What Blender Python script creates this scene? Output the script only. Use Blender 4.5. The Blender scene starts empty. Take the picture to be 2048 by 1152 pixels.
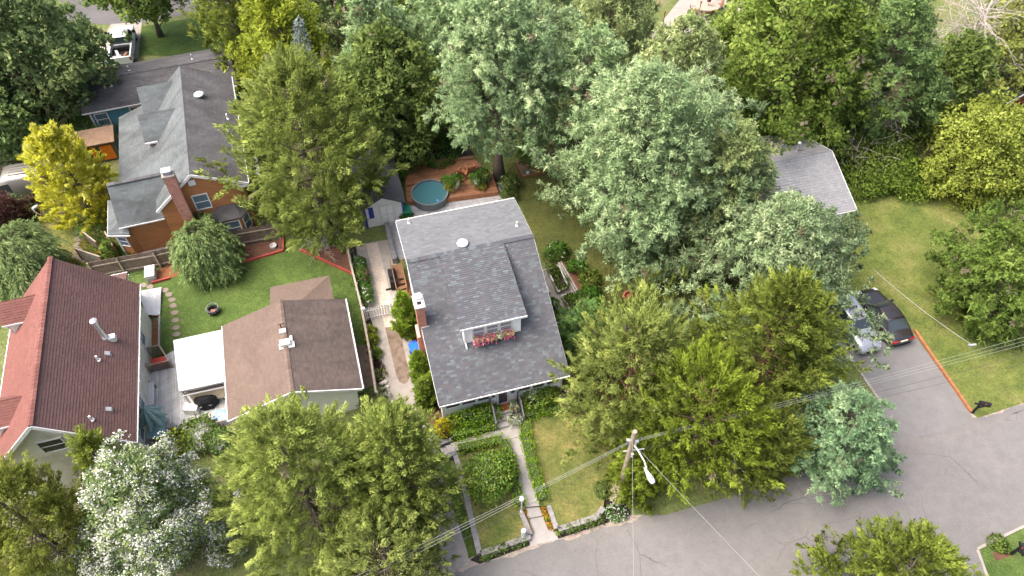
import bpy, math, random
import numpy as np
from mathutils import Vector
from math import sin, cos, pi, radians

scene = bpy.context.scene
COL = scene.collection

# ------------------------------------------------------------------ camera
CAM_H, CAM_F, CAM_PITCH = 40.0, 1500.0, 51.0      # metres, focal length in pixels of a 2048 px wide frame, degrees below the horizon
cam_data = bpy.data.cameras.new('camera')
cam_data.sensor_width = 36.0
cam_data.lens = CAM_F / 2048.0 * 36.0
cam_data.clip_start = 0.5
cam_data.clip_end = 2000.0
cam = bpy.data.objects.new('camera', cam_data)
COL.objects.link(cam)
cam.location = (0, 0, CAM_H)
cam.rotation_euler = (radians(90 - CAM_PITCH), 0, 0)
scene.camera = cam

# ------------------------------------------------------------------ sky, sun, exposure
SUN_EL, SUN_AZ = 60.0, -100.0       # azimuth measured clockwise from +Y (straight ahead of the camera)
world = bpy.data.worlds.new('World'); scene.world = world; world.use_nodes = True
wn = world.node_tree.nodes; wl = world.node_tree.links
sky = wn.new('ShaderNodeTexSky'); sky.sky_type = 'NISHITA'; sky.sun_disc = False
sky.sun_elevation = radians(SUN_EL); sky.sun_rotation = radians(SUN_AZ)
sky.altitude = 0; sky.air_density = 0.7; sky.dust_density = 7.0; sky.ozone_density = 0.3
bg = wn['Background']; bg.inputs['Strength'].default_value = 0.15
wl.new(sky.outputs['Color'], bg.inputs['Color'])
sun_d = bpy.data.lights.new('sun', 'SUN'); sun_d.energy = 0.75; sun_d.angle = radians(50); sun_d.color = (1.0, 0.96, 0.91)
sun = bpy.data.objects.new('sun', sun_d); COL.objects.link(sun)
sd = Vector((sin(radians(SUN_AZ)) * cos(radians(SUN_EL)), cos(radians(SUN_AZ)) * cos(radians(SUN_EL)), sin(radians(SUN_EL))))
sun.rotation_euler = sd.to_track_quat('Z', 'Y').to_euler()
vs = scene.view_settings
vs.view_transform = 'Standard'; vs.look = 'None'; vs.gamma = 1.0; vs.use_curve_mapping = False
vs.exposure = 1.7
try:
    scene.cycles.max_bounces = 10; scene.cycles.diffuse_bounces = 8; scene.cycles.glossy_bounces = 2
    scene.cycles.transmission_bounces = 8; scene.cycles.transparent_max_bounces = 4
except Exception: pass

# ------------------------------------------------------------------ geometry helpers
_p = radians(CAM_PITCH)
_F = np.array([0, cos(_p), -sin(_p)]); _R = np.array([1.0, 0, 0]); _U = np.cross(_R, _F); _C = np.array([0, 0, CAM_H])
def P(px, py, h=0.0):
    """ground-survey helper: the point at height h seen at photo pixel (px, py)"""
    d = _F * CAM_F + _R * (px - 1024) - _U * (py - 576)
    return _C + d * ((h - CAM_H) / d[2])
def PX(px, py, h=0.0):
    q = P(px, py, h); return (float(q[0]), float(q[1]))

class Frame:
    """local frame of a lot or building: u to the right along the street, v away from it"""
    def __init__(s, o, th): s.o = np.array([o[0], o[1], 0.0]); s.t = radians(th); s.c = cos(s.t); s.s = sin(s.t)
    def l(s, px, py, h=0.0):
        p = P(px, py, h) - s.o
        return (float(p[0] * s.c + p[1] * s.s), float(-p[0] * s.s + p[1] * s.c), h)
    def w(s, u, v, z=0.0): return (float(s.o[0] + u * s.c - v * s.s), float(s.o[1] + u * s.s + v * s.c), z)
    @property
    def loc(s): return (float(s.o[0]), float(s.o[1]), 0.0)

def nrm(v):
    v = np.asarray(v, float); n = np.linalg.norm(v); return v / n if n > 1e-12 else v

class MB:
    def __init__(s): s.v = []; s.f = []; s.t = []
    def add(s, vs_, fs, t=0.5):
        b = len(s.v); s.v += [tuple(map(float, p)) for p in vs_]
        for f in fs: s.f.append(tuple(b + i for i in f)); s.t.append(t)
        return s
    def face(s, pts, t=0.5): return s.add(pts, [tuple(range(len(pts)))], t)
    def hexa(s, a, b, t=0.5):      # a: bottom quad, b: top quad (ccw)
        return s.add(list(a) + list(b), [(3, 2, 1, 0), (4, 5, 6, 7), (0, 1, 5, 4), (1, 2, 6, 5), (2, 3, 7, 6), (3, 0, 4, 7)], t)
    def box(s, x0, y0, z0, x1, y1, z1, t=0.5):
        return s.hexa([(x0, y0, z0), (x1, y0, z0), (x1, y1, z0), (x0, y1, z0)], [(x0, y0, z1), (x1, y0, z1), (x1, y1, z1), (x0, y1, z1)], t)
    def beam(s, p, q, w, h, t=0.5, up=(0, 0, 1)):   # oriented bar from p to q, w wide, h high, centred
        p = np.array(p, float); q = np.array(q, float); d = nrm(q - p); up = np.array(up, float)
        if abs(d @ up) > 0.99: up = np.array([0, 1.0, 0])
        sd_ = nrm(np.cross(d, up)) * w / 2; u2 = nrm(np.cross(sd_, d)) * h / 2
        return s.hexa([p - sd_ - u2, p + sd_ - u2, q + sd_ - u2, q - sd_ - u2], [p - sd_ + u2, p + sd_ + u2, q + sd_ + u2, q - sd_ + u2], t)
    def prism(s, poly, z0, z1, t=0.5):
        a = sum(poly[i][0] * poly[(i + 1) % len(poly)][1] - poly[(i + 1) % len(poly)][0] * poly[i][1] for i in range(len(poly)))
        if a < 0: poly = poly[::-1]
        n = len(poly)
        vs_ = [(p[0], p[1], z0) for p in poly] + [(p[0], p[1], z1) for p in poly]
        fs = [tuple(range(n, 2 * n)), tuple(range(n - 1, -1, -1))] + [(i, (i + 1) % n, n + (i + 1) % n, n + i) for i in range(n)]
        return s.add(vs_, fs, t)
    def slab(s, pts, th, t=0.5):     # polygon in space thickened straight down
        pts = [np.array(p, float) for p in pts]
        nz = sum((pts[i][0] * pts[(i + 1) % len(pts)][1] - pts[(i + 1) % len(pts)][0] * pts[i][1]) for i in range(len(pts)))
        if nz < 0: pts = pts[::-1]
        n = len(pts); lo = [p - np.array([0, 0, th]) for p in pts]
        return s.add(pts + lo, [tuple(range(n)), tuple(range(2 * n - 1, n - 1, -1))] + [(i, n + i, n + (i + 1) % n, (i + 1) % n) for i in range(n)], t)
    def wall(s, pts, n, th, t=0.5):  # planar vertical polygon thickened by th against its outward normal n
        pts = [np.array(p, float) for p in pts]; n = nrm(n)
        a = np.zeros(3)
        for i in range(len(pts)): a += np.cross(pts[i], pts[(i + 1) % len(pts)])
        if a @ n < 0: pts = pts[::-1]
        k = len(pts); bk = [p - n * th for p in pts]
        return s.add(pts + bk, [tuple(range(k)), tuple(range(2 * k - 1, k - 1, -1))] + [(i, k + i, k + (i + 1) % k, (i + 1) % k) for i in range(k)], t)
    def tube(s, path, rad, n=8, t=0.5, cap=True):
        path = [np.array(p, float) for p in path]
        if not hasattr(rad, '__len__'): rad = [rad] * len(path)
        rings = []; ref = None
        for i, p in enumerate(path):
            d = nrm(path[min(i + 1, len(path) - 1)] - path[max(i - 1, 0)])
            if ref is None: ref = np.array([1.0, 0, 0]) if abs(d[0]) < 0.8 else np.array([0, 1.0, 0])
            a = nrm(ref - d * (ref @ d)); b = np.cross(d, a); ref = a
            rings.append([p + (a * cos(2 * pi * k / n) + b * sin(2 * pi * k / n)) * rad[i] for k in range(n)])
        vs_ = [q for r in rings for q in r]; fs = []
        for i in range(len(rings) - 1):
            for k in range(n): fs.append((i * n + k, i * n + (k + 1) % n, (i + 1) * n + (k + 1) % n, (i + 1) * n + k))
        if cap: fs.append(tuple(range(n - 1, -1, -1))); fs.append(tuple(range((len(rings) - 1) * n, len(rings) * n)))
        return s.add(vs_, fs, t)
    def lathe(s, prof, n=16, c=(0, 0, 0), t=0.5, sx=1, sy=1):
        vs_ = []; fs = []
        for r, z in prof:
            for k in range(n): vs_.append((c[0] + r * cos(2 * pi * k / n) * sx, c[1] + r * sin(2 * pi * k / n) * sy, c[2] + z))
        for i in range(len(prof) - 1):
            for k in range(n): fs.append((i * n + k, i * n + (k + 1) % n, (i + 1) * n + (k + 1) % n, (i + 1) * n + k))
        fs.append(tuple(range(n - 1, -1, -1))); fs.append(tuple(range((len(prof) - 1) * n, len(prof) * n)))
        return s.add(vs_, fs, t)
    def stone(s, c, rx, ry, rz, rng, n=8, m=4, t=0.5):
        prof = []
        ph = [rng.random() * 6.28 for _ in range(3)]
        vs_ = []; fs = []
        for i in range(m + 1):
            a = -pi / 2 + pi * i / m
            for k in range(n):
                th = 2 * pi * k / n
                q = 1 + 0.13 * sin(2 * th + ph[0]) + 0.1 * sin(3 * th + ph[1]) + 0.06 * sin(5 * a + ph[2] + th)
                vs_.append((c[0] + rx * q * cos(a) * cos(th), c[1] + ry * q * cos(a) * sin(th), c[2] + rz * sin(a) * (1 + 0.1 * sin(th + ph[2]))))
        for i in range(m):
            for k in range(n): fs.append((i * n + k, i * n + (k + 1) % n, (i + 1) * n + (k + 1) % n, (i + 1) * n + k))
        return s.add(vs_, fs, t)
    def build(s, name, mat, parent=None, loc=None, smooth=False, kind=None, tint=False, rotz=0.0):
        me = bpy.data.meshes.new(name)
        v = s.v
        if loc is not None: v = [(a - loc[0], b - loc[1], c - loc[2]) for a, b, c in v]
        me.from_pydata(v, [], s.f)
        if smooth: me.polygons.foreach_set('use_smooth', [True] * len(me.polygons))
        if tint:
            at = me.attributes.new('tint', 'FLOAT', 'FACE'); at.data.foreach_set('value', s.t)
        me.materials.append(mat); me.update()
        o = bpy.data.objects.new(name, me); COL.objects.link(o)
        if parent is not None: o.parent = parent
        if loc is not None: o.location = loc
        if rotz: o.rotation_euler = (0, 0, rotz)
        if kind: o['kind'] = kind
        return o

def thing(name, label, cat, loc=(0, 0, 0), rotz=0.0, group=None):
    o = bpy.data.objects.new(name, None); COL.objects.link(o)
    o.empty_display_size = 0.3
    o.location = loc; o.rotation_euler = (0, 0, rotz); o['label'] = label; o['category'] = cat
    if group: o['group'] = group
    return o
def tag(o, label, cat, group=None):
    o['label'] = label; o['category'] = cat
    if group: o['group'] = group
    return o
def struct(name, mb, mat, loc=None, **k):
    o = mb.build(name, mat, None, loc=loc, **k); o['kind'] = 'structure'; return o
def copy_tree(o, parent=None):
    c = o.copy(); COL.objects.link(c); c.parent = parent
    for ch in list(o.children): copy_tree(ch, c)
    return c

# ------------------------------------------------------------------ materials
def new_mat(name):
    m = bpy.data.materials.new(name); m.use_nodes = True
    nt = m.node_tree; return m, nt, nt.nodes['Principled BSDF']
def noise_node(nt, scale, detail=3, rough=0.6, vec=None, dist=0.0):
    n = nt.nodes.new('ShaderNodeTexNoise'); n.inputs['Scale'].default_value = scale; n.inputs['Detail'].default_value = detail
    n.inputs['Roughness'].default_value = rough; n.inputs['Distortion'].default_value = dist
    if vec is not None: nt.links.new(vec, n.inputs['Vector'])
    return n
def ramp_node(nt, fac, stops):
    r = nt.nodes.new('ShaderNodeValToRGB'); el = r.color_ramp.elements
    while len(el) > 1: el.remove(el[-1])
    el[0].position = stops[0][0]; el[0].color = (*stops[0][1], 1)
    for p, c in stops[1:]:
        e = el.new(p); e.color = (*c, 1)
    nt.links.new(fac, r.inputs['Fac']); return r
def mixc(nt, a, b, fac, mode='MIX'):
    m = nt.nodes.new('ShaderNodeMix'); m.data_type = 'RGBA'; m.blend_type = mode
    for sock, val in ((m.inputs['Factor'], fac), (m.inputs['A'], a), (m.inputs['B'], b)):
        if hasattr(val, 'is_linked') or isinstance(val, bpy.types.NodeSocket): nt.links.new(val, sock)
        elif isinstance(val, (int, float)): sock.default_value = val
        else: sock.default_value = (*val, 1)
    return m.outputs['Result']
def bump(nt, bsdf, height, strength=0.4, dist=0.02):
    b = nt.nodes.new('ShaderNodeBump'); b.inputs['Strength'].default_value = strength; b.inputs['Distance'].default_value = dist
    nt.links.new(height, b.inputs['Height']); nt.links.new(b.outputs['Normal'], bsdf.inputs['Normal'])
def objvec(nt, scale=None):
    tc = nt.nodes.new('ShaderNodeTexCoord')
    if scale is None: return tc.outputs['Object']
    mp = nt.nodes.new('ShaderNodeMapping'); mp.inputs['Scale'].default_value = scale
    nt.links.new(tc.outputs['Object'], mp.inputs['Vector']); return mp.outputs['Vector']

def plain(name, c, rough=0.6, var=0.18, scale=4.0, metal=0.0, bmp=0.0, stretch=None, spec=0.4, fine=0.0):
    """paint / wood / stone: base colour broken up by two octaves of noise"""
    m, nt, b = new_mat(name); v = objvec(nt, stretch)
    n = noise_node(nt, scale, 5, 0.65, v)
    lo = tuple(x * (1 - var) for x in c); hi = tuple(min(1, x * (1 + var)) for x in c)
    r = ramp_node(nt, n.outputs['Fac'], [(0.28, lo), (0.72, hi)])
    col = r.outputs['Color']
    if fine:
        n2 = noise_node(nt, scale * 14, 2, 0.5, v)
        r2 = ramp_node(nt, n2.outputs['Fac'], [(0.3, (1 - fine,) * 3), (0.7, (1 + fine,) * 3)])
        col = mixc(nt, col, r2.outputs['Color'], 1.0, 'MULTIPLY')
    nt.links.new(col, b.inputs['Base Color'])
    b.inputs['Roughness'].default_value = rough; b.inputs['Metallic'].default_value = metal
    b.inputs['Specular IOR Level'].default_value = spec
    if bmp: bump(nt, b, n.outputs['Fac'], bmp, 0.03)
    return m

def ground_mat(name, stops, scale, stops2=None, scale2=None, fine=0.25, fscale=9.0, bmp=0.5, rough=0.95, bdist=0.06, weeds=None):
    """grass, mulch, soil, asphalt: patches x fine speckle, both in object space"""
    m, nt, b = new_mat(name); v = objvec(nt)
    n = noise_node(nt, scale, 6, 0.62, v, 0.4)
    col = ramp_node(nt, n.outputs['Fac'], stops).outputs['Color']
    if stops2:
        n2 = noise_node(nt, scale2, 5, 0.6, v, 0.3)
        r2 = ramp_node(nt, n2.outputs['Fac'], stops2).outputs['Color']
        col = mixc(nt, col, r2, 1.0, 'MULTIPLY')
    nf = noise_node(nt, fscale, 4, 0.7, v)
    rf = ramp_node(nt, nf.outputs['Fac'], [(0.3, (0.87 * (1 - fine),) * 3), (0.7, (0.87 * (1 + fine),) * 3)]).outputs['Color']
    col = mixc(nt, col, rf, 1.0, 'MULTIPLY')
    if weeds:
        vo = nt.nodes.new('ShaderNodeTexVoronoi'); vo.inputs['Scale'].default_value = 2.3; nt.links.new(v, vo.inputs['Vector'])
        sp = ramp_node(nt, vo.outputs['Distance'], [(0.10, (1, 1, 1)), (0.20, (0, 0, 0))]).outputs['Color']
        gt = ramp_node(nt, noise_node(nt, 0.5, 3, 0.5, v).outputs['Fac'], [(0.45, (0, 0, 0)), (0.6, (0.65, 0.65, 0.65))]).outputs['Color']
        col = mixc(nt, col, weeds, mixc(nt, sp, gt, 1.0, 'MULTIPLY'))
        n3 = noise_node(nt, 4.5, 4, 0.7, v, 0.8)
        col = mixc(nt, col, ramp_node(nt, n3.outputs['Fac'], [(0.32, (0.72, 0.76, 0.7)), (0.55, (1.0, 1.0, 1.0)), (0.72, (1.22, 1.17, 1.08))]).outputs['Color'], 1.0, 'MULTIPLY')
    nt.links.new(col, b.inputs['Base Color']); b.inputs['Roughness'].default_value = rough
    b.inputs['Specular IOR Level'].default_value = 0.25
    bump(nt, b, nf.outputs['Fac'], bmp, bdist)
    return m

def shingle_mat(name, stops, stain=None, stain_scale=0.35, rough=0.85, streak=(1, 1, 1)):
    """asphalt shingles: per-tab tint attribute through a ramp, granules, large weather stains"""
    m, nt, b = new_mat(name); v = objvec(nt)
    at = nt.nodes.new('ShaderNodeAttribute'); at.attribute_name = 'tint'
    col = ramp_node(nt, at.outputs['Fac'], stops).outputs['Color']
    if stain:
        n = noise_node(nt, stain_scale, 5, 0.6, objvec(nt, streak), 0.6)
        col = mixc(nt, col, ramp_node(nt, n.outputs['Fac'], stain).outputs['Color'], 1.0, 'MULTIPLY')
    g = noise_node(nt, 55, 2, 0.6, v)
    col = mixc(nt, col, ramp_node(nt, g.outputs['Fac'], [(0.3, (0.70,) * 3), (0.7, (1.0,) * 3)]).outputs['Color'], 1.0, 'MULTIPLY')
    nt.links.new(col, b.inputs['Base Color']); b.inputs['Roughness'].default_value = rough; b.inputs['Specular IOR Level'].default_value = 0.3
    return m

def siding_mat(name, c, pitch=0.13, var=0.12, rough=0.55, line=0.55, dirt=None):
    """lapped boards on a wall: saw-tooth relief along local Z"""
    m, nt, b = new_mat(name); v = objvec(nt)
    w = nt.nodes.new('ShaderNodeTexWave'); w.wave_type = 'BANDS'; w.bands_direction = 'Z'; w.wave_profile = 'SAW'
    w.inputs['Scale'].default_value = 1.0 / pitch / 20 * 2 * pi; w.inputs['Distortion'].default_value = 0
    # wave SAW period is 2*pi/(20*scale) in texture units
    nt.links.new(v, w.inputs['Vector'])
    n = noise_node(nt, 1.3, 5, 0.6, objvec(nt, (1, 1, 5)))
    col = ramp_node(nt, n.outputs['Fac'], [(0.3, tuple(x * (1 - var) for x in c)), (0.7, tuple(min(1, x * (1 + var)) for x in c))]).outputs['Color']
    ln = ramp_node(nt, w.outputs['Fac'], [(0.0, (line,) * 3), (0.16, (1, 1, 1))]).outputs['Color']
    col = mixc(nt, col, ln, 1.0, 'MULTIPLY')
    if dirt:
        n2 = noise_node(nt, 0.6, 5, 0.6, v)
        col = mixc(nt, col, ramp_node(nt, n2.outputs['Fac'], dirt).outputs['Color'], 1.0, 'MULTIPLY')
    nt.links.new(col, b.inputs['Base Color']); b.inputs['Roughness'].default_value = rough
    bump(nt, b, w.outputs['Fac'], 0.5, 0.02)
    return m

def leaf_mat(name, stops, trans=0.46, rough=0.6, spec=0.12):
    m = bpy.data.materials.new(name); m.use_nodes = True; nt = m.node_tree
    b = nt.nodes['Principled BSDF']; out = nt.nodes['Material Output']
    at = nt.nodes.new('ShaderNodeAttribute'); at.attribute_name = 'tint'
    r = ramp_node(nt, at.outputs['Fac'], stops)
    oi = nt.nodes.new('ShaderNodeObjectInfo'); hs = nt.nodes.new('ShaderNodeHueSaturation')      # every plant a little different
    for sock, lo, hi in (('Hue', 0.497, 0.504), ('Saturation', 0.96, 1.06), ('Value', 0.95, 1.06)):
        mr = nt.nodes.new('ShaderNodeMapRange'); mr.inputs['To Min'].default_value = lo; mr.inputs['To Max'].default_value = hi
        nt.links.new(oi.outputs['Random'], mr.inputs['Value']); nt.links.new(mr.outputs['Result'], hs.inputs[sock])
    nt.links.new(r.outputs['Color'], hs.inputs['Color']); r = hs
    nt.links.new(r.outputs['Color'], b.inputs['Base Color']); b.inputs['Roughness'].default_value = rough
    b.inputs['Specular IOR Level'].default_value = spec
    cn = nt.nodes.new('ShaderNodeAttribute'); cn.attribute_name = 'cn'
    vt = nt.nodes.new('ShaderNodeVectorTransform'); vt.vector_type = 'NORMAL'; vt.convert_from = 'OBJECT'; vt.convert_to = 'WORLD'
    nt.links.new(cn.outputs['Vector'], vt.inputs['Vector']); nt.links.new(vt.outputs['Vector'], b.inputs['Normal'])
    tr = nt.nodes.new('ShaderNodeBsdfTranslucent'); nt.links.new(r.outputs['Color'], tr.inputs['Color'])
    mx = nt.nodes.new('ShaderNodeMixShader'); mx.inputs['Fac'].default_value = trans
    nt.links.new(b.outputs['BSDF'], mx.inputs[1]); nt.links.new(tr.outputs['BSDF'], mx.inputs[2])
    nt.links.new(mx.outputs['Shader'], out.inputs['Surface'])
    return m

def glass_mat(name, c=(0.03, 0.04, 0.05), rough=0.08):
    m, nt, b = new_mat(name); b.inputs['Base Color'].default_value = (*c, 1); b.inputs['Roughness'].default_value = rough
    b.inputs['Specular IOR Level'].default_value = 0.8; return m

def brick_mat(name, c1, c2, mortar, scale=6.0):
    m, nt, b = new_mat(name)
    tc = nt.nodes.new('ShaderNodeTexCoord'); sp = nt.nodes.new('ShaderNodeSeparateXYZ'); cb = nt.nodes.new('ShaderNodeCombineXYZ')
    ad = nt.nodes.new('ShaderNodeMath'); ad.operation = 'ADD'
    nt.links.new(tc.outputs['Object'], sp.inputs[0]); nt.links.new(sp.outputs['X'], ad.inputs[0]); nt.links.new(sp.outputs['Y'], ad.inputs[1])
    nt.links.new(ad.outputs[0], cb.inputs['X']); nt.links.new(sp.outputs['Z'], cb.inputs['Y'])
    k = nt.nodes.new('ShaderNodeTexBrick'); k.inputs['Scale'].default_value = scale
    k.inputs['Color1'].default_value = (*c1, 1); k.inputs['Color2'].default_value = (*c2, 1); k.inputs['Mortar'].default_value = (*mortar, 1)
    k.inputs['Mortar Size'].default_value = 0.02; k.inputs['Brick Width'].default_value = 0.9; k.inputs['Row Height'].default_value = 0.34
    nt.links.new(cb.outputs[0], k.inputs['Vector'])
    n = noise_node(nt, 3, 4, 0.6, tc.outputs['Object'])
    col = mixc(nt, k.outputs['Color'], ramp_node(nt, n.outputs['Fac'], [(0.3, (0.75,) * 3), (0.7, (1.2,) * 3)]).outputs['Color'], 1.0, 'MULTIPLY')
    nt.links.new(col, b.inputs['Base Color']); b.inputs['Roughness'].default_value = 0.9
    bump(nt, b, k.outputs['Fac'], -0.4, 0.01)
    return m

M = {}
M['white'] = plain('white_paint', (0.62, 0.62, 0.61), 0.5, 0.06, 2.0)
M['white_dirty'] = plain('weathered_white_paint', (0.52, 0.52, 0.505), 0.6, 0.16, 3.0)
M['glass'] = glass_mat('window_glass', (0.10, 0.14, 0.18), 0.12)
M['glass_dark'] = glass_mat('dark_glass', (0.03, 0.035, 0.04), 0.1)
M['glass_pale'] = glass_mat('pale_glass', (0.26, 0.29, 0.32), 0.15)  # dormer panes in an even pale grey-blue
M['wall_white'] = plain('bright_white_siding', (0.80, 0.80, 0.79), 0.5, 0.05, 2.0)
M['porch_screen'] = plain('porch_screen', (0.05, 0.045, 0.05), 0.6, 0.2, 6)
M['black'] = plain('black_vinyl', (0.016, 0.017, 0.019), 0.75, 0.3, 5, spec=0.15)
M['metal'] = plain('galvanised_metal', (0.5, 0.5, 0.5), 0.4, 0.15, 8, metal=0.6)
M['lead'] = plain('grey_flashing', (0.28, 0.29, 0.3), 0.5, 0.2, 6)
M['concrete'] = ground_mat('concrete', [(0.3, (0.27, 0.245, 0.215)), (0.7, (0.36, 0.33, 0.295))], 0.8, [(0.3, (0.86,) * 3), (0.6, (1.04,) * 3)], 3.0, 0.1, 30, 0.15, 0.9, 0.01)
M['concrete_new'] = ground_mat('pale_concrete', [(0.3, (0.30, 0.28, 0.262)), (0.7, (0.39, 0.37, 0.345))], 1.2, None, None, 0.1, 30, 0.15, 0.9, 0.01)
M['paver'] = ground_mat('grey_paver', [(0.3, (0.30, 0.30, 0.31)), (0.7, (0.42, 0.42, 0.43))], 2.2, None, None, 0.16, 14, 0.3, 0.85, 0.01)
M['block'] = plain('grey_wall_block', (0.22, 0.212, 0.205), 0.9, 0.25, 2.5, bmp=0.3, fine=0.12)
M['stone_dark'] = plain('dark_stone', (0.16, 0.16, 0.165), 0.9, 0.3, 3, bmp=0.4, fine=0.15)
M['timber_red'] = plain('red_stained_timber', (0.33, 0.062, 0.045), 0.75, 0.2, 5)
M['timber_orange'] = plain('orange_cedar_timber', (0.28, 0.115, 0.05), 0.8, 0.3, 4, stretch=(1, 1, 1))
M['wood_brown'] = plain('brown_decking_wood', (0.30, 0.125, 0.055), 0.6, 0.25, 3, fine=0.1)
M['wood_tan'] = plain('tan_stair_wood', (0.20, 0.10, 0.05), 0.65, 0.2, 4)
M['wood_grey'] = plain('weathered_grey_wood', (0.30, 0.27, 0.24), 0.85, 0.25, 5, fine=0.12)
M['wood_fence'] = plain('weathered_fence_wood', (0.17, 0.125, 0.10), 0.9, 0.35, 3, fine=0.15)
M['wood_rail'] = plain('fence_rail_wood', (0.30, 0.255, 0.20), 0.85, 0.2, 4)
M['deck_pale'] = plain('whitewashed_decking', (0.57, 0.56, 0.54), 0.7, 0.12, 2.5, fine=0.05)
M['sh_under'] = plain('roof_felt', (0.05, 0.05, 0.052), 0.9)
M['bark'] = plain('bark', (0.12, 0.095, 0.075), 0.95, 0.35, 6, bmp=0.6)
M['bark_red'] = plain('reddish_cedar_bark', (0.2, 0.115, 0.075), 0.95, 0.3, 6, bmp=0.5)
M['bark_grey'] = plain('grey_dead_wood', (0.40, 0.36, 0.33), 0.95, 0.25, 6)
M['pot'] = plain('terracotta', (0.33, 0.12, 0.07), 0.8, 0.15, 6)
M['mulch_black'] = ground_mat('black_mulch', [(0.3, (0.018, 0.016, 0.016)), (0.7, (0.06, 0.05, 0.045))], 3, None, None, 0.5, 20, 0.9)
M['mulch_red'] = ground_mat('red_brown_mulch', [(0.3, (0.10, 0.05, 0.035)), (0.7, (0.2, 0.10, 0.065))], 1.5, None, None, 0.4, 18, 0.8)
M['mulch_orange'] = ground_mat('orange_pine_straw', [(0.3, (0.17, 0.07, 0.035)), (0.7, (0.32, 0.13, 0.06))], 1.5, None, None, 0.4, 16, 0.8)
M['soil'] = ground_mat('dry_soil', [(0.3, (0.16, 0.115, 0.085)), (0.7, (0.24, 0.185, 0.14))], 1.3, [(0.35, (0.7,) * 3), (0.5, (1.0,) * 3)], 2.6, 0.2, 16, 0.5)
M['gravel'] = ground_mat('pale_gravel', [(0.3, (0.40, 0.33, 0.27)), (0.7, (0.53, 0.46, 0.39))], 4, None, None, 0.3, 18, 0.9, 0.9, 0.03)

# ------------------------------------------------------------------ ground and surfaces
M['ground'] = ground_mat('leaf_litter_and_grass', [(0.3, (0.07, 0.09, 0.03)), (0.5, (0.12, 0.15, 0.045)), (0.72, (0.19, 0.165, 0.09))], 0.25, None, None, 0.4, 5, 0.8)
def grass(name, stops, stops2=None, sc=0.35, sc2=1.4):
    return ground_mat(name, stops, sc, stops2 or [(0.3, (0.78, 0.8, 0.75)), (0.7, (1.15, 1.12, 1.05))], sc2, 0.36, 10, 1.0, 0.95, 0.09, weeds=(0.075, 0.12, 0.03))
M['lawn_lush'] = grass('lush_lawn', [(0.3, (0.065, 0.11, 0.026)), (0.55, (0.098, 0.155, 0.037)), (0.78, (0.155, 0.19, 0.06))])
M['lawn_front'] = grass('dry_front_lawn', [(0.32, (0.095, 0.13, 0.03)), (0.5, (0.17, 0.18, 0.055)), (0.68, (0.30, 0.24, 0.10))], None, 0.55, 1.8)
M['lawn_right'] = grass('olive_side_lawn', [(0.3, (0.092, 0.135, 0.03)), (0.52, (0.148, 0.178, 0.045)), (0.75, (0.225, 0.21, 0.085))])
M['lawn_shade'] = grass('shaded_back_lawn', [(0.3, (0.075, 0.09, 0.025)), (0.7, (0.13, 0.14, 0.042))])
M['lawn_far'] = grass('far_lawn', [(0.3, (0.05, 0.10, 0.018)), (0.7, (0.10, 0.15, 0.03))])

def asphalt(name, a, b2, crack=True):
    m, nt, b = new_mat(name); v = objvec(nt)
    n = noise_node(nt, 0.22, 5, 0.6, v, 0.5)
    col = ramp_node(nt, n.outputs['Fac'], [(0.3, a), (0.7, b2)]).outputs['Color']
    n2 = noise_node(nt, 1.7, 5, 0.65, v, 0.3)
    col = mixc(nt, col, ramp_node(nt, n2.outputs['Fac'], [(0.3, (0.9, 0.9, 0.9)), (0.7, (1.08, 1.07, 1.06))]).outputs['Color'], 1.0, 'MULTIPLY')
    nf = noise_node(nt, 26, 3, 0.7, v)
    col = mixc(nt, col, ramp_node(nt, nf.outputs['Fac'], [(0.3, (0.58,) * 3), (0.7, (0.86,) * 3)]).outputs['Color'], 1.0, 'MULTIPLY')
    if crack:
        nd = noise_node(nt, 0.7, 4, 0.6, v)
        vm = nt.nodes.new('ShaderNodeMixRGB'); vm.inputs['Fac'].default_value = 0.30
        nt.links.new(v, vm.inputs['Color1']); nt.links.new(nd.outputs['Color'], vm.inputs['Color2'])
        vo = nt.nodes.new('ShaderNodeTexVoronoi'); vo.feature = 'DISTANCE_TO_EDGE'; vo.inputs['Scale'].default_value = 0.42
        nt.links.new(vm.outputs['Color'], vo.inputs['Vector'])
        line = ramp_node(nt, vo.outputs['Distance'], [(0.0, (1, 1, 1)), (0.006, (0, 0, 0))]).outputs['Color']
        gate = ramp_node(nt, noise_node(nt, 0.23, 2, 0.5, v).outputs['Fac'], [(0.5, (0, 0, 0)), (0.6, (0.85, 0.85, 0.85))]).outputs['Color']
        col = mixc(nt, col, (0.06, 0.055, 0.055), mixc(nt, line, gate, 1.0, 'MULTIPLY'))
    nt.links.new(col, b.inputs['Base Color']); b.inputs['Roughness'].default_value = 0.92; b.inputs['Specular IOR Level'].default_value = 0.25
    bump(nt, b, nf.outputs['Fac'], 0.35, 0.012)
    return m
M['asphalt'] = asphalt('street_asphalt', (0.185, 0.18, 0.176), (0.22, 0.214, 0.209))
M['asphalt_drive'] = asphalt('driveway_asphalt', (0.19, 0.188, 0.187), (0.222, 0.219, 0.217), False)
M['asphalt_far'] = asphalt('far_street_asphalt', (0.12, 0.115, 0.115), (0.16, 0.155, 0.155), False)

mb = MB(); mb.face([(-500, -300, 0), (500, -300, 0), (500, 600, 0), (-500, 600, 0)])
struct('ground', mb, M['ground'])
def sheet(name, px, z, mat, th=0.0):
    pts = [PX(x, y, z) for x, y in px]
    mb = MB()
    if th: mb.prism(pts, z - th, z)
    else:
        a = sum(pts[i][0] * pts[(i + 1) % len(pts)][1] - pts[(i + 1) % len(pts)][0] * pts[i][1] for i in range(len(pts)))
        if a < 0: pts = pts[::-1]
        mb.face([(x, y, z) for x, y in pts])
    return struct(name, mb, mat)

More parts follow.
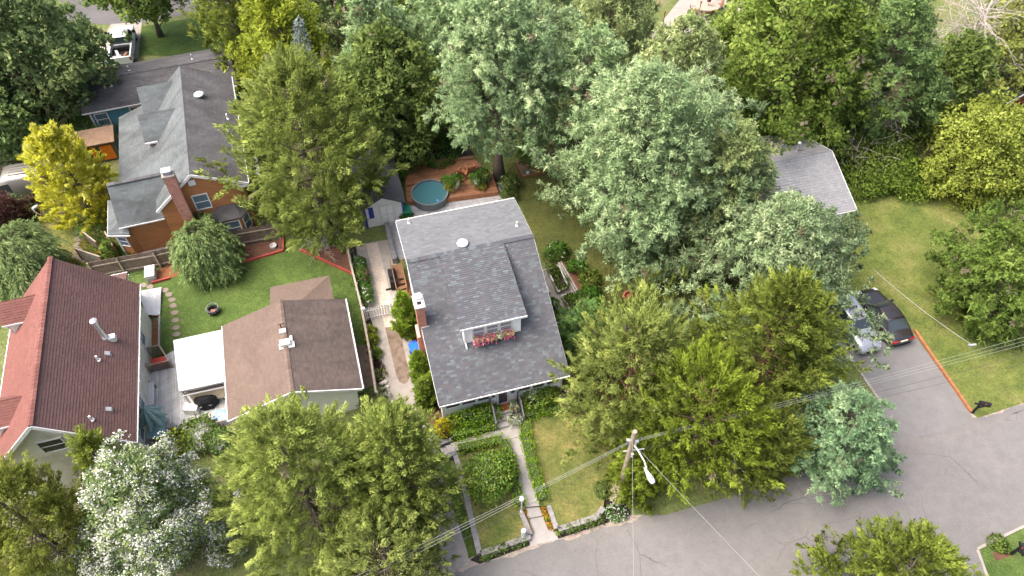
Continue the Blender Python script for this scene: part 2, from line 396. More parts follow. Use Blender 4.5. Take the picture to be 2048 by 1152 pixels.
LOT = Frame(P(878, 812, 3.2), 15.5)          # the main lot
# street in front
RA = np.array(PX(1120, 1078)); RD = nrm(np.array(PX(2048, 806)) - RA); RN = np.array([RD[1], -RD[0]])
RW = 7.6
def rpt(s, t): q = RA + RD * s + RN * t; return (float(q[0]), float(q[1]))
mb = MB(); mb.face([(*rpt(-120, RW), 0.012), (*rpt(160, RW), 0.012), (*rpt(160, 0), 0.012), (*rpt(-120, 0), 0.012)])
struct('street', mb, M['asphalt'])
# broken sandy road edge: an uneven strip of grit lying along the verge
rng = random.Random(5)
M['grit'] = ground_mat('sandy_grit', [(0.3, (0.24, 0.19, 0.15)), (0.7, (0.40, 0.35, 0.30))], 2.0, None, None, 0.35, 14, 0.7)
top = []; bot = []
s = -8.0
while s < 34:
    top.append(rpt(s, -0.5 - 0.2 * rng.random())); bot.append(rpt(s, 0.03 + 0.16 * rng.random() + 0.08 * sin(s * 2.1))); s += 0.28
mb = MB()
for i in range(len(top) - 1):
    mb.face([(*bot[i], 0.017), (*bot[i + 1], 0.017), (*top[i + 1], 0.017), (*top[i], 0.017)])
struct('road_verge', mb, M['grit'])

# lawns
sheet('lawn', [(240, 600), (252, 545), (330, 530), (480, 496), (560, 476), (700, 480), (760, 800), (735, 805), (470, 800), (345, 720), (285, 720)], 0.02, M['lawn_lush'])
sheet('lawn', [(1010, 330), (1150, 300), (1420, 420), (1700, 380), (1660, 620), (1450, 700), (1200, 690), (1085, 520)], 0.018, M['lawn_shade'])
sheet('lawn', [(1660, 390), (1730, 375), (2060, 340), (2300, 500), (2200, 700), (2090, 792), (1955, 836), (1945, 826), (1828, 668), (1790, 600), (1600, 560)], 0.02, M['lawn_right'])
sheet('lawn', [(270, 110), (272, 55), (420, 30), (520, 90), (470, 115)], 0.02, M['lawn_far'])
sheet('lawn', [(80, 560), (0, 520), (0, 400), (130, 420), (230, 470), (260, 520), (180, 545)], 0.02, M['lawn_front'])
sheet('lawn', [(1310, 100), (1320, 75), (1480, 35), (1520, 60), (1440, 120)], 0.02, M['lawn_right'])
sheet('far_yard_soil', [(660, 0), (735, -5), (700, 60), (660, 75)], 0.018, M['soil'])
sheet('lawn', [(-60, 720), (20, 640), (70, 560), (30, 480), (-200, 520)], 0.014, M['lawn_far'])
# corner lawn across the street with its kerb
K0 = np.array(PX(1955, 1098)); K1 = np.array(PX(2060, 1046))
sheet('lawn', [(1960, 1098), (2060, 1050), (2250, 1160), (2150, 1280), (1990, 1190)], 0.05, M['lawn_lush'])
def kerb(px, w=0.14, h=0.12, name='kerb', mat=None):
    pts = [np.array([*PX(x, y), h / 2]) for x, y in px]
    mb = MB()
    for a, b in zip(pts, pts[1:]):
        L = np.linalg.norm(b - a); n = max(1, int(L / 1.5))
        for i in range(n):
            p = a + (b - a) * (i / n); q = a + (b - a) * ((i + 0.985) / n); mb.beam(p, q, w, h)
    return struct(name, mb, mat or M['concrete'])
kerb([(1953, 1099), (2062, 1046)]); kerb([(1953, 1101), (1975, 1160)])
sheet('driveway_apron', [(1905, 1095), (1938, 1088), (1955, 1105), (1975, 1160), (1880, 1160)], 0.03, M['asphalt_drive'])
sheet('mulch_bed', [(1985, 1105), (2012, 1095), (2022, 1112), (1992, 1122)], 0.056, M['mulch_red'])

# right-hand driveway with timber edging
sheet('driveway', [(1640, 640), (1690, 600), (1760, 590), (1828, 668), (1943, 830), (1946, 842), (1900, 862), (1790, 884), (1745, 900), (1762, 806), (1697, 712)], 0.035, M['asphalt_drive'])
kerb([(1690, 702), (1765, 812)], 0.16, 0.10, 'driveway_kerb')

# street and concrete drive behind the blue house
sheet('back_street', [(120, -10), (120, 40), (222, 50), (282, 46), (420, 20), (500, 0), (500, -60), (120, -60)], 0.012, M['asphalt_far'])
sheet('concrete_drive', [(222, 48), (284, 44), (276, 116), (180, 130)], 0.03, M['concrete'])

# main driveway: two concrete wheel strips, gravel infill, soil island
sheet('driveway', [(712, 490), (782, 478), (800, 560), (822, 660), (838, 790), (850, 850), (866, 890), (905, 1010), (935, 1105), (938, 1130), (890, 1145), (850, 1000), (800, 860), (776, 795), (760, 722), (744, 645), (726, 598)], 0.04, M['concrete'], 0.05)
sheet('gravel_strip', [(732, 489), (755, 485), (770, 545), (784, 605), (801, 640), (800, 652), (770, 655), (760, 608), (745, 545)], 0.046, M['gravel'])
ov = [(770, 655), (799, 651), (806, 690), (817, 738), (820, 752), (816, 763), (808, 768), (799, 764), (793, 752), (782, 705)]
sheet('soil_island', ov, 0.048, M['soil'])
def seam(px0, px1, z=0.0475, w=0.03):
    a = np.array([*PX(*px0), z]); b = np.array([*PX(*px1), z]); return a, b
mbj = MB()
for a, b in (((755, 682), (774, 680)), ((741, 610), (760, 607)), ((733, 560), (748, 556)), ((724, 520), (737, 518)), ((757, 540), (786, 536)), ((820, 700), (805, 700)), ((770, 770), (792, 756)), ((790, 820), (842, 808))):
    p, q = seam(a, b); mbj.beam(p, q, 0.03, 0.004)
struct('driveway_joints', mbj, M['stone_dark'])
sheet('planting_bed', [(697, 492), (713, 489), (728, 600), (746, 645), (761, 722), (777, 795), (800, 850), (775, 860), (752, 790), (735, 700), (715, 590)], 0.03, M['mulch_black'])
sheet('planting_bed', [(800, 560), (822, 655), (840, 790), (852, 840), (900, 870), (880, 820), (850, 700), (818, 560)], 0.045, M['mulch_red'])
sheet('bare_soil', [(715, 690), (735, 690), (757, 790), (745, 810), (722, 800)], 0.026, M['soil'])
# back: paved patio behind the house, soil under the cedar
sheet('patio', [(775, 440), (816, 412), (1000, 384), (984, 345), (996, 342), (1022, 400), (1035, 430), (800, 520), (785, 500)], 0.04, M['paver'], 0.05)
mbj = MB()
for i in range(13):
    t = i / 12
    a = np.array([*PX(800 + t * 200, 418 - t * 32), 0.046]); b = np.array([*PX(812 + t * 205, 446 - t * 34), 0.046]); mbj.beam(a, b, 0.025, 0.003)
for k in (0.33, 0.66):
    a = np.array([*PX(800 + 12 * k, 418 + 28 * k), 0.046]); b = np.array([*PX(1000 + 17 * k, 386 + 26 * k), 0.046]); mbj.beam(a, b, 0.025, 0.003)
struct('patio_joints', mbj, M['stone_dark'])
sheet('garden_paving', [(1083, 540), (1118, 527), (1168, 612), (1200, 690), (1125, 690)], 0.03, M['concrete'])
sheet('planting_bed', [(1119, 527), (1140, 520), (1165, 560), (1195, 640), (1170, 625)], 0.032, M['mulch_red'])
sheet('mulch_bed', [(1060, 322), (1100, 315), (1105, 345), (1040, 352), (1030, 330)], 0.026, M['mulch_red'])
sheet('planting_bed', [(735, 270), (905, 255), (950, 310), (806, 328), (800, 345)], 0.022, M['mulch_black'])

# front yard: walk and beds
WALK_Z = 0.30
sheet('mulch_bed', [(1180, 1000), (1215, 960), (1260, 1000), (1262, 1030), (1115, 1078), (1116, 1062)], 0.028, M['mulch_black'])
sheet('mulch_bed', [(940, 1120), (955, 1108), (1062, 1072), (1062, 1090), (960, 1128)], 0.028, M['mulch_black'])
sheet('needle_litter', [(1262, 1030), (1255, 980), (1330, 950), (1480, 900), (1600, 860), (1640, 930), (1500, 982), (1330, 1030)], 0.026, M['ground'])
sheet('side_grass_strip', [(868, 884), (896, 912), (958, 1108), (936, 1118), (905, 1010)], 0.022, M['lawn_far'])

# cracks, tar lines and patches in the street
M['tar'] = plain('crack_tar', (0.09, 0.087, 0.085), 0.9, 0.3, 4)  # dark tar filling the cracks
rng = random.Random(77); mb = MB()
for line in (((1390, 990), (1402, 1012), (1420, 1040), (1436, 1068), (1452, 1085)), ((1478, 1066), (1496, 1054), (1514, 1046), (1522, 1058), (1540, 1072), (1556, 1084), (1570, 1090)), ((1640, 1052), (1668, 1044), (1690, 1042), (1712, 1034), (1742, 1036)),
             ((1728, 1000), (1740, 1012), (1752, 1022), (1766, 1046), (1782, 1072), (1792, 1090)), ((1190, 1040), (1194, 1080), (1192, 1120), (1196, 1160)), ((1830, 970), (1845, 1000), (1850, 1030), (1862, 1060)), ((1560, 1010), (1600, 1006), (1640, 1010), (1662, 1004))):
    pts = [np.array([*PX(*q), 0.0165]) for q in line]
    for a, b in zip(pts, pts[1:]):
        n = max(2, int(np.linalg.norm(b - a) / 0.3)); prev = a
        for i in range(1, n + 1):
            q = a + (b - a) * i / n + np.array([rng.gauss(0, 0.035), rng.gauss(0, 0.035), 0]) * (i < n); mb.beam(prev, q, 0.01 + 0.014 * rng.random(), 0.003); prev = q
struct('street_cracks', mb, M['tar'])
M['asphalt_worn'] = asphalt('sandy_worn_asphalt', (0.195, 0.186, 0.18), (0.232, 0.222, 0.213), False)
def ragged(name, px, mat, z, seed, amp=0.12):
    rng = random.Random(seed); pts = [np.array(PX(*q)) for q in px]; out = []
    for a, b in zip(pts, pts[1:] + pts[:1]):
        n = max(2, int(np.linalg.norm(b - a) / 0.35))
        for i in range(n): q = a + (b - a) * i / n; out.append((q[0] + rng.gauss(0, amp), q[1] + rng.gauss(0, amp)))
    if sum(out[i][0] * out[(i + 1) % len(out)][1] - out[(i + 1) % len(out)][0] * out[i][1] for i in range(len(out))) < 0: out = out[::-1]
    mb = MB(); mb.face([(x, y, z) for x, y in out]); struct(name, mb, mat)
ragged('worn_street_edge', [(1760, 905), (1850, 872), (1950, 842), (2060, 815), (2062, 826), (1960, 858), (1860, 890), (1770, 925)], M['asphalt_worn'], 0.0155, 6, 0.14)
ragged('worn_street_edge', [(1130, 1080), (1260, 1040), (1330, 1022), (1340, 1036), (1250, 1062), (1140, 1100)], M['asphalt_worn'], 0.0155, 7, 0.12)

# ------------------------------------------------------------------ building helpers
def _clip(poly, conv):
    out = poly
    for i in range(len(conv)):
        a = conv[i]; b = conv[(i + 1) % len(conv)]
        ex, ey = b[0] - a[0], b[1] - a[1]
        nw = []
        for k in range(len(out)):
            p = out[k]; q = out[(k + 1) % len(out)]
            dp = ex * (p[1] - a[1]) - ey * (p[0] - a[0]); dq = ex * (q[1] - a[1]) - ey * (q[0] - a[0])
            if dp >= -1e-9: nw.append(p)
            if (dp > 1e-9 and dq < -1e-9) or (dp < -1e-9 and dq > 1e-9):
                t = dp / (dp - dq); nw.append((p[0] + (q[0] - p[0]) * t, p[1] + (q[1] - p[1]) * t))
        out = nw
        if len(out) < 3: return []
    return out

def shingles(parent, faces, mat, expo=0.15, tab=0.32, th=0.022, seed=1, spread=0.5, lift=0.004):
    """every tab of the roof as its own raised, tapered piece; joined because one tab is only a few pixels"""
    rng = random.Random(seed); mb = MB()
    for pts in faces:
        pts = [np.array(p, float) for p in pts]
        n = np.zeros(3)
        for i in range(len(pts)): n += np.cross(pts[i], pts[(i + 1) % len(pts)])
        n = nrm(n)
        if n[2] < 0: n = -n; pts = pts[::-1]
        e = nrm(np.cross(np.array([0, 0, 1.0]), n)); sv = np.cross(n, e)      # e along the eave, sv up the slope
        if sv[2] < 0: e = -e; sv = -sv
        o = pts[0]; p2 = [(float((p - o) @ e), float((p - o) @ sv)) for p in pts]
        area = sum(p2[i][0] * p2[(i + 1) % len(p2)][1] - p2[(i + 1) % len(p2)][0] * p2[i][1] for i in range(len(p2)))
        if area < 0: p2 = p2[::-1]
        a0 = min(p[0] for p in p2); a1 = max(p[0] for p in p2); b0 = min(p[1] for p in p2); b1 = max(p[1] for p in p2)
        k = 0; b = b0
        while b < b1:
            a = a0 - rng.random() * tab
            while a < a1:
                wd = tab * (0.55 + rng.random() * 0.9) if spread > 0.3 else tab
                c = _clip([(a, b), (a + wd - 0.006, b), (a + wd - 0.006, b + expo), (a, b + expo)], p2)
                a += wd
                if len(c) < 3: continue
                t = 0.5 + (rng.random() + rng.random() - 1) * 1.7 * spread
                if spread > 0.3 and rng.random() < 0.03: t = rng.choice((0.1, 0.9))
                th2 = th * (0.75 + 0.5 * rng.random())
                top = []; low = []
                for (x, y) in c:
                    fr = min(1, max(0, (y - b) / expo)); base = o + e * x + sv * y
                    top.append(base + n * (lift + th2 * (1 - fr))); low.append(base + n * 0.001)
                m_ = len(c)
                fs = [tuple(range(m_))]
                for i in range(m_):
                    j = (i + 1) % m_
                    if abs(c[i][1] - b) < 1e-4 and abs(c[j][1] - b) < 1e-4: fs.append((i, m_ + i, m_ + j, j))
                mb.add(top + low, fs, t)
            b += expo; k += 1
    o = mb.build('shingles', mat, parent, kind='stuff', tint=True)
    return o

def roof(parent, faces, mat_s, under, th=0.14, name='roof', label=None, **k):
    mb = MB()
    for f in faces: mb.slab(f, th)
    r = mb.build(name, M['sh_under'], parent)
    shingles(r, faces, mat_s, **k)
    return r

def ridge_cap(parent, a, b, mat, w=0.28, step=0.2, seed=0):
    rng = random.Random(seed); a = np.array(a, float); b = np.array(b, float); L = np.linalg.norm(b - a); d = (b - a) / L
    sd_ = nrm(np.cross(d, (0, 0, 1))); mb = MB(); n = int(L / step)
    for i in range(n):
        p = a + d * (i * L / n); q = a + d * ((i + 1.25) * L / n)
        h0, h1 = 0.05, 0.03
        mb.add([p - sd_ * w / 2 + (0, 0, h0 - 0.06), p + (0, 0, h0), p + sd_ * w / 2 + (0, 0, h0 - 0.06), q - sd_ * w / 2 + (0, 0, h1 - 0.06), q + (0, 0, h1), q + sd_ * w / 2 + (0, 0, h1 - 0.06)],
               [(0, 3, 4, 1), (1, 4, 5, 2), (0, 1, 2)], rng.random())
    return mb.build('ridge_cap', mat, parent, kind='stuff', tint=True)

def window(parent, c, ang, w, h, cols=1, rows=2, fw=0.07, glass=None, frame=None, name='window', depth=0.05):
    """framed sash window centred at c on a wall whose outward normal points to ang degrees in the local plan"""
    n = np.array([cos(radians(ang)), sin(radians(ang)), 0]); r = np.array([-n[1], n[0], 0]); u = np.array([0, 0, 1.0]); c = np.array(c, float)
    def bar(mb, x0, x1, z0, z1, d0=-0.02, d1=depth):
        a = [c + r * x + u * z + n * d for x, z, d in ((x0, z0, d0), (x1, z0, d0), (x1, z1, d0), (x0, z1, d0))]
        b = [c + r * x + u * z + n * d for x, z, d in ((x0, z0, d1), (x1, z0, d1), (x1, z1, d1), (x0, z1, d1))]
        mb.hexa(a, b)
    mb = MB(); bar(mb, -w / 2, w / 2, -h / 2, -h / 2 + fw); bar(mb, -w / 2, w / 2, h / 2 - fw, h / 2)
    bar(mb, -w / 2, -w / 2 + fw, -h / 2 + fw, h / 2 - fw); bar(mb, w / 2 - fw, w / 2, -h / 2 + fw, h / 2 - fw)
    iw = (w - 2 * fw) / cols; ih = (h - 2 * fw) / rows
    for i in range(1, cols): x = -w / 2 + fw + iw * i; bar(mb, x - fw / 3, x + fw / 3, -h / 2 + fw, h / 2 - fw, d1=depth * 0.7)
    for j in range(1, rows): z = -h / 2 + fw + ih * j; bar(mb, -w / 2 + fw, w / 2 - fw, z - fw / 3, z + fw / 3, d1=depth * 0.6)
    f = mb.build(name, frame or M['white'], parent)
    for i in range(cols):
        for j in range(rows):
            mb = MB(); x0 = -w / 2 + fw + iw * i; z0 = -h / 2 + fw + ih * j
            bar(mb, x0, x0 + iw, z0, z0 + ih, -0.015, 0.008); mb.build('pane', glass or M['glass'], f)
    return f

def gutter(parent, a, b, mat=None, w=0.06, h=0.09, name='gutter', drop=0.06):
    mb = MB(); a = np.array(a, float) - (0, 0, drop); b = np.array(b, float) - (0, 0, drop)
    mb.beam(a, b, w, h)
    L = np.linalg.norm(b - a); d = (b - a) / L
    sd_ = nrm(np.cross(d, (0, 0, 1)))
    for i in range(1, int(L / 0.8)):
        p = a + d * i * 0.8; mb.beam(p - sd_ * 0.075 + (0, 0, 0.05), p + sd_ * 0.075 + (0, 0, 0.05), 0.03, 0.03)
    return mb.build(name, mat or M['white_dirty'], parent)
def trim(parent, segs, w=0.05, h=0.16, mat=None, name='trim'):
    for a, b in segs:
        mb = MB(); mb.beam(a, b, w, h); mb.build(name, mat or M['white'], parent)
def pipe(parent, p, h, r=0.05, mat=None, cap=False, name='vent_pipe'):
    mb = MB(); prof = [(r * 2.2, 0), (r * 1.9, 0.04), (r, 0.07), (r, h)]
    if cap: prof += [(r, h), (r * 1.7, h + 0.02), (r * 1.7, h + 0.12), (r * 0.3, h + 0.2)]
    mb.lathe(prof, 10, p); return mb.build(name, mat or M['metal'], parent, smooth=False)

# shingle materials
M['sh_main'] = shingle_mat('blue_grey_architectural_shingle', [(0.0, (0.079, 0.091, 0.102)), (0.3, (0.085, 0.087, 0.099)), (0.55, (0.100, 0.100, 0.110)), (0.8, (0.110, 0.132, 0.143)), (1.0, (0.143, 0.163, 0.173))], [(0.3, (0.9,) * 3), (0.7, (1.08,) * 3)])
M['sh_main_back'] = shingle_mat('grey_flat_shingle', [(0.0, (0.115, 0.124, 0.133)), (0.5, (0.143, 0.152, 0.162)), (1.0, (0.175, 0.185, 0.195))], [(0.3, (0.9,) * 3), (0.7, (1.06,) * 3)])
M['sh_orange_house'] = shingle_mat('lit_weathered_charcoal_shingle', [(0.0, (0.105, 0.119, 0.122)), (0.5, (0.130, 0.148, 0.151)), (1.0, (0.162, 0.184, 0.186))], [(0.3, (0.48, 0.46, 0.45)), (0.5, (0.88, 0.88, 0.88)), (0.7, (1.12,) * 3)], 0.5, 0.85, (0.45, 1.3, 1))  # stronger light on the left slopes is put into this paler grey
M['sh_dark'] = shingle_mat('dark_stained_shaded_shingle', [(0.0, (0.068, 0.067, 0.069)), (0.5, (0.087, 0.085, 0.087)), (1.0, (0.113, 0.114, 0.114))], [(0.3, (0.62, 0.6, 0.6)), (0.5, (0.95,) * 3), (0.7, (1.3, 1.3, 1.32))], 0.45, 0.85, (0.35, 1.4, 1))  # cedar house's right slope: shade put into the darker tone, besides stains
M['sh_red_lit'] = shingle_mat('lit_rust_red_shingle', [(0.0, (0.165, 0.067, 0.054)), (0.5, (0.192, 0.079, 0.066)), (1.0, (0.220, 0.099, 0.081))], [(0.3, (0.88,) * 3), (0.7, (1.1,) * 3)])  # sunward side of the red roof, light partly put into the colour
M['sh_red_shaded'] = shingle_mat('shaded_maroon_shingle', [(0.0, (0.107, 0.060, 0.055)), (0.5, (0.132, 0.075, 0.067)), (1.0, (0.154, 0.091, 0.081))], [(0.3, (0.86,) * 3), (0.7, (1.12,) * 3)])  # darker side of the same red roof, shade partly put into the colour
M['sh_tan_lit'] = shingle_mat('lit_tan_shingle', [(0.0, (0.141, 0.101, 0.081)), (0.5, (0.162, 0.117, 0.093)), (1.0, (0.180, 0.135, 0.112))], [(0.3, (0.85,) * 3), (0.7, (1.08,) * 3)], 0.5)  # sunward side of the cottage roof, its light put into the paler tan
M['sh_tan_shaded'] = shingle_mat('shaded_stained_brown_shingle', [(0.0, (0.069, 0.053, 0.048)), (0.5, (0.089, 0.070, 0.062)), (1.0, (0.109, 0.089, 0.081))], [(0.3, (0.66,) * 3), (0.5, (0.96,) * 3), (0.72, (1.25, 1.2, 1.18))], 0.6, 0.85, (0.5, 1.5, 1))  # right slope of the same cottage roof: shade and stains both in the colour
M['sh_pale'] = shingle_mat('pale_grey_shingle', [(0.0, (0.156, 0.161, 0.171)), (0.12, (0.207, 0.213, 0.225)), (0.5, (0.242, 0.248, 0.261)), (1.0, (0.271, 0.277, 0.288))], [(0.3, (0.9,) * 3), (0.55, (1.0,) * 3)], 0.4, 0.85, (1.6, 0.4, 1))
M['sh_shed'] = shingle_mat('slate_grey_shingle', [(0.0, (0.065, 0.066, 0.073)), (1.0, (0.095, 0.097, 0.106))], [(0.3, (0.85,) * 3), (0.7, (1.1,) * 3)])
M['brick'] = brick_mat('red_brick', (0.30, 0.105, 0.07), (0.38, 0.16, 0.11), (0.42, 0.38, 0.34), 3.4)
M['brick_main'] = brick_mat('orange_red_brick', (0.36, 0.125, 0.075), (0.43, 0.17, 0.115), (0.45, 0.36, 0.31), 3.4)
M['sid_orange'] = siding_mat('cedar_orange_siding', (0.36, 0.15, 0.06), 0.15, 0.18, 0.55, 0.6)
M['sid_white'] = siding_mat('white_lap_siding', (0.82, 0.82, 0.81), 0.13, 0.05, 0.5, 0.75)
M['sid_cream'] = siding_mat('cream_vinyl_siding', (0.66, 0.64, 0.58), 0.13, 0.06, 0.5, 0.72, [(0.3, (0.6, 0.62, 0.52)), (0.48, (1, 1, 1))])
M['sid_blue'] = siding_mat('teal_blue_siding', (0.06, 0.20, 0.27), 0.15, 0.12, 0.5, 0.75)

# ------------------------------------------------------------------ the grey-roofed white house in the middle
W, VR, ZE, ZR, VB, ZB = 7.71, 7.78, 3.2, 6.9, 11.75, 6.3
def zmain(v): return ZE + (ZR - ZE) * v / VR
H1 = thing('white_house', 'white cottage with blue-grey shingle roof, wide dormer and pink window box', 'house', LOT.loc, LOT.t)
roof(H1, [[(0, 0, ZE), (W, 0, ZE), (W, VR, ZR), (0, VR, ZR)]], M['sh_main'], M['white'], seed=3, expo=0.14, tab=0.27, spread=0.31, name='roof')
roof(H1, [[(-0.02, VB, ZB), (W - 0.05, VB, ZB), (W, VR, ZR), (0, VR, ZR)]], M['sh_main_back'], M['white'], seed=4, expo=0.13, tab=0.3, spread=0.28, name='rear_roof')
D0, D1, DV, DZ = 1.98, 5.86, 2.62, 6.2
roof(H1, [[(D0, DV, DZ), (D1, DV, DZ), (D1, VR - 0.04, ZR + 0.02), (D0, VR - 0.04, ZR + 0.02)]], M['sh_main'], M['white'], th=0.12, seed=7, expo=0.14, tab=0.27, spread=0.31, name='dormer_roof')
ridge_cap(H1, (0, VR, ZR + 0.03), (W, VR, ZR + 0.03), M['sh_main'], 0.3, 0.22, 1)
# walls
mb = MB(); mb.wall([(0.2, 0.6, 0), (W - 0.2, 0.6, 0), (W - 0.2, 0.6, zmain(0.6) - 0.1), (0.2, 0.6, zmain(0.6) - 0.1)], (0, -1, 0), 0.2); mb.build('front_wall', M['wall_white'], H1)
for u, n in ((0.2, -1), (W - 0.2, 1)):
    mb = MB(); mb.wall([(u, 0.8, 0), (u, VB - 0.45, 0), (u, VB - 0.45, ZB - 0.1), (u, VR, ZR - 0.14), (u, 0.8, zmain(0.8) - 0.14)], (n, 0, 0), 0.2); mb.build('side_wall', M['sid_white'], H1)
mb = MB(); mb.wall([(0.4, VB - 0.4, 0), (W - 0.4, VB - 0.4, 0), (W - 0.4, VB - 0.4, ZB - 0.12), (0.4, VB - 0.4, ZB - 0.12)], (0, 1, 0), 0.2); mb.build('rear_wall', M['sid_white'], H1)
# dormer walls
wv = DV + 0.2
mb = MB(); mb.wall([(2.2, wv, zmain(wv) - 0.1), (5.55, wv, zmain(wv) - 0.1), (5.55, wv, DZ - 0.08), (2.2, wv, DZ - 0.08)], (0, -1, 0), 0.15); mb.build('dormer_wall', M['wall_white'], H1)
for u, n in ((2.2, -1), (5.55, 1)):
    mb = MB(); mb.wall([(u, wv + 0.15, zmain(wv) - 0.1), (u, VR - 0.3, ZR - 0.25), (u, wv + 0.15, DZ - 0.08)], (n, 0, 0), 0.12); mb.build('dormer_cheek', M['sid_white'], H1)
for i in range(3):
    window(H1, (3.06 + i * 0.80, wv, 5.42), -90, 0.76, 0.92, 1, 2, 0.075, M['glass_pale'] if 'glass_pale' in M else M['glass'])
trim(H1, [((D0, DV - 0.02, DZ - 0.06), (D1, DV - 0.02, DZ - 0.06))], 0.06, 0.14)
mb = MB(); mb.beam((2.24, wv - 0.06, DZ - 0.2), (2.24, wv - 0.06, 4.75), 0.07, 0.07); mb.beam((2.24, wv - 0.06, 4.72), (2.24, wv - 0.4, 4.55), 0.07, 0.07); mb.build('downspout', M['white'], H1)
# gutters and rakes
gutter(H1, (0, -0.06, ZE), (W, -0.06, ZE)); gutter(H1, (0, VB + 0.06, ZB + 0.02), (W - 0.05, VB + 0.06, ZB + 0.02))
trim(H1, [((-0.012, 0.05, ZE - 0.09), (-0.012, VR, ZR - 0.09)), ((-0.012, VR, ZR - 0.09), (-0.032, VB, ZB - 0.09)), ((W + 0.012, 0.05, ZE - 0.09), (W + 0.012, VR, ZR - 0.09)), ((W + 0.012, VR, ZR - 0.09), (W - 0.038, VB, ZB - 0.09))], 0.02, 0.16, name='rake_board')
# porch windows: long strips either side of the door
for (a, b) in ((0.42, 1.27), (1.36, 2.22), (2.30, 3.05), (3.12, 3.42), (4.28, 4.62), (4.75, 5.55), (5.63, 6.42), (6.5, 7.3)):
    window(H1, ((a + b) / 2, 0.6, 2.22), -90, b - a, 1.15, 1, 1, 0.05, M['porch_screen'])
for u in (0.27, 7.42):
    mb = MB(); mb.box(u - 0.08, 0.55, 0.02, u + 0.08, 0.597, 3.0); mb.build('corner_board', M['white'], H1)
# front door
mb = MB()
for a in ((3.47, 0.9, 3.57, 2.95), (4.1, 0.9, 4.2, 2.95), (3.57, 2.85, 4.1, 2.95)): mb.box(a[0], 0.52, a[1], a[2], 0.6, a[3])
dr = mb.build('door_frame', M['white'], H1)
mb = MB(); mb.box(3.57, 0.56, 0.92, 4.1, 0.598, 2.85); mb.build('door_screen', M['porch_screen'], dr)
mb = MB(); mb.box(4.02, 0.53, 1.75, 4.06, 0.56, 1.9); mb.build('handle', M['metal'], dr)
# front stoop and steps
mb = MB(); mb.box(3.08, -0.12, 0.0, 4.72, 0.598, 0.88); st = mb.build('stoop', M['concrete_new'], H1)
for i in range(2):
    mb = MB(); mb.box(3.1, -0.12 - 0.34 * (i + 1), 0.0, 4.7, -0.12 - 0.34 * i - 0.002, 0.88 - 0.2 * (i + 1)); mb.build('step', M['concrete_new'], H1)
for s_, u in ((0, 3.06), (1, 4.74)):
    mb = MB()
    for v, z in ((0.5, 0.88), (-0.1, 0.88), (-0.8, 0.3)): mb.box(u - 0.05, v - 0.05, z - (0.28 if v < -0.5 else 0), u + 0.05, v + 0.05, z + 0.95)
    mb.beam((u, 0.5, 1.78), (u, -0.1, 1.78), 0.07, 0.06); mb.beam((u, -0.1, 1.78), (u, -0.8, 1.2), 0.07, 0.06)
    mb.beam((u, 0.5, 1.05), (u, -0.1, 1.05), 0.05, 0.05); mb.beam((u, -0.1, 1.05), (u, -0.8, 0.47), 0.05, 0.05)
    for k in range(5): v = 0.4 - k * 0.12; mb.beam((u, v, 1.05), (u, v, 1.78), 0.03, 0.03)
    for k in range(5):
        f = (k + 0.5) / 5; v = -0.1 - 0.7 * f; z = -0.58 * f; mb.beam((u, v, 1.05 + z), (u, v, 1.78 + z), 0.03, 0.03)
    mb.build('railing', M['stone_dark'], H1)
# chimney
mb = MB(); mb.box(-0.14, 4.12, 0, 0.34, 4.95, 7.0); ch = mb.build('chimney', M['brick_main'], H1)
mb = MB(); mb.box(-0.3, 4.05, 0, -0.142, 5.0, 4.4); mb.build('chimney_base', M['brick_main'], H1)
mb = MB(); mb.box(-0.2, 4.06, 7.0, 0.4, 5.0, 7.1); mb.box(-0.12, 4.14, 7.1, 0.32, 4.5, 7.2); mb.build('cap', M['white'], ch)
mb = MB(); mb.box(-0.1, 4.55, 7.1, 0.3, 4.95, 7.32); mb.build('flue_cover', M['white'], ch)
mb = MB(); mb.box(-0.02, 4.2, 7.2, 0.22, 4.44, 7.206); mb.build('flue', M['black'], ch)
mb = MB(); mb.box(0.34, 4.05, zmain(4.05) - 0.05, 0.46, 4.11, zmain(4.05) + 0.14); mb.box(-0.02, 4.04, zmain(4.04) - 0.05, 0.4, 4.115, zmain(4.04) + 0.12); mb.build('flashing', M['lead'], H1)
# roof vents
p = (3.48, 8.25, ZR - 0.15 * 0.47)
mb = MB(); mb.lathe([(0.2, -0.05), (0.2, 0.12), (0.34, 0.14), (0.35, 0.17), (0.3, 0.23), (0.16, 0.27), (0.02, 0.28)], 24, p); mb.build('turbine_vent', M['white'], H1, smooth=True)
for u, v in ((0.75, 11.35), (7.05, 9.0)):
    z = ZR + (ZB - ZR) * (v - VR) / (VB - VR); pipe(H1, (u, v, z), 0.34, 0.055, M['white'])
# side wall windows (left side, white trim seen at a glancing angle)
for v in (1.6, 3.0, 6.2, 8.2):
    window(H1, (0.2, v, 2.0), 180, 0.8, 1.2)
# welcome mat lying on the stoop
mb = MB()
q = [LOT.w(a, b) for a, b in ((3.52, 0.02), (4.22, 0.02), (4.22, 0.46), (3.52, 0.46))]
mb.prism([x[:2] for x in q], 0.884, 0.902); tag(mb.build('door_mat', plain('rust_coir', (0.22, 0.055, 0.015), 0.95, 0.3, 8), None, loc=LOT.w(3.87, 0.24, 0.884)), 'rust brown coir mat at the white front door', 'doormat')

